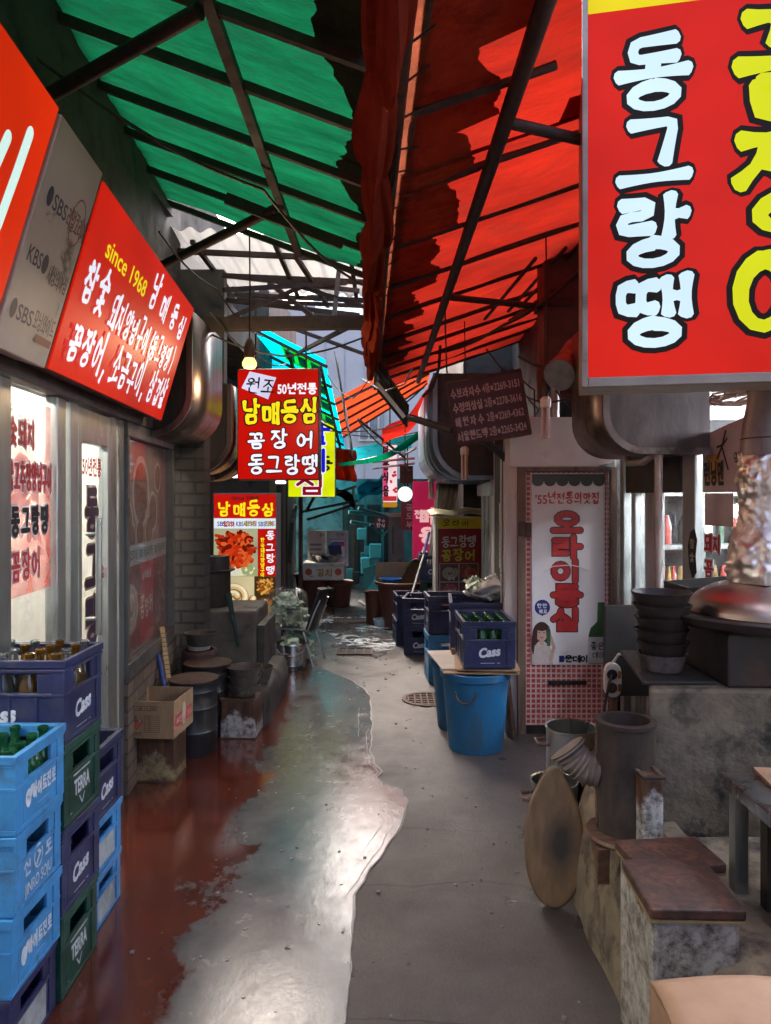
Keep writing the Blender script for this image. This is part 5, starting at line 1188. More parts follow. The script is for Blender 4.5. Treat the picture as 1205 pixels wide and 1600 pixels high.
for k, (x0, y0, x1, y1, mm, lb, ct) in enumerate(((577, 851, 596, 872, m_teal, 'bright teal-lit box lid hanging at the far end', 'box'), (564, 872, 577, 896, m_teal, 'small bright teal-lit box hanging left of the box lid', 'box'),
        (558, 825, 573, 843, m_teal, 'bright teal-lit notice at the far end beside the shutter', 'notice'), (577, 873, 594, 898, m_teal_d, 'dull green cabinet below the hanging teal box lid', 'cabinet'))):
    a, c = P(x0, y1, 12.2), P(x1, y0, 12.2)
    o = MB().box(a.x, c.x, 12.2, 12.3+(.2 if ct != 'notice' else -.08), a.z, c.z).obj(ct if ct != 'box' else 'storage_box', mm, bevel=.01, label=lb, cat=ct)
a = P(580, 937, 12.0)
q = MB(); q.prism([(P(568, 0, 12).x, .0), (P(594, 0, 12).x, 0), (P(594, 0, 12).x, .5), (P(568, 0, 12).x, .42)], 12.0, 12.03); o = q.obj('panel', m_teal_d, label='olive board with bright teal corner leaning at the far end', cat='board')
q = MB(); q.prism([(P(570, 0, 11.97).x, .0), (P(594, 0, 11.97).x, 0), (P(594, 0, 11.97).x, .42)], 11.97, 11.99); q.obj('corner_sheet', m_teal, label='bright teal-lit triangular sheet in front of the olive board', cat='sheet')
MB().tube([(P(562, 922, 11).x, 11, .03), (P(575, 930, 10.6).x, 10.6, .02), (P(588, 936, 10.3).x, 10.3, .015)], .02, 8).obj('hose', m_cable, smooth=True, label='dark hose lying on the floor of the far end', cat='hose')
rnd = random.Random(21)
names = ['leftmost', 'second from left', 'third from left', 'fourth from left', 'fifth from left', 'sixth from left']
for k in range(6):
    px = 548+k*9+rnd.uniform(-2, 2); py = rnd.uniform(850, 905); a = P(px, py, 12.5); w = rnd.uniform(.03, .07); h = rnd.uniform(.1, .3)
    MB().box(a.x-w, a.x+w, 12.45, 12.55, a.z-h, a.z).obj('hanging_goods', [m_teal_d, m_dark, mat('grey_green_goods', (.08, .14, .13), None, .6)][k % 3], bevel=.01, label='small dim bundle hanging before the far shutter, '+names[k]+' of the row', cat='goods', group='bundles hanging before the far shutter')
for k, px in enumerate((552, 571, 598)):
    a = P(px, 860, 12.7); MB().box(a.x-.025, a.x+.025, 12.7, 12.75, .0, 1.75).obj('post', m_teal_d if k else m_rust, label=['rust brown', 'middle teal-lit', 'right teal-lit'][k]+' post in front of the far shutter', cat='post')
m = MB(); m.grid(lambda u, v: (-1.25+.8*u, 10.25+1.0*v, 1.86-.28*u+.06*math.sin(u*9+v*3)-.12*math.sin(v*3.14)), 16, 12)
m.obj('black_tarp', tarp('black_sheet', (.03, .03, .032), (.018, .018, .02), .1), smooth=True, solid=.005, label='black sagging tarpaulin over the foam boxes below the yellow sign', cat='tarpaulin')
m = MB(); m.grid(lambda u, v: (-.42+.5*u, 10.9+.8*v, 1.72+.22*u+.04*math.sin(u*7)-.2*v), 12, 6)
m.obj('blue_tarp', tarp('teal_blue_sheet', (.03, .3, .4), (.02, .2, .28), .6), smooth=True, solid=.004, label='blue-teal tarpaulin flap left of the hanging pink sign', cat='tarpaulin')
for k, (p0, p1) in enumerate(((P(470, 800, 10.3), P(560, 782, 10.5)), (P(480, 812, 10.4), P(548, 790, 10.6)), (P(526, 770, 10.3), P(556, 760, 10.4)))):
    MB().bar(p0, p1, .035).obj('eave_bar', m_frame, label=['topmost', 'lowest', 'shortest'][k]+' dark eave bar above the foam boxes', cat='bar')
# red-white plaque, grey door
a, c = P(584, 826, 11.3), P(606, 808, 11.3)
t = thing('plaque', 'small dark red plaque with white writing on the teal pipes', 'sign', ((a.x+c.x)/2, 11.3, a.z), 0, ry=R(6))
MB().box(-.11, .11, 0, .015, 0, .18).obj('plate', printed('plaque_maroon', (.16, .02, .035)), t); ink = Ink(); ink.hangul('국수', -.06, .1, .05, .05, .01, adv=.065); ink.hangul('한식', -.07, .02, .06, .06, .012, adv=.075); ink.obj('lettering', m_ink_white, t, off=.001)
a, c = P(608, 900, 10.9), P(628, 808, 10.9)
t = thing('door', 'narrow grey metal door at the end beside the pink vertical sign', 'door', ((a.x+c.x)/2, 10.9, 0))
MB().box(-.1, .12, 0, .06, .02, c.z).obj('leaf', mat('grey_door', (.19, .22, .24), (.14, .165, .18), .5, .2, dirt=(.06, .06, .06)), t); MB().box(-.1, .12, -.01, .07, c.z+.002, c.z+.06).obj('header', m_white_metal, t)
MB().tube([(-.04, -.04, .75), (-.04, -.04, 1.15)], .01, 8).obj('handle', m_rust, t)
# hanging pink vertical sign, globe
y = 10.6; a, c = P(598, 785, y), P(621, 695, y)
t = thing('lightbox_sign', 'narrow hanging pink and white vertical sign left of the round globe lamp', 'sign', ((a.x+c.x)/2, y, a.z))
w_ = c.x-a.x; h_ = c.z-a.z
MB().box(-w_/2, w_/2, .004, .12, 0, h_).obj('case', m_alu, t); MB().box(-w_/2+.004, w_/2-.004, -.003, .0035, .004, h_-.004).obj('face', lit('pale_pink_face', '#f6d8dc', .92, .3), t)
ink = Ink(); ink.rect(-w_/2+.005, -w_/2+.075, .1, h_-.01); ink.obj('stripe', lit('rose_stripe', '#e04878', .8), t, off=.004)
ink = Ink(); ink.hangul('비음식음', -w_/2+.008, h_-.17, .08, .15, .022, down=.19); ink.obj('lettering', blk, t, off=.0055)
ink = Ink(); rnd = random.Random(9)
for k in range(8): ink.disc(rnd.uniform(0, w_/2-.01), rnd.uniform(.15, h_-.05), .018, .025, rot=rnd.random()*3)
ink.rect(-w_/2+.005, w_/2-.01, .02, .09); ink.obj('petals', lit('petal_red', '#d83040', .7), t, off=.005)
MB().box(-w_/2, w_/2, 0, .11, -.07, -.002).obj('bottom_cap', lit('amber_cap', '#d8941c', .6), t, bevel=.02)
MB().tube([(0, .06, h_), (0, .06, h_+.7)], .012, 6).obj('hanger', m_rust, t)
p = P(633, 772, 9.8)
t = thing('globe_lamp', 'round white glowing globe lamp in front of the pink shop sign', 'lamp', p)
MB().lathe([(.0, -.1)]+[(.1*math.sin(a), -.1*math.cos(a)) for a in [math.pi*k/12 for k in range(1, 12)]]+[(0, .1)], 24).obj('globe', lit('globe_white', '#fffaf2', 1.4, var=.01), t, smooth=True)
MB().tube([(0, 0, .098), (0, .0, .9)], .008, 6).obj('stem', m_cable, t)
# pink shop board on the right
y = 9.9; a, c = P(645, 882, y), P(690, 752, y)
t = thing('shop_sign', 'crimson pink vertical sign board with pale pink lettering behind the mop pole', 'sign', ((a.x+c.x)/2, y, a.z))
w_ = c.x-a.x; h_ = c.z-a.z
MB().box(-w_/2, w_/2, 0, .06, 0, h_).obj('board', lit('crimson_board', '#c02250', .62), t)
pk = lit('pale_pink_letter', '#f4b8b8', .85)
ink = Ink(); ink.hangul('전명희', -w_/2+.03, h_-.5, .09, .11, .02, adv=.1); ink.hangul('미용실', -w_/2+.1, .55, .2, .2, .045, down=.26); ink.obj('lettering', pk, t, off=.001)
y = 10.3; a, c = P(628, 828, y), P(646, 785, y)
t = thing('shop_sign', 'small dark red sign with white strokes under the globe lamp', 'sign', ((a.x+c.x)/2, y, a.z))
MB().box(-.09, .09, 0, .03, 0, .4).obj('board', printed('wine_red', (.2, .02, .04)), t); ink = Ink(); ink.hangul('금도부', -.02, .27, .09, .09, .014, down=.12); ink.obj('lettering', printed('silver_print', (.5, .5, .52)), t, off=.001)
MB().tube([(0, .015, .4), (0, .015, 1.2)], .01, 6).obj('hanger', m_rust, t)
# metal frame under the eaves there
t = thing('canopy', 'thin steel canopy frame above the hanging pink sign', 'frame', (.3, 10.2, 2.2))
for a, b in ((P(580, 722, 10), P(648, 716, 10)), (P(582, 732, 10.4), P(648, 724, 10.4)), (P(560, 655, 9), P(632, 715, 10)), (P(625, 715, 10.2), P(650, 700, 9.4)), (P(540, 725, 9.6), P(600, 712, 10))):
    MB().tube([a, b], .016, 8).obj('rail', m_alu if a.z < 2.3 else m_frame, t, world=True)
MB().box(P(625, 0, 10.2).x, P(640, 0, 10.2).x+.05, 10.2, 10.3, P(0, 755, 10.2).z, P(0, 728, 10.2).z).obj('transformer_box', m_rust, t, world=True)
# buildings closing the right side far down
t = thing('building', 'dim right-hand building beyond the big blue-grey hood', 'building', (1.5, 9.5, 0))
MB().box(.95, 3, 9.0, 13, 0, 5).obj('wall', m_wall_dark, t, world=True)
MB().box(1.55, 3, 5.66, 9.0, 2.0, 6).obj('upper_wall', m_wall_dark, t, world=True)

# ================================================================== RIGHT: MIDDLE
# brown tub with rubbish
x, yy = P(628, 0, 9.0).x, 9.05
tub('tub', 'big brown plastic tub filled with cardboard, basin and scrap metal on the right', x, yy, .3, .56, .72)
t = thing('basin', 'bright blue plastic basin lying in the big brown tub', 'basin', (x-.14, yy-.1, .53)); MB().lathe([(0, .0), (.09, 0), (.13, .07), (.14, .07), (.12, .065), (.08, .012), (0, .012)], 24).obj('body', mat('bright_blue', (.03, .2, .6), None, .35, bump=0), t, smooth=True)
MB().box(-.02+x-.3, x+.3, yy+.05, yy+.06, .5, .78, ).obj('cardboard_sheet', m_card, label='torn cardboard sheet standing at the back of the brown tub', cat='cardboard')
m = MB(); m.grid(lambda u, v: (x-.02+.32*u, yy-.1+.22*v, .56+.28*math.sin(u*2.6)*(1-.3*v)), 12, 8); m.obj('scrap_metal', m_steel, smooth=True, solid=.004, label='curved shiny scrap metal sheet in the brown tub', cat='scrap')
t = thing('tub', 'narrow brown pail left of the big brown tub with scrap', 'tub', (x-.34, yy+.25, 0)); MB().lathe([(0, 0), (.1, 0), (.12, .38), (.13, .38), (.13, .4), (.1, .39), (.08, .01), (0, .01)], 24).obj('body', MATS['brown_plastic'], t, smooth=True)
gx, gy = G(596, 978); t = thing('basin', 'small pale blue bowl on the wet floor left of the brown tub', 'basin', (gx, gy, .003)); MB().lathe([(0, 0), (.08, 0), (.1, .08), (.105, .08), (.1, .085), (.07, .012), (0, .012)], 24).obj('body', mat('pale_blue_plastic', (.45, .58, .68), None, .4, bump=0), t, smooth=True)
t = thing('mop', 'white mop pole with blue grip leaning over the crates', 'mop', P(637, 950, 8.0))
MB().tube([P(634, 960, 7.95), P(667, 850, 8.6)], .011, 8).obj('pole', m_plastic_white, t, world=True, smooth=True); MB().tube([P(662, 866, 8.5), P(671, 832, 8.7)], .018, 8).obj('grip', mat('grip_blue', (.06, .08, .3), None, .4), t, world=True, smooth=True)
# standing sign right
y = 8.4; a, c = P(680, 1000, y), P(755, 808, y)
t = thing('lightbox_sign', 'red and yellow standing sign with four meat pictures behind the navy crates on the right', 'sign', ((a.x+c.x)/2, y, 0), R(6))
w_ = c.x-a.x; zt = c.z
MB().box(-w_/2, w_/2, .004, .2, .05, zt).obj('case', m_plastic_white, t, bevel=.006)
def u(px): return (px-717.5)/F*y
def v(py): return 1.6-(py-775)/F*y
MB().box(-w_/2+.03, w_/2-.01, -.003, .0035, .08, v(826)).obj('face', printed('stand_maroon', (.27, .018, .018)), t); MB().box(-w_/2+.03, w_/2-.01, -.003, .0035, v(825.5), zt-.01).obj('yellow_band', printed('stand_yellow', (.6, .46, .02)), t)
ink = Ink(); ink.hangul('오다이', u(692), v(822), .08, .07, .012, adv=.11, brush=.15); ink.obj('lettering', m_ink, t, off=.004)
ink = Ink(); ink.hangul('동그랑땡', u(690), v(855), .09, .13, .018, adv=.1, brush=.1, seed=41); ink.obj('lettering', printed('stand_white', (.6, .6, .58)), t, off=.004)
ink = Ink(); ink.hangul('꼼장어', u(690), v(876), .11, .13, .024, adv=.135, brush=.12, seed=42); ink.obj('lettering', printed('stand_yellow_letter', (.55, .5, .03)), t, off=.004)
ink = Ink(); ink.rect(u(686), u(748), v(937), v(880)); ink.obj('picture_frame', printed('stand_grey', (.4, .36, .34)), t, off=.0038)
cells = [(687.5, 716, 908, 881), (718, 747, 908, 881), (687.5, 716, 936, 910), (718, 747, 936, 910)]
cols = [((.36, .3, .25), (.25, .17, .12), (.45, .38, .3)), ((.4, .06, .03), (.25, .03, .02), (.5, .16, .1)), ((.45, .1, .12), (.35, .05, .06), (.55, .25, .25)), ((.42, .1, .06), (.3, .05, .03), (.55, .3, .22))]
for k, (cell, cc) in enumerate(zip(cells, cols)):
    x0, x1, y0, y1 = cell; ink = Ink(); ink.rect(u(x0), u(x1), v(y0), v(y1)); ink.obj('food_picture', printed('dish_%s' % 'abcd'[k], (.12, .05, .04)), t, off=.0042)
    ms = [printed('meat_tone_%s' % 'abcdefghijkl'[k*3+j], cc[j]) for j in range(3)]
    if k == 0: coil(t, u(702), v(895), .09, .035, ms[1:]+ms[:1], .0044, 2.0)
    else: food_ribbons(t, u(x0), u(x1), v(y0), v(y1), ms, 12, .1, .0044, 50+k, w=.026)
    ink = Ink(); ink.hangul('고기', u(x0)+.09, v(y0)+.012, .03, .035, .006, adv=.045); ink.obj('lettering', m_ink_white, t, off=.0056)
m = MB(); m.grid(lambda uu, vv: (-w_/2-.06+(w_+.12)*uu, -.05+.25*vv, zt+.02+.06*vv+.03*uu+.012*math.sin(uu*12)), 16, 4); m.obj('paper_flap', mat('cream_flap', (.55, .5, .3), (.48, .43, .25), .6), t, smooth=True, solid=.01)
for sx in (-.2, .2): MB().box(sx-.02, sx+.02, 0, .2, 0, .05).obj('foot', m_rust, t)
# shop front right middle (white boards, glass, plastic curtain)
t = thing('building', 'white-boarded shop side wall with notices behind the blue bins', 'building', (1.1, 6.5, 0))
angR = math.atan2(.26, 3.0)
def wr(yy): return .8+.0867*(yy-5)
M = Matrix.Translation((.8, 5.0, 0)) @ Matrix.Rotation(-math.atan(.0867), 4, 'Z')   # local y runs along the wall, away from the camera
q = MB(); q.box(0, .08, .0, 1.25, 0, 2.12, M); q.obj('wall', m_white_metal, t, world=True)
for y0, y1, z0, z1 in ((.06, .36, .3, 1.06), (.06, .36, 1.07, 1.9), (.42, .78, .25, 1.6), (.82, 1.22, .2, 1.6)):
    MB().box(-.012, -.001, y0, y1, z0, z1, M).obj('board', mat('scuffed_white_board', (.6, .58, .55), (.5, .47, .44), .5, scale=3, stretch=(1, 1, .4), bump=.1, dirt=(.25, .17, .12), dirt_lo=.6), t, world=True)
for y0, y1, z0, z1, mm in ((.1, .26, 1.1, 1.55, printed('notice_cream', (.6, .57, .5))), (.5, .68, 1.05, 1.42, printed('notice_yellow', (.6, .58, .2))), (.5, .68, 1.43, 1.52, printed('notice_pink', (.55, .22, .25)))):
    nb = MB().box(-.016, -.0125, y0, y1, z0, z1, M).obj('notice', mm, t, world=True)
    tx = MB(); k = z0+.03
    while k < z1-.03: tx.box(-.0175, -.0165, y0+.02, y1-.025, k, k+.012, M); k += .04
    tx.obj('print', printed('notice_ink', (.12, .1, .09)), nb, world=True)
MB().box(-.02, .06, 1.25, 1.33, 0, 2.0, M).obj('post', m_alu, t, world=True); MB().box(-.02, .06, 1.95, 2.02, 0, 2.0, M).obj('post', m_alu, t, world=True); MB().box(-.02, .06, 2.9, 2.98, 0, 2.0, M).obj('post', m_alu, t, world=True)
MB().box(.0, .012, 1.33, 4.0, .05, 2.0, M).obj('glass_pane', glass('milky_glass', (.75, .8, .8), .1, .05, .35), t, world=True)
MB().box(.5, .52, 1.3, 4.0, .0, 2.0, M).obj('inner_wall', mat('dim_inner', (.25, .2, .16), (.14, .1, .08), .7, scale=5), t, world=True)
MB().box(-.03, .07, 1.2, 4.0, 1.6, 1.72, M).obj('header', m_alu, t, world=True)
m = MB(); m.grid(lambda uu, vv: (P(688, 0, 8.2).x+.0+.28*uu*(1-.25*vv)-.12*vv+.015*math.sin(uu*30), 8.75+.03*math.cos(uu*30), 1.75-1.05*vv), 30, 8)
m.obj('plastic_curtain', mat('grey_plastic_sheet', (.42, .37, .32), (.33, .29, .25), .4), smooth=True, solid=.003, label='grey-brown plastic curtain gathered above the red and yellow standing sign', cat='curtain')

# bins
m_bin = mat('blue_rubber', (.014, .13, .29), (.01, .09, .21), .5, scale=6, stretch=(1, 1, .4), bump=.12, dirt=(.04, .075, .11), dirt_lo=.5, dirt_hi=.72, dscale=7)
def bin_(label, x, yy, h, r):
    t = thing('bin', label, 'bin', (x, yy, 0))
    MB().lathe([(0, .004), (r*.76, 0), (r*.78, .015), (r*.94, h-.07), (r*.95, h-.05), (r*1.02, h-.045), (r*1.03, h-.005), (r*.99, h), (r*.92, h-.01), (r*.74, .02), (0, .018)], 48).obj('body', m_bin, t, smooth=True)
    MB().tube([(-.2*r+.35*r*math.cos(a)*.8-.2*r, -r*.97-.012, h-.09-.075*math.sin(a)) for a in [math.pi*k/10 for k in range(11)]], .006, 8).obj('handle', m_bin if 0 else m_rust, t, smooth=True); return t
bin_('front blue rubber bin with wire handle, under the cardboard and bottle crate', .575, 4.7, .5, .222)
bin_('rear blue rubber bin, half hidden left behind the front one', .53, 5.12, .48, .215)
def plate(label, cx, cy, z, w, d, rz, m=m_card, th=.007):
    MB().box(-w/2, w/2, -d/2, d/2, z, z+th, Matrix.Translation((cx, cy, 0)) @ Matrix.Rotation(rz, 4, 'Z')).obj('cardboard_sheet', m, label=label, cat='cardboard')
plate('brown cardboard sheet lying directly on the front blue bin', .6, 4.74, .5015, .47, .42, R(-3)); plate('grey-white board on the cardboard sheet over the blue bins', .54, 4.9, .512, .44, .55, R(7), mat('grey_board', (.4, .36, .33), (.33, .29, .26), .7, bump=.05)); plate('uppermost thin cardboard right under the bottle crate', .65, 4.78, .522, .4, .5, R(-5))
MB().box(.45, .62, 5.0, 5.2, .521, .56).obj('carton', m_card_pale, bevel=.004, label='flattened pale carton behind the bottle crate on the bins', cat='box')
MB().box(-.09, .09, -.01, .01, 0, .8, Matrix.Translation((.86, 4.93, 0)) @ Matrix.Rotation(R(70), 4, 'Z') @ Matrix.Rotation(R(-6), 4, 'X')).obj('plywood_board', m_wood, label='narrow brown plywood strip leaning behind the blue bins', cat='board')
m = MB()
def bag(uu, vv):
    a = uu*6.2832; f = math.sin(math.pi*min(1, .12+vv*.86))**.6; r0 = 1+.22*mnoise.noise(Vector((math.cos(a)*2, math.sin(a)*2, vv*5)))+.06*math.sin(a*9+vv*7)
    return (.02+.17*f*r0*math.cos(a)+.1*vv, .13*f*r0*math.sin(a), .17*vv*(1+.35*math.cos(a))+.02*math.sin(a*5+vv*9)*vv)
m.grid(bag, 60, 24); t = thing('plastic_bag', 'crumpled clear plastic bag of greens lying on the rear navy crate', 'bag', (.72, 5.28, .868), s=1.25); m.obj('film', glass('bag_film', (.85, .87, .87), .3, .16, 1.6), t, smooth=True)
rnd = random.Random(5); q = MB()
for k in range(24):
    c = Vector((rnd.uniform(-.1, .08), rnd.uniform(-.08, .08), rnd.uniform(.02, .1))); s = .03; rot = Matrix.Rotation(rnd.uniform(0, 6), 3, 'Z') @ Matrix.Rotation(rnd.uniform(-1, 1), 3, 'X')
    q.grid(lambda a, b: tuple(c+rot @ Vector(((a-.5)*2*s, (b-.5)*2*s, .012*math.sin(a*8)))), 4, 4)
q.obj('greens', m_cab, t, smooth=True)

# ================================================================== RIGHT: TILED DOOR
t = thing('kiosk', 'pink-lit tiled kiosk front with a closed poster door at right', 'kiosk', (1.2, 5.0, 0))
yd = 4.97
m_pink_lit = mat('dirty_panel_pink_light', (.7, .55, .48), (.6, .46, .4), .55, scale=3, bump=.1, dirt=(.2, .1, .07), dirt_lo=.62, dirt_hi=.8)  # white panel with pink light put into its colour, dirt on top
m_brown_wood = mat('brown_door_frame', (.2, .12, .08), (.13, .075, .05), .65, scale=8, stretch=(3, 3, .4), bump=.35, dirt=(.04, .025, .018), dirt_lo=.55)
xl, xr = P(820, 0, yd).x, P(946, 0, yd).x
zt = P(0, 737, yd).z
MB().prism([(.83, zt+.03), (1.42, zt+.03), (1.52, zt+.06), (1.6, zt+.16), (1.6, 2.13), (.83, 2.13)], yd-.03, yd+.3).obj('lintel', m_pink_lit, t, world=True, bevel=.006)
MB().box(.805, .93, yd-.012, yd+.02, 0, 2.12).obj('corner_board', mat('grimy_corner', (.68, .58, .52), (.55, .46, .4), .6, scale=5, stretch=(2, 2, .4), bump=.2, dirt=(.08, .05, .035), dirt_lo=.55), t, world=True)
f = MB(); f.box(.885, .94, yd-.045, yd-.013, 0, zt+.03); f.box(.94, xr+.02, yd-.045, yd-.013, zt, zt+.029); f.box(xr+.02, xr+.07, yd-.045, yd-.013, 0, zt+.029); f.obj('door_frame', m_brown_wood, t, world=True, bevel=.004)
dz = MB().box(.945, xr+.015, yd-.02, yd+.02, .06, zt-.004).obj('door', pattern('red_mosaic', 'b', (.62, .1, .085), (.45, .045, .04), (.7, .55, .48), .034, .034, .16, .3, 0., .6), t, world=True)
dz.name = 'door'
MB().box(.945, xr+.015, yd-.0205, yd+.019, 0, .058).obj('door_sill', m_black, t, world=True)
hb = MB(); hb.box(P(855, 0, yd).x, P(915, 0, yd).x, yd-.034, yd-.0215, P(0, 1068, yd).z, P(0, 1062, yd).z); hb.obj('letter_slot', m_black, dz, world=True)
zb = P(0, 1037, yd).z; x0 = P(830, 0, yd).x; x1 = P(943, 0, yd).x
MB().box(x0, x1, yd-.03, yd-.0215, zb, zt-.01).obj('poster', mat('white_vinyl', (.78, .72, .7), (.7, .64, .62), .35, scale=2, bump=.04, dirt=(.4, .3, .26), dirt_lo=.66), dz, world=True)
MT = Matrix.Translation((0, yd-.0306, 0))
inv = world_of(dz).inverted()
def pt(inkk, m, off, name='lettering'): inkk.obj(name, m, dz, '-Y', off, M=inv @ MT)
def X(px): return P(px, 0, yd).x
def Z(py): return P(0, py, yd).z
dark_print = printed('charcoal_print', (.04, .035, .035))
ink = Ink(); ink.rect(x0, x1, Z(752), Z(741))
for k in range(6): ink.disc(X(839+k*19), Z(752), .04, .034)
pt(ink, dark_print, .0004, 'scalloped_valance')
ink = Ink(); ink.hangul("년전통의맛집", X(855), Z(787), .05, .075, .012, adv=.059, brush=.06); ink.type("'55", X(835), Z(787), .06, .02, width=.08); pt(ink, m_ink_red, .0006)
for m_, pen, off in ((dark_print, .05, .0006), (printed('poster_scarlet', (.55, .035, .035)), .036, .0018)):
    ink = Ink(); ink.hangul('오라이등심', X(862), Z(832), .19, .134, pen, down=.1625); pt(ink, m_, off)
ink = Ink(); ink.disc(X(846), Z(948), .052); ink.poly([(X(846), Z(962)), (X(840), Z(955)), (X(850), Z(955))]); pt(ink, printed('bubble_blue', (.02, .03, .2)), .0006, 'speech_bubble')
ink = Ink(); ink.hangul('한잔', X(838), Z(949), .03, .03, .005, adv=.036); ink.hangul('해요', X(841), Z(957), .022, .025, .005, adv=.03); pt(ink, m_ink_white, .0012)
# a woman in a white blouse, printed
ink = Ink(); ink.disc(X(845), Z(990), .062, .085); ink.disc(X(836), Z(1004), .03, .09); ink.disc(X(852), Z(1012), .02, .06); pt(ink, printed('hair_brown', (.07, .03, .022)), .0006, 'printed_hair')
ink = Ink(); ink.poly([(X(831), Z(1036)), (X(834), Z(1008)), (X(840), Z(1001)), (X(850), Z(1001)), (X(858), Z(1010)), (X(864), Z(1020)), (X(862), Z(1036))]); pt(ink, printed('blouse', (.62, .5, .44)), .0008, 'printed_blouse')
ink = Ink(); ink.disc(X(845), Z(988), .04, .055); ink.rect(X(842), X(848), Z(1006), Z(996)); ink.stroke([(X(858), Z(1030)), (X(864), Z(1010)), (X(858), Z(992))], .022); pt(ink, printed('skin', (.6, .36, .27)), .0012, 'printed_skin')
ink = Ink(); ink.disc(X(845), Z(979.5), .042, .022); ink.stroke([(X(837), Z(984)), (X(836), Z(1000))], .014); ink.stroke([(X(853.5), Z(984)), (X(854.5), Z(1000))], .014); pt(ink, MATS['hair_brown'], .0016, 'printed_hair')
ink = Ink(); ink.disc(X(841.5), Z(987), .006, .004); ink.disc(X(848.5), Z(987), .006, .004); ink.stroke([(X(843), Z(994.5)), (X(847), Z(994.5))], .005); pt(ink, printed('lip_dark', (.25, .05, .05)), .002, 'printed_face')
ink = Ink(); ink.rect(X(853), X(858.5), Z(1008), Z(985)); ink.rect(X(854.5), X(857), Z(985), Z(977)); pt(ink, printed('bottle_print', (.05, .16, .08)), .002, 'printed_bottle')
ink = Ink(); ink.poly([(X(918), Z(1036)), (X(918), Z(990)), (X(921), Z(980)), (X(931), Z(970)), (X(932), Z(940)), (X(943), Z(940)), (X(943), Z(1036))]); pt(ink, printed('soju_green', (.06, .14, .05)), .0006, 'printed_bottle')
ink = Ink(); ink.rect(X(917), X(942.8), Z(1035), Z(994)); pt(ink, printed('soju_label', (.55, .54, .5)), .001, 'printed_label')
ink = Ink(); ink.hangul('좋은', X(921), Z(1014), .045, .05, .007, adv=.048, brush=.15); ink.hangul('데이', X(924), Z(1027), .035, .04, .006, adv=.04, brush=.15); ink.hangul('운데이', X(881), Z(1033), .05, .045, .01, adv=.053); pt(ink, m_ink, .0016)
ink = Ink(); ink.rect(X(872), X(880), Z(1033), Z(1023)); pt(ink, printed('bubble_blue', (.02, .03, .2)), .0012)
MB().tube([(X(848), yd-.033, Z(892)), (X(862), yd-.04, Z(884)), (X(890), yd-.042, Z(882)), (X(908), yd-.04, Z(886)), (X(917), yd-.033, Z(891))], .0035, 6).obj('string', m_plastic_white, dz, world=True)
for px, py in ((815, 826), (826, 828)):
    a = P(px, py, yd-.05); MB().box(a.x-.02, a.x+.02, yd-.062, yd-.046, a.z-.05, a.z+.05).obj('hinge', m_rust, t, world=True, bevel=.004)
MB().box(.8, 2.6, 5.02, 5.4, 0, 2.12).obj('rear_body', m_wall_dark, t, world=True)
# unlit compact lamps
def cfl(label, px, py, y, top):
    p = P(px, py, y); t = thing('compact_lamp', label, 'lamp', p); m = MB()
    for k in range(4):
        a = k*math.pi/2+.4; m.tube([(.02*math.cos(a), .02*math.sin(a), 0), (.02*math.cos(a), .02*math.sin(a), .19)], .011, 8)
    m.lathe([(0, -.012), (.03, -.008), (.031, 0), (0, .004)], 16); m.obj('tubes', mat('pinkish_tube', (.6, .5, .47), (.5, .4, .37), .25, bump=0), t, smooth=True)
    MB().lathe([(0, .19), (.034, .19), (.036, .24), (.02, .26), (0, .262)], 16).obj('base', m_plastic_white, t, smooth=True)
    MB().lathe([(.026, .262), (.03, .3), (.02, .34), (0, .345)], 14).obj('socket', m_black, t, smooth=True); MB().tube([(0, 0, .34), (.01, 0, .6), (.0, .0, top-p.z)], .005, 6).obj('cord', m_cable, t)
cfl('unlit spiral lamp hanging in front of the pink-lit kiosk lintel', 853, 683, 4.7, 3.3); cfl('unlit lamp hanging before the big blue-grey hood', 726, 748, 5.9, 3.0); cfl('small unlit lamp hanging near the pink shop board', 674, 778, 8.6, 2.9)
# dark phone number board
a, c = P(706, 693, 4.8), P(820, 582, 4.8)
t = thing('sign_board', 'dark maroon tilted board listing shop names and telephone numbers', 'sign', ((a.x+c.x)/2, 4.8, (a.z+c.z)/2), R(-6), ry=R(-9.5))
w_, h_ = .475, .405
MB().box(-w_/2, w_/2, 0, .03, -h_/2, h_/2).obj('board', mat('maroon_board', (.06, .014, .02), (.045, .011, .015), .5, bump=.05), t)
f = MB(); f.box(-w_/2-.01, w_/2+.01, -.008, .04, h_/2, h_/2+.014); f.box(-w_/2-.01, w_/2+.01, -.008, .04, -h_/2-.014, -h_/2); f.box(-w_/2-.012, -w_/2, -.008, .04, -h_/2, h_/2); f.box(w_/2, w_/2+.012, -.008, .04, -h_/2, h_/2); f.obj('frame', m_rust, t)
ink = Ink()
for k, (nm, fl, num) in enumerate((('수보라자수', '4층', '2269-3151'), ('수정의상실', '2층', '2278-3616'), ('해원자수', '2층', '2269-4362'), ('서울핸드백', '2층', '2265-3424'))):
    z = .1-.095*k; ink.hangul(nm, -.225, z, .034, .06, .008, adv=.2/len(nm)); ink.type(fl, -.018, z+.006, .05, .02, width=.05); ink.rect(.037, .053, z+.012, z+.04); ink.type(num, .058, z+.005, .05, .022, width=.165)
ink.obj('lettering', printed('dull_pink_print', (.42, .26, .25)), t, off=.0012)
MB().tube([P(640, 652, 5.4), P(672, 662, 5.2), P(706, 672, 4.95), P(760, 690, 4.95), P(800, 725, 5.0)], .026, 10).obj('conduit', m_black, smooth=True, label='thick black bent conduit running behind the phone number board', cat='pipe')
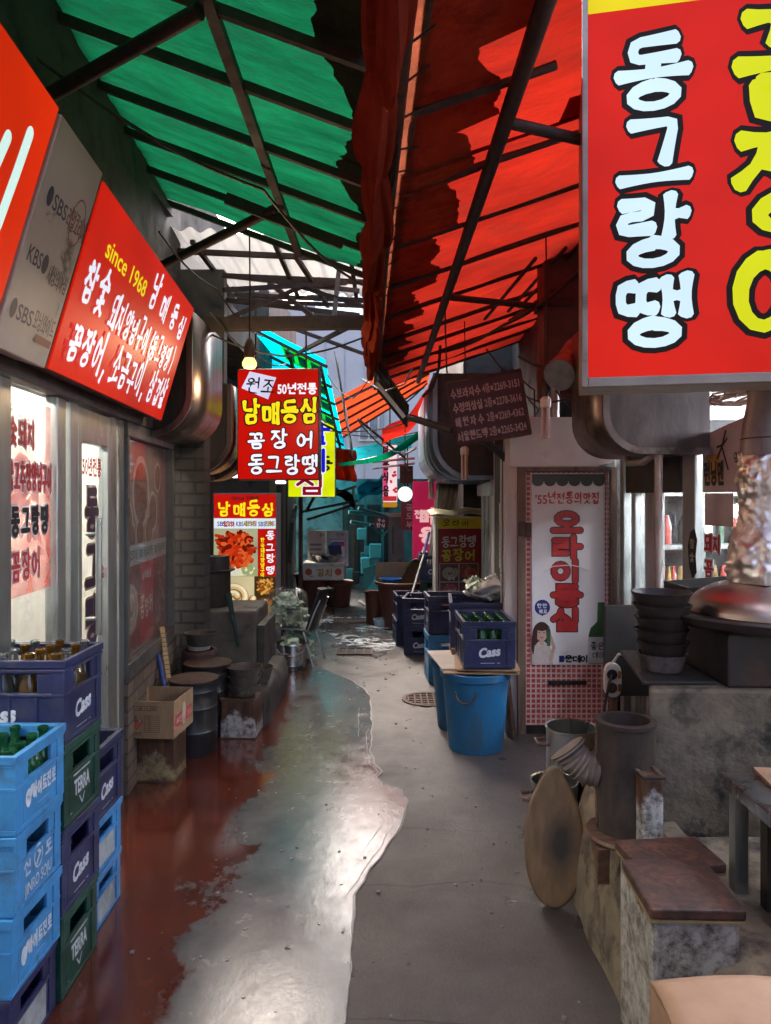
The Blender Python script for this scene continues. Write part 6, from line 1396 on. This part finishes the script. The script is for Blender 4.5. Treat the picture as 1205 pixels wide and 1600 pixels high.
# guttering debris at the low corner of the red awning
t = thing('gutter', 'broken dark gutter box at the far low corner of the red awning', 'gutter', P(620, 600, 6.2))
m = MB(); m.grid(lambda u, v: tuple(P(588+50*u, 560+75*u+38*v-14*u*v, 6.1)+Vector((0, .5*v, .012*math.sin(v*25)))), 10, 20); m.obj('trough', mat('black_gutter', (.07, .06, .055), (.03, .027, .025), .6, .3), t, world=True, smooth=True, solid=.012)
MB().bar(P(588, 598, 6.0), P(632, 652, 6.0), .03).obj('edge_bar', m_alu, t, world=True); MB().tube([P(566, 592, 6.6), P(600, 612, 6.2), P(632, 600, 6.0), P(645, 575, 5.9)], .008, 6).obj('wire', m_alu, t, world=True)
MB().tube([P(660, 620, 6.0), P(676, 605, 6.0), P(686, 575, 6.0), P(688, 540, 6.0)], .012, 8).obj('wire', m_cable, t, world=True, smooth=True)

# ================================================================== RIGHT: GRILL RESTAURANT
ANG_R = math.atan2(-1, .19); dR = math.hypot(1, .19)
shop2 = thing('restaurant', 'brightly lit grill restaurant with steel posts and glass on the right', 'restaurant', (1.57, 5.0, 0), ANG_R)
def sR(y): return (5-y)*dR
fr = MB()
for yc, w in ((4.86, .05), (4.72, .05), (4.52, .1), (4.13, .12), (2.6, .1), (1.0, .1), (-1.0, .1)):
    s = sR(yc); fr.box(s-w/2, s+w/2, -.04, .03, .0, 2.3)
fr.each('post', m_alu, shop2, bevel=.006)
L2 = sR(-2)
MB().box(.0, L2, -.004, .004, .0, 2.3).obj('glass_pane', glass('grill_glass', (.88, .9, .92), .05, .02, .25), shop2)
MB().box(sR(4.8), sR(4.2), -.045, .045, 1.62, 1.9).obj('header', m_wall_dark, shop2)
MB().box(-.05, L2, -.06, .3, 2.31, 3.6).obj('upper_wall', m_wall_dark, shop2)
w = MB(); w.box(.0, L2, 2.6, 2.7, 0, 2.4); w.box(-.1, -.02, .0, 2.7, 0, 2.4); w.box(L2, L2+.1, .0, 2.7, 0, 2.4); w.each('inner_wall', mat('inner_pale', (.6, .58, .5), (.4, .37, .3), .6, scale=1.6, bump=.05, dirt=(.2, .16, .1), dirt_lo=.55, dscale=1.5), shop2)
MB().box(0, L2, .06, 2.6, 2.36, 2.4).obj('ceiling', mat('ceiling_blue_white', (.5, .55, .62), (.45, .5, .56), .5, bump=0), shop2)
MB().box(0, L2, .01, .025, 0, .85).obj('dado', m_steel, shop2)
lm = MB()
for s in (.75, 2.0, 3.2): lm.box(s-.5, s+.5, .9, .98, 2.3, 2.355); lm.box(s-.5, s+.5, 1.9, 1.98, 2.3, 2.355)
lm.each('ceiling_light', lit('grill_tube', '#eef4ff', 230, var=.02), shop2)
rnd = random.Random(12)
sh = MB(); sh.box(.0, .34, .2, 2.55, .9, .94); sh.box(.0, .25, .2, 2.55, 1.25, 1.28); sh.box(.0, .25, .2, 2.55, 1.6, 1.63); sh.each('shelf', m_alu, shop2)
for nm, mm in (('shelf_goods', m_ink_white), ('shelf_goods', printed('goods_amber', (.5, .3, .08))), ('shelf_goods', printed('goods_green', (.1, .22, .12))), ('shelf_goods', m_ink), ('shelf_goods', printed('goods_red', (.5, .06, .04)))):
    q = MB()
    for k in range(34):
        s = rnd.uniform(.25, 2.5); z = rnd.choice((.94, 1.28, 1.63)); r = rnd.uniform(.015, .034); q.lathe([(0, 0), (r, 0), (r, rnd.uniform(.07, .14)), (r*.4, .19), (0, .19)], 10, (rnd.uniform(.08, .2), s, z))
    q.each(nm, mm, shop2, smooth=True)
tb = MB()
for s in (.5, 1.3, 2.1): tb.box(s-.3, s+.3, .7, 1.3, .86, .9)
tb.each('counter', mat('grey_table', (.35, .36, .36), None, .3), shop2)
pl = MB()
for s in (.35, .6, 1.1, 1.45, 2.0): pl.lathe([(0, .9), (.05, .9), (.06, 1.0), (.02, 1.05), (.02, 1.18), (0, 1.18)], 12, (s, rnd.uniform(.8, 1.2), 0))
pl.each('table_grill', m_steel, shop2, smooth=True)
gl = MB()
for s, yy, z in ((.55, 1.4, 1.5), (.62, 1.2, 1.42), (1.15, 1.5, 1.35), (1.0, 1.0, 1.75), (.4, 1.9, 1.72), (1.5, 1.7, 1.6), (.3, .7, 1.5), (.3, 1.0, 1.3), (.35, 1.5, 1.45), (.3, .45, 1.4)): gl.lathe([(0, -.05), (.035, -.035), (.045, 0), (.035, .04), (0, .05)], 12, (s, yy, z))
gl.each('pendant_lamp', lit('pendant_warm', '#fff0c8', 6, var=.02), shop2, smooth=True)
# printed panels on the glass
s0 = sR(4.05)
ink = Ink(); ink.poly([(s0+.0, 1.62), (s0+.55, 1.62), (s0+.55, 2.04), (s0+.0, 1.93)]); ink.rect(s0+.02, s0+.26, 1.44, 1.615); ink.obj('window_panel', mat('pinkish_panel', (.5, .41, .38), (.44, .35, .32), .5, bump=0), shop2, off=.006)
ink = Ink(); ink.poly([(s0+.02, 1.66), (s0+.17, 1.68), (s0+.15, 1.83), (s0+.03, 1.82)]); ink.obj('window_print', printed('print_amber', (.5, .25, .05)), shop2, off=.0065)
ink = Ink(); ink.type('런닝맨', s0+.015, 1.67, .1, .045, width=.17); ink.stroke([(s0+.13, 1.8), (s0+.17, 1.86), (s0+.2, 1.94)], .014); ink.stroke([(s0+.17, 1.86), (s0+.22, 1.74)], .012); ink.stroke([(s0+.13, 1.86), (s0+.18, 1.87), (s0+.21, 1.9)], .012)
ink.type('먹거리', s0+.27, 1.76, .06, .015, width=.12); ink.type('X', s0+.38, 1.7, .2, .0, width=.1); ink.obj('lettering', m_ink, shop2, off=.008)
for m_, pen, off in ((m_ink_white, .03, .006), (m_ink_red, .014, .0075)):
    ink = Ink(); ink.hangul('돼지', s0+.02, 1.3, .06, .09, pen, adv=.075); ink.hangul('꼼', s0+.02, 1.16, .07, .09, pen); ink.hangul('장양념', s0+.25, 1.3, .06, .09, pen, adv=.075); ink.hangul('어', s0+.32, 1.17, .07, .09, pen); ink.obj('lettering', m_, shop2, off=off)
ink = Ink(); ink.poly([(s0-.06, 1.4), (s0-.02, 1.42), (s0+.005, 1.36), (s0-.01, 1.27), (s0+.0, 1.18), (s0-.04, 1.14), (s0-.07, 1.2), (s0-.085, 1.32)]); ink.obj('window_sticker', m_ink, shop2, off=.0415)
ink = Ink(); ink.hangul('참숯', s0-.062, 1.31, .04, .05, .007, down=.075); ink.obj('lettering', printed('cream_letter', (.6, .52, .3)), shop2, off=.0425)
# conduits
t = thing('drain_pipe', 'vertical steel conduit with an elbow in front of the right glass', 'pipe', P(1028, 1000, 4.0))
MB().tube([P(1028, 1000, 4.0), P(1029, 760, 4.0), P(1029, 605, 4.0)], .022, 12).obj('pipe', mat('pink_lit_pipe', (.38, .3, .28), (.28, .21, .2), .4, .5), t, world=True, smooth=True)  # steel pipe whose base colour carries the pink light on it
MB().tube([P(978, 708, 4.3), P(982, 724, 4.25), P(1005, 722, 4.1), P(1028, 706, 4.02)], .02, 10).obj('elbow', MATS['pink_lit_pipe'], t, world=True, smooth=True)
MB().tube([P(1029, 715, 4.0), P(1029, 700, 4.0)], .027, 12).obj('coupling', MATS['pink_lit_pipe'], t, world=True, smooth=True)
# bundle of cable under the big sign
q = MB(); rnd = random.Random(3); c0 = P(1150, 622, 3.3)
for k in range(5): q.tube([c0+Vector((.11*math.cos(a)+rnd.uniform(-.01, .01), rnd.uniform(-.01, .01), .03*math.sin(a*1+k*.3)+rnd.uniform(-.008, .008))) for a in [6.2832*i/18+k for i in range(19)]], .006, 6)
q.tube([c0+Vector((.05, 0, -.01)), c0+Vector((.12, .02, -.07)), c0+Vector((.2, .05, -.1))], .006, 6); q.tube([c0+Vector((0, 0, .0)), c0+Vector((.0, .0, .2))], .006, 6); q.obj('cable_bundle', mat('copper_cable', (.2, .09, .06), None, .5, bump=0), smooth=True, label='coil of reddish cable hanging under the big red sign', cat='cable')
# flexible duct and dark column behind
q = MB(); n = 40; ptsd = []; rad = []
for k in range(n+1):
    tt = k/n; p = P(905, 548, 4.9).lerp(P(874, 585, 4.6), tt); p.z -= .02*math.sin(tt*3); ptsd.append(p); rad.append(.098+(.007 if k % 2 else 0))
q.tube(ptsd, rad, 24); q.obj('flexible_duct', mat('foil_duct', (.3, .28, .27), (.18, .16, .15), .35, .9, scale=14), smooth=False, label='ribbed silver flexible duct at the back edge of the big red sign', cat='duct')
t = thing('flue', 'dark rusty square flue rising above the pink-lit kiosk', 'flue', P(873, 560, 5.3)); MB().box(-.13, .13, -.12, .12, -.3, 1.1).obj('flue', mat('dark_red_flue', (.1, .04, .035), (.06, .025, .022), .6), t); MB().box(-.15, .15, -.14, .14, .35, .4).obj('collar', m_rust, t)
MB().tube([P(868, 660, 5.1), P(868, 600, 5.1)], .03, 10).obj('vent_pipe', MATS['pink_lit_pipe'], smooth=True, label='short pinkish vent pipe standing on the kiosk lintel', cat='pipe')
MB().box(1.2, 2.6, 5.55, 5.65, 2.1, 2.75).obj('plank_wall', m_wall_dark, label='dark plank wall above the kiosk behind the ducts', cat='wall')

# ---------------------------------------------------------------- concrete counter and stove
t = thing('counter', 'stained concrete counter with chipped left corner in front of the right restaurant', 'counter', (1.5, 2.9, 0))
m = MB(); m.prism([(.93, 2.6), (2.1, 2.6), (2.1, 3.6), (1.3, 3.6)], 0, .915, 'z'); m.obj('block', m_conc, t, world=True, bevel=.012)
m = MB(); m.prism([(.93, 2.66), (1.2, 2.66), (1.2, 3.2), (1.02, 3.2)], .9155, .93, 'z'); m.obj('ledge', m_black, t, world=True, bevel=.004)
m = MB()
def base(u, v):
    y = .9+v*2.35; prof = [(.735, -.01), (.745, .1), (.765, .25), (.79, .36), (.83, .42), (.9, .445), (1.02, .45)]; q = u*(len(prof)-1); i = min(int(q), len(prof)-2); f = q-i
    x = prof[i][0]+(prof[i+1][0]-prof[i][0])*f; z = prof[i][1]+(prof[i+1][1]-prof[i][1])*f; nn = .02*mnoise.noise(Vector((u*4, y*4, 7)))
    e = max(0, v-.86)/.14; return (x+nn+.12*e*e, y, z+nn*.5)
m.grid(base, 24, 60); m.box(.83, 1.6, .9, 2.59, 0, .4); m.obj('plinth', m_conc, smooth=True, label='sloping concrete plinth along the floor below the oil can stools', cat='plinth')
# stove pipe cylinder, elbow and wooden stand
t = thing('charcoal_stove', 'dark iron cylinder stove with elbow pipe on a charred wooden stand', 'stove', (.822, 2.52, .46))
r = .098
MB().lathe([(0, .0), (r, 0), (r, .36), (r*1.05, .362), (r*1.05, .375), (r*.82, .377), (r*.8, .3), (0, .28)], 36).obj('cylinder', mat('brown_iron', (.075, .05, .038), (.045, .03, .025), .6, .4, scale=7, stretch=(1, 1, .4), bump=.25, dirt=(.02, .016, .014)), t, smooth=True)
MB().box(-.101, -.095, -.012, .012, .01, .35).obj('seam', m_rust, t)
ep = [(-.085, .02, .19), (-.13, .03, .2), (-.165, .04, .225), (-.19, .05, .26)]
q = MB(); pts = []; rad = []
for k in range(25):
    tt = k/24; i = min(int(tt*3), 2); f = tt*3-i; pts.append(Vector(ep[i]).lerp(Vector(ep[i+1]), f)); rad.append(.056+.003*math.sin(k*2.1)+(.01 if k > 21 else 0))
q.tube(pts, rad, 20); q.obj('elbow_pipe', mat('dusty_elbow', (.17, .12, .095), (.1, .07, .055), .75, scale=12, bump=.4), t, smooth=True)
t = thing('wooden_stand', 'charred round wooden stand with short legs under the iron stove', 'stand', (.815, 2.5, .446)); 
MB().lathe([(0, 0), (.13, 0), (.135, .008), (.13, .018), (0, .018)], 30).obj('top', m_wood, t); 
for sx, sy in ((-.1, -.07), (.04, -.12), (-.06, .1)): MB().box(sx-.02, sx+.02, sy-.02, sy+.02, -.12, -.002).obj('leg', m_wood, t, bevel=.004)
# paddle-shaped board leaning
t = thing('wooden_board', 'oval scorched wooden board leaning in front of the stove', 'board', (.652, 2.86, .0), R(-14), rx=R(-12))
pl = []
for k in range(48):
    a = 6.2832*k/48; z = .26+.262*math.sin(a); ww = .112*(1-.16*math.sin(a)-.1*math.sin(a)**2); pl.append((ww*math.cos(a)*(1.03+.02*math.sin(a*5)), z))
def board_mat():
    m, n, l = new_mat('scorched_board'); b = n['Principled BSDF']; tc = n.new('ShaderNodeTexCoord'); mp = n.new('ShaderNodeMapping'); l.new(tc.outputs['Object'], mp.inputs[0]); mp.inputs['Location'].default_value = (-.03, 0, -.23); 
    s = n.new('ShaderNodeVectorMath'); s.operation = 'MULTIPLY'; l.new(mp.outputs[0], s.inputs[0]); s.inputs[1].default_value = (13, 0, 7.5); ln = n.new('ShaderNodeVectorMath'); ln.operation = 'LENGTH'; l.new(s.outputs[0], ln.inputs[0])
    co = coords(n, l); nz = ntex(n, l, co, 8, 8, .7); ad = n.new('ShaderNodeMath'); ad.operation = 'MULTIPLY_ADD'; ad.inputs[1].default_value = .9; l.new(nz, ad.inputs[0]); l.new(ln.outputs[1], ad.inputs[2])
    base = mixc(n, l, ramp(n, l, ntex(n, l, coords(n, l, (9, 9, 1)), 4, 8, .65), .3, .7), (.2, .115, .055), (.1, .055, .028))
    l.new(mixc(n, l, ramp(n, l, ad.outputs[0], .75, 1.6, .92, 0), base, (.018, .014, .012)), b.inputs['Base Color']); b.inputs['Roughness'].default_value = .5
    l.new(bumpn(n, l, nz, .3, .01), b.inputs['Normal']); return m
MB().prism(pl, -.016, .016).obj('board', board_mat(), t, bevel=.012, seg=3)
# aluminium pots
def pot(label, x, y, z, r, h, m=m_steel):
    t = thing('stock_pot', label, 'pot', (x, y, z)); MB().lathe([(0, .004), (r*.97, 0), (r, .02), (r, h), (r*1.05, h+.005), (r*1.05, h+.013), (r*.97, h+.01), (r*.96, .02), (0, .016)], 36).obj('body', m, t, smooth=True)
    MB().tube([(-r-.002, .05*math.cos(a), h-.06-.0*math.sin(a)) if abs(math.cos(a)) > .9 else (-r-.045, .05*math.cos(a), h-.06) for a in [math.pi*k/8 for k in range(9)]], .008, 8).obj('handle', mat('brown_handle', (.13, .07, .05), None, .6), t, smooth=True); return t
pot('dented aluminium pot behind the stove elbow', .87, 3.45, .21, .115, .3); pot('lower aluminium pot with bright rim left of the oval board', .745, 3.25, 0, .1, .335); pot('upturned dark pot supporting the dented aluminium pot', .87, 3.45, 0, .11, .19, m_black)
# panel with socket strip
MB().box(1.1, 1.33, 3.68, 3.72, .6, 1.05).obj('soot_board', m_black, label='black soot-coated board behind the bowl stack', cat='board')
t = thing('socket_strip', 'white two-way power socket strip with plug hanging on the black panel', 'power strip', P(957, 1062, 3.62))
q = []
for k in range(20):
    a = 6.2832*k/20; q.append((.042*math.cos(a), .085*(1 if math.sin(a) > 0 else -1)*abs(math.sin(a))**.5))
MB().prism(q, -.018, .018).obj('case', m_plastic_white, t, bevel=.006)
for z in (.03, -.035): MB().lathe([(0, 0), (.024, 0), (.026, .004), (.0, .004)], 20, M=Matrix.Translation((-.008, -.018, z)) @ Matrix.Rotation(R(90), 4, 'X')).obj('socket', m_dark if z > 0 else m_rust, t)
for z in (.03, -.035): MB().box(.022, .036, -.024, -.0185, z-.018, z+.018).obj('switch', mat('amber_switch', (.4, .14, .03), None, .4), t)
MB().tube([(-.01, -.03, .03), (-.03, -.05, .0), (-.05, -.04, -.12), (-.06, -.02, -.3), (-.065, 0, -.45)], .007, 8).obj('plug_cord', m_cable, t, smooth=True)
MB().tube([(0, -.005, .085), (.02, -.03, .13), (.07, -.06, .15), (.14, -.1, .1), (.2, -.2, .02)], .007, 8).obj('supply_cord', m_plastic_white, t, smooth=True)
# bowls
zb = .932
for k in range(6):
    t = ring_stack('iron_bowl', ['lowest pale-footed iron bowl of the stack on the counter', 'second iron bowl from the bottom of the counter stack', 'third iron bowl from the bottom of the counter stack', 'fourth iron bowl, brown, in the counter stack', 'fifth iron bowl, just under the top of the counter stack', 'topmost iron bowl with rust-streaked inside on the counter stack'][k],
        1.062+rnd.uniform(-.004, .004), 2.83, zb+.047*k, .092+.004*k, 1, .066, 'bowl', mat('iron_bowl', (.05, .035, .03), (.03, .022, .02), .55, .3, scale=10, bump=.3, dirt=(.16, .08, .05), dirt_lo=.6, dirt_hi=.75) if k else mat('pale_foot', (.2, .16, .14), (.05, .04, .035), .7, scale=20))
for k in range(6):
    M = Matrix.Translation((1.4+.006*k, 3.22, .917+.052*k)) @ Matrix.Rotation(R(8*math.sin(k*2)), 4, 'Y') @ Matrix.Rotation(R(5*math.cos(k)), 4, 'Z')
    q = MB(); q.box(-.15, .15, -.12, .12, .0, .006, M); q.box(-.16, -.15, -.13, .13, .0, .05, M); q.box(.15, .16, -.13, .13, 0, .05, M); q.box(-.15, .15, -.13, -.12, 0, .05, M); q.box(-.15, .15, .12, .13, 0, .05, M)
    q.obj('roasting_tray', m_black, label=['lowest', 'second', 'third', 'fourth', 'fifth', 'topmost tilted'][k]+' black roasting tray of the pile behind the dome', cat='tray', group='black roasting trays behind the dome')
# dome with chimney
t = thing('smoke_dome', 'copper-coloured metal dome with flange and crumpled foil chimney on a black firebox', 'grill hood', (1.5, 2.86, .917))
MB().box(-.28, .5, -.24, .24, .0, .19).obj('firebox', m_black, t, bevel=.008)
MB().lathe([(0, .192), (.36, .192), (.41, .21), (.415, .235), (.4, .24), (.34, .232), (0, .232)], 48).obj('flange', mat('dark_flange', (.05, .04, .036), (.03, .025, .022), .45, .6, bump=.1), t, smooth=True)
MB().lathe([(.305, .234)]+[(.305*math.cos(a)**.8, .234+.125*math.sin(a)) for a in [1.45*k/12 for k in range(13)]], 48).obj('dome', mat('copper_steel', (.46, .36, .31), (.33, .24, .2), .4, 1, scale=4, bump=.03, dirt=(.15, .08, .05), dirt_lo=.6), t, smooth=True)
def foil(u, v):
    a = u*6.2832; r = .148-.05*v+.012*math.sin(v*9); p = Vector((math.cos(a)*3, math.sin(a)*3, v*7))
    r *= 1+.08*mnoise.noise(p*1.1)+.16*abs(mnoise.noise(p*1.9))+.035*abs(mnoise.noise(p*5)); return (r*math.cos(a), r*math.sin(a), .35+.5*v)
MB().grid(foil, 96, 64).obj('foil_wrap', mat('crumpled_foil', (.78, .7, .67), (.64, .54, .5), .42, 1, scale=9, bump=.25, dirt=(.16, .1, .08), dirt_lo=.6, dirt_hi=.72, dscale=5), t, smooth=True).data.set_sharp_from_angle(angle=R(180))
MB().lathe([(.115, .84), (.105, .95), (.085, 1.06), (.082, 1.5)], 32).obj('chimney', mat('pinkish_grey_pipe', (.25, .19, .175), (.18, .13, .12), .5, .5, bump=.08), t, smooth=True)
MB().lathe([(.1, .9), (.113, .905), (.1, .915)], 32).obj('clamp', m_rust, t, smooth=True); MB().lathe([(.086, 1.09), (.09, 1.095), (.086, 1.1)], 32).obj('clamp', m_rust, t, smooth=True)
# oil can stools
def stool(label, x, y, w, d, ztop, rz, face_m):
    t = thing('oil_can_stool', label, 'stool', (x, y, .02), rz)
    MB().box(-w/2, w/2, -d/2, d/2, 0.0, ztop-.05).obj('can', face_m, t, bevel=.014)
    MB().box(-w/2-.008, w/2+.008, -d/2-.012, d/2+.012, ztop-.048, ztop-.02).obj('seat', m_seat, t, bevel=.006, seg=3); 
    MB().box(-w/2-.006, w/2+.006, -d/2-.009, d/2+.009, ztop-.056, ztop-.0485).obj('seat_edge', mat('yellow_ply', (.3, .2, .09), (.2, .12, .05), .7, scale=20), t); return t
def seat_mat():
    m, n, l = new_mat('greasy_stool_top'); b = n['Principled BSDF']; tc = n.new('ShaderNodeTexCoord'); w = n.new('ShaderNodeTexWave'); w.wave_type = 'RINGS'; w.rings_direction = 'Z'; w.inputs['Scale'].default_value = 7; w.inputs['Distortion'].default_value = 16; w.inputs['Detail'].default_value = 6; w.inputs['Detail Scale'].default_value = 2; l.new(tc.outputs['Object'], w.inputs['Vector'])
    l.new(mixc(n, l, ramp(n, l, ntex(n, l, coords(n, l), 7, 9, .7), .4, .65), mixc(n, l, w.outputs[0], (.12, .042, .024), (.05, .02, .013)), (.02, .011, .009)), b.inputs['Base Color']); b.inputs['Roughness'].default_value = .58; l.new(bumpn(n, l, ntex(n, l, coords(n, l, (1, 1, 1)), 30, 9, .75), .6, .008), b.inputs['Normal']); return m
m_seat = seat_mat()
tw = tin_white('stool_tin', (.42, .39, .35), .76, .1)
# blisters sit at the foot of these taller cans
stool('front oil can stool with greasy wooden top and white blistered side, nearest the camera', .78, 1.95, .22, .23, .575, R(-2), tw)
stool('rear oil can stool with greasy top directly behind the front one', .83, 2.155, .24, .15, .56, R(6), tw)
q = MB(); q.box(-.006, .006, -.11, .11, 0, .36, Matrix.Translation((.735, 2.42, .3)) @ Matrix.Rotation(R(4), 4, 'Y')); 
t = oil_can('oil_can', 'narrow burnt tin with white flaking paint wedged between stove and concrete counter', .86, 2.45, .452, .07, .18, .25, m_tinw)
# steel table, cardboard
t = thing('steel_table', 'steel-edged work table at the right edge holding flattened cardboard', 'table', (1.5, 1.7, 0))
MB().box(1.035, 2.1, .9, 2.28, .705, .745).obj('top', m_steel, t, world=True, bevel=.004)
for x, y in ((1.075, 2.24), (1.075, 1.0), (2.05, 2.24), (2.05, 1.0)): MB().box(x-.02, x+.02, y-.02, y+.02, 0, .704).obj('leg', m_alu, t, world=True)
MB().box(1.1, 2.0, 2.12, 2.16, .02, .7).obj('back_panel', mat('dark_plank', (.05, .035, .028), (.03, .022, .018), .7, stretch=(2, 2, .4)), t, world=True)
plate('lowest flattened cardboard on the steel table, with ragged edge', 1.4, 1.85, .747, .62, .8, R(-7), m_card_pale, .012)
plate('middle flattened cardboard on the steel table', 1.46, 1.8, .7605, .56, .7, R(4), m_card_pale); plate('uppermost flattened pinkish cardboard on the steel table', 1.5, 1.75, .769, .5, .6, R(-2), mat('pink_card', (.5, .3, .25), (.42, .25, .2), .8, bump=.05))
MB().lathe([(0, 0), (.03, .0), (.035, .03), (.02, .05), (0, .052)], 16, (1.235, 2.2, .777-.0)).obj('red_cap', mat('red_plastic', (.5, .03, .03), None, .35, bump=0), smooth=True, label='small red cap at the edge of the cardboard on the steel table', cat='cap')
t = thing('cardboard_box', 'large open cardboard box with flap at the bottom right corner, closest to the camera', 'box', (.72, 1.3, 0))
cb = MB(); cb.box(-.21, .3, .115, .121, .0, .66); cb.box(-.21, -.204, -.3, .114, 0, .66); cb.box(.294, .3, -.3, .114, 0, .66); cb.obj('carton', m_card_pale, t)
fl = MB(); fl.grid(lambda u, v: (-.21+.51*u-.02*v, .12-.26*v, .664+.035*math.sin(v*2.2)-.06*v*v+.012*math.sin(u*5)), 16, 10); fl.obj('flap', m_card_pale, t, smooth=True, solid=.006)
MB().grid(lambda u, v: (.968+.06*u*.3+.03*v, 1.55+.5*u*.8-.1, .36+.33*v*(1-.45*u)), 8, 6).obj('cardboard_sheet', m_card_pale, solid=.006, smooth=True, label='upright pinkish cardboard piece at the right edge under the table', cat='cardboard')

q = MB(); rnd = random.Random(77)
for k in range(170):
    x, y = rnd.uniform(-.9, .95), rnd.uniform(2.0, 8.5)**1.0; s = rnd.uniform(.003, .011); a = rnd.uniform(0, 6.3)
    q.prism([(x+s*rnd.uniform(.6, 1.4)*math.cos(a+j*1.57), y+s*rnd.uniform(.6, 1.4)*math.sin(a+j*1.57)) for j in range(4)], .001, .0055+s*.3, 'z')
q.obj('grit', mat('grit_mix', (.3, .27, .24), (.08, .06, .05), .8, scale=60), kind='stuff', label='scraps and grit scattered over the alley floor')
# ---------------------------------------------------------------- cables overhead
def cable(label, pts, r=.008):
    out = []
    for a, b in zip(pts, pts[1:]):
        for k in range(8):
            t = k/8; p = Vector(a).lerp(Vector(b), t); p.z -= .05*math.sin(t*math.pi)*(Vector(b)-Vector(a)).length; out.append(p)
    out.append(Vector(pts[-1])); MB().tube(out, r, 6).obj('cable', m_cable, smooth=True, label=label, cat='cable')
cable('black cable sagging along the green awning rafters', [(-1.3, 2.6, 3.2), (-.6, 3.6, 3.1), (-.15, 4.7, 2.95)]); cable('thin black cable drooping by the green awning gap', [(-1.2, 3.9, 3.0), (-1.1, 4.8, 2.95), (-1.0, 6, 2.9)], .006)
cable('thick cable on the red awning poles', [(1.3, 4.6, 3.1), (.9, 5.6, 2.9), (.4, 6.2, 2.8)], .012); cable('loose black cable above the phone number board', [(.9, 5.0, 2.55), (1.1, 4.9, 2.45), (1.15, 4.9, 2.3)], .007)
cable('slack wire between the red awning corner and the cyan awning', [(-.05, 6.2, 2.75), (-.3, 6.8, 2.5), (-.6, 7.6, 2.85)], .005); cable('wire running down from the red awning corner toward the far signs', [(-.25, 7.0, 2.3), (.2, 8.5, 2.1), (.35, 10, 1.95)], .007)
cable('black cable looping below the beam over the left kitchen', [(-1.2, 4.95, 2.7), (-.7, 5.0, 2.55), (-.15, 5.1, 2.7)], .007); cable('thin dark cable from the left hood to the hanging sign', [(-1.1, 4.6, 2.75), (-.9, 5.4, 2.6), (-.8, 6.0, 2.68)], .005)
cable('dark cable hanging in a loop by the gutter box', [(-.02, 6.0, 2.8), (.1, 6.3, 2.35), (.35, 6.2, 2.55)], .007); cable('two-span cable from the red awning pole to the blue-grey hood', [(.42, 5.2, 2.93), (.5, 6.0, 2.62), (.6, 6.6, 2.66)], .006)
cable('cable sagging across the alley before the yellow sign', [(-1.3, 8.4, 2.5), (-.4, 8.6, 2.35), (.45, 8.2, 2.5)], .007); cable('cable sagging across the alley beyond the yellow sign', [(-1.3, 10.4, 2.7), (-.2, 10.6, 2.45), (.8, 10.2, 2.6)], .008)
cable('long pale rope hanging along the red awning pole', [(.12, 1.2, 2.96), (.06, 2.2, 2.9), (.02, 3.2, 2.86)], .005)
t = thing('building', 'unseen dark wall added behind the viewer to block the sky', 'building', (0, -8, 0))
MB().box(-5, 5, -14.5, -14, 0, 4).obj('wall', m_wall_dark, t, world=True)  # added out of view to keep sky light off the sign faces
cl = [(P(815, 560, 5.2), P(850, 575, 5.1), P(890, 640, 5.0)), (P(800, 575, 5.2), P(835, 610, 5.1), P(836, 690, 5.0)), (P(790, 600, 5.1), P(850, 630, 5.0), P(905, 615, 4.9)), (P(820, 700, 5.0), P(836, 650, 5.05), P(862, 600, 5.1)), (P(760, 545, 5.4), P(810, 600, 5.2), P(842, 640, 5.0))]
for k, pp in enumerate(cl):
    cable(['black cable dropping from the red awning to the pink-lit kiosk', 'dark cable running down beside the phone number board', 'black cable crossing behind the unlit spiral lamp', 'dark cable rising to the vent pipe above the kiosk', 'sagging cable above the top right corner of the phone board'][k], pp, .006)
# tops of the street fronts behind the camera keep the alley narrow
MB().box(2.4, 4.9, -2, 5, 3.61, 3.7).obj('roof_slab', m_wall_dark, label='dark roof slab of the right restaurant', cat='roof')
for p, o in protos.items():
    if p not in used:
        for ch in list(o.children): bpy.data.objects.remove(ch)
        bpy.data.objects.remove(o)
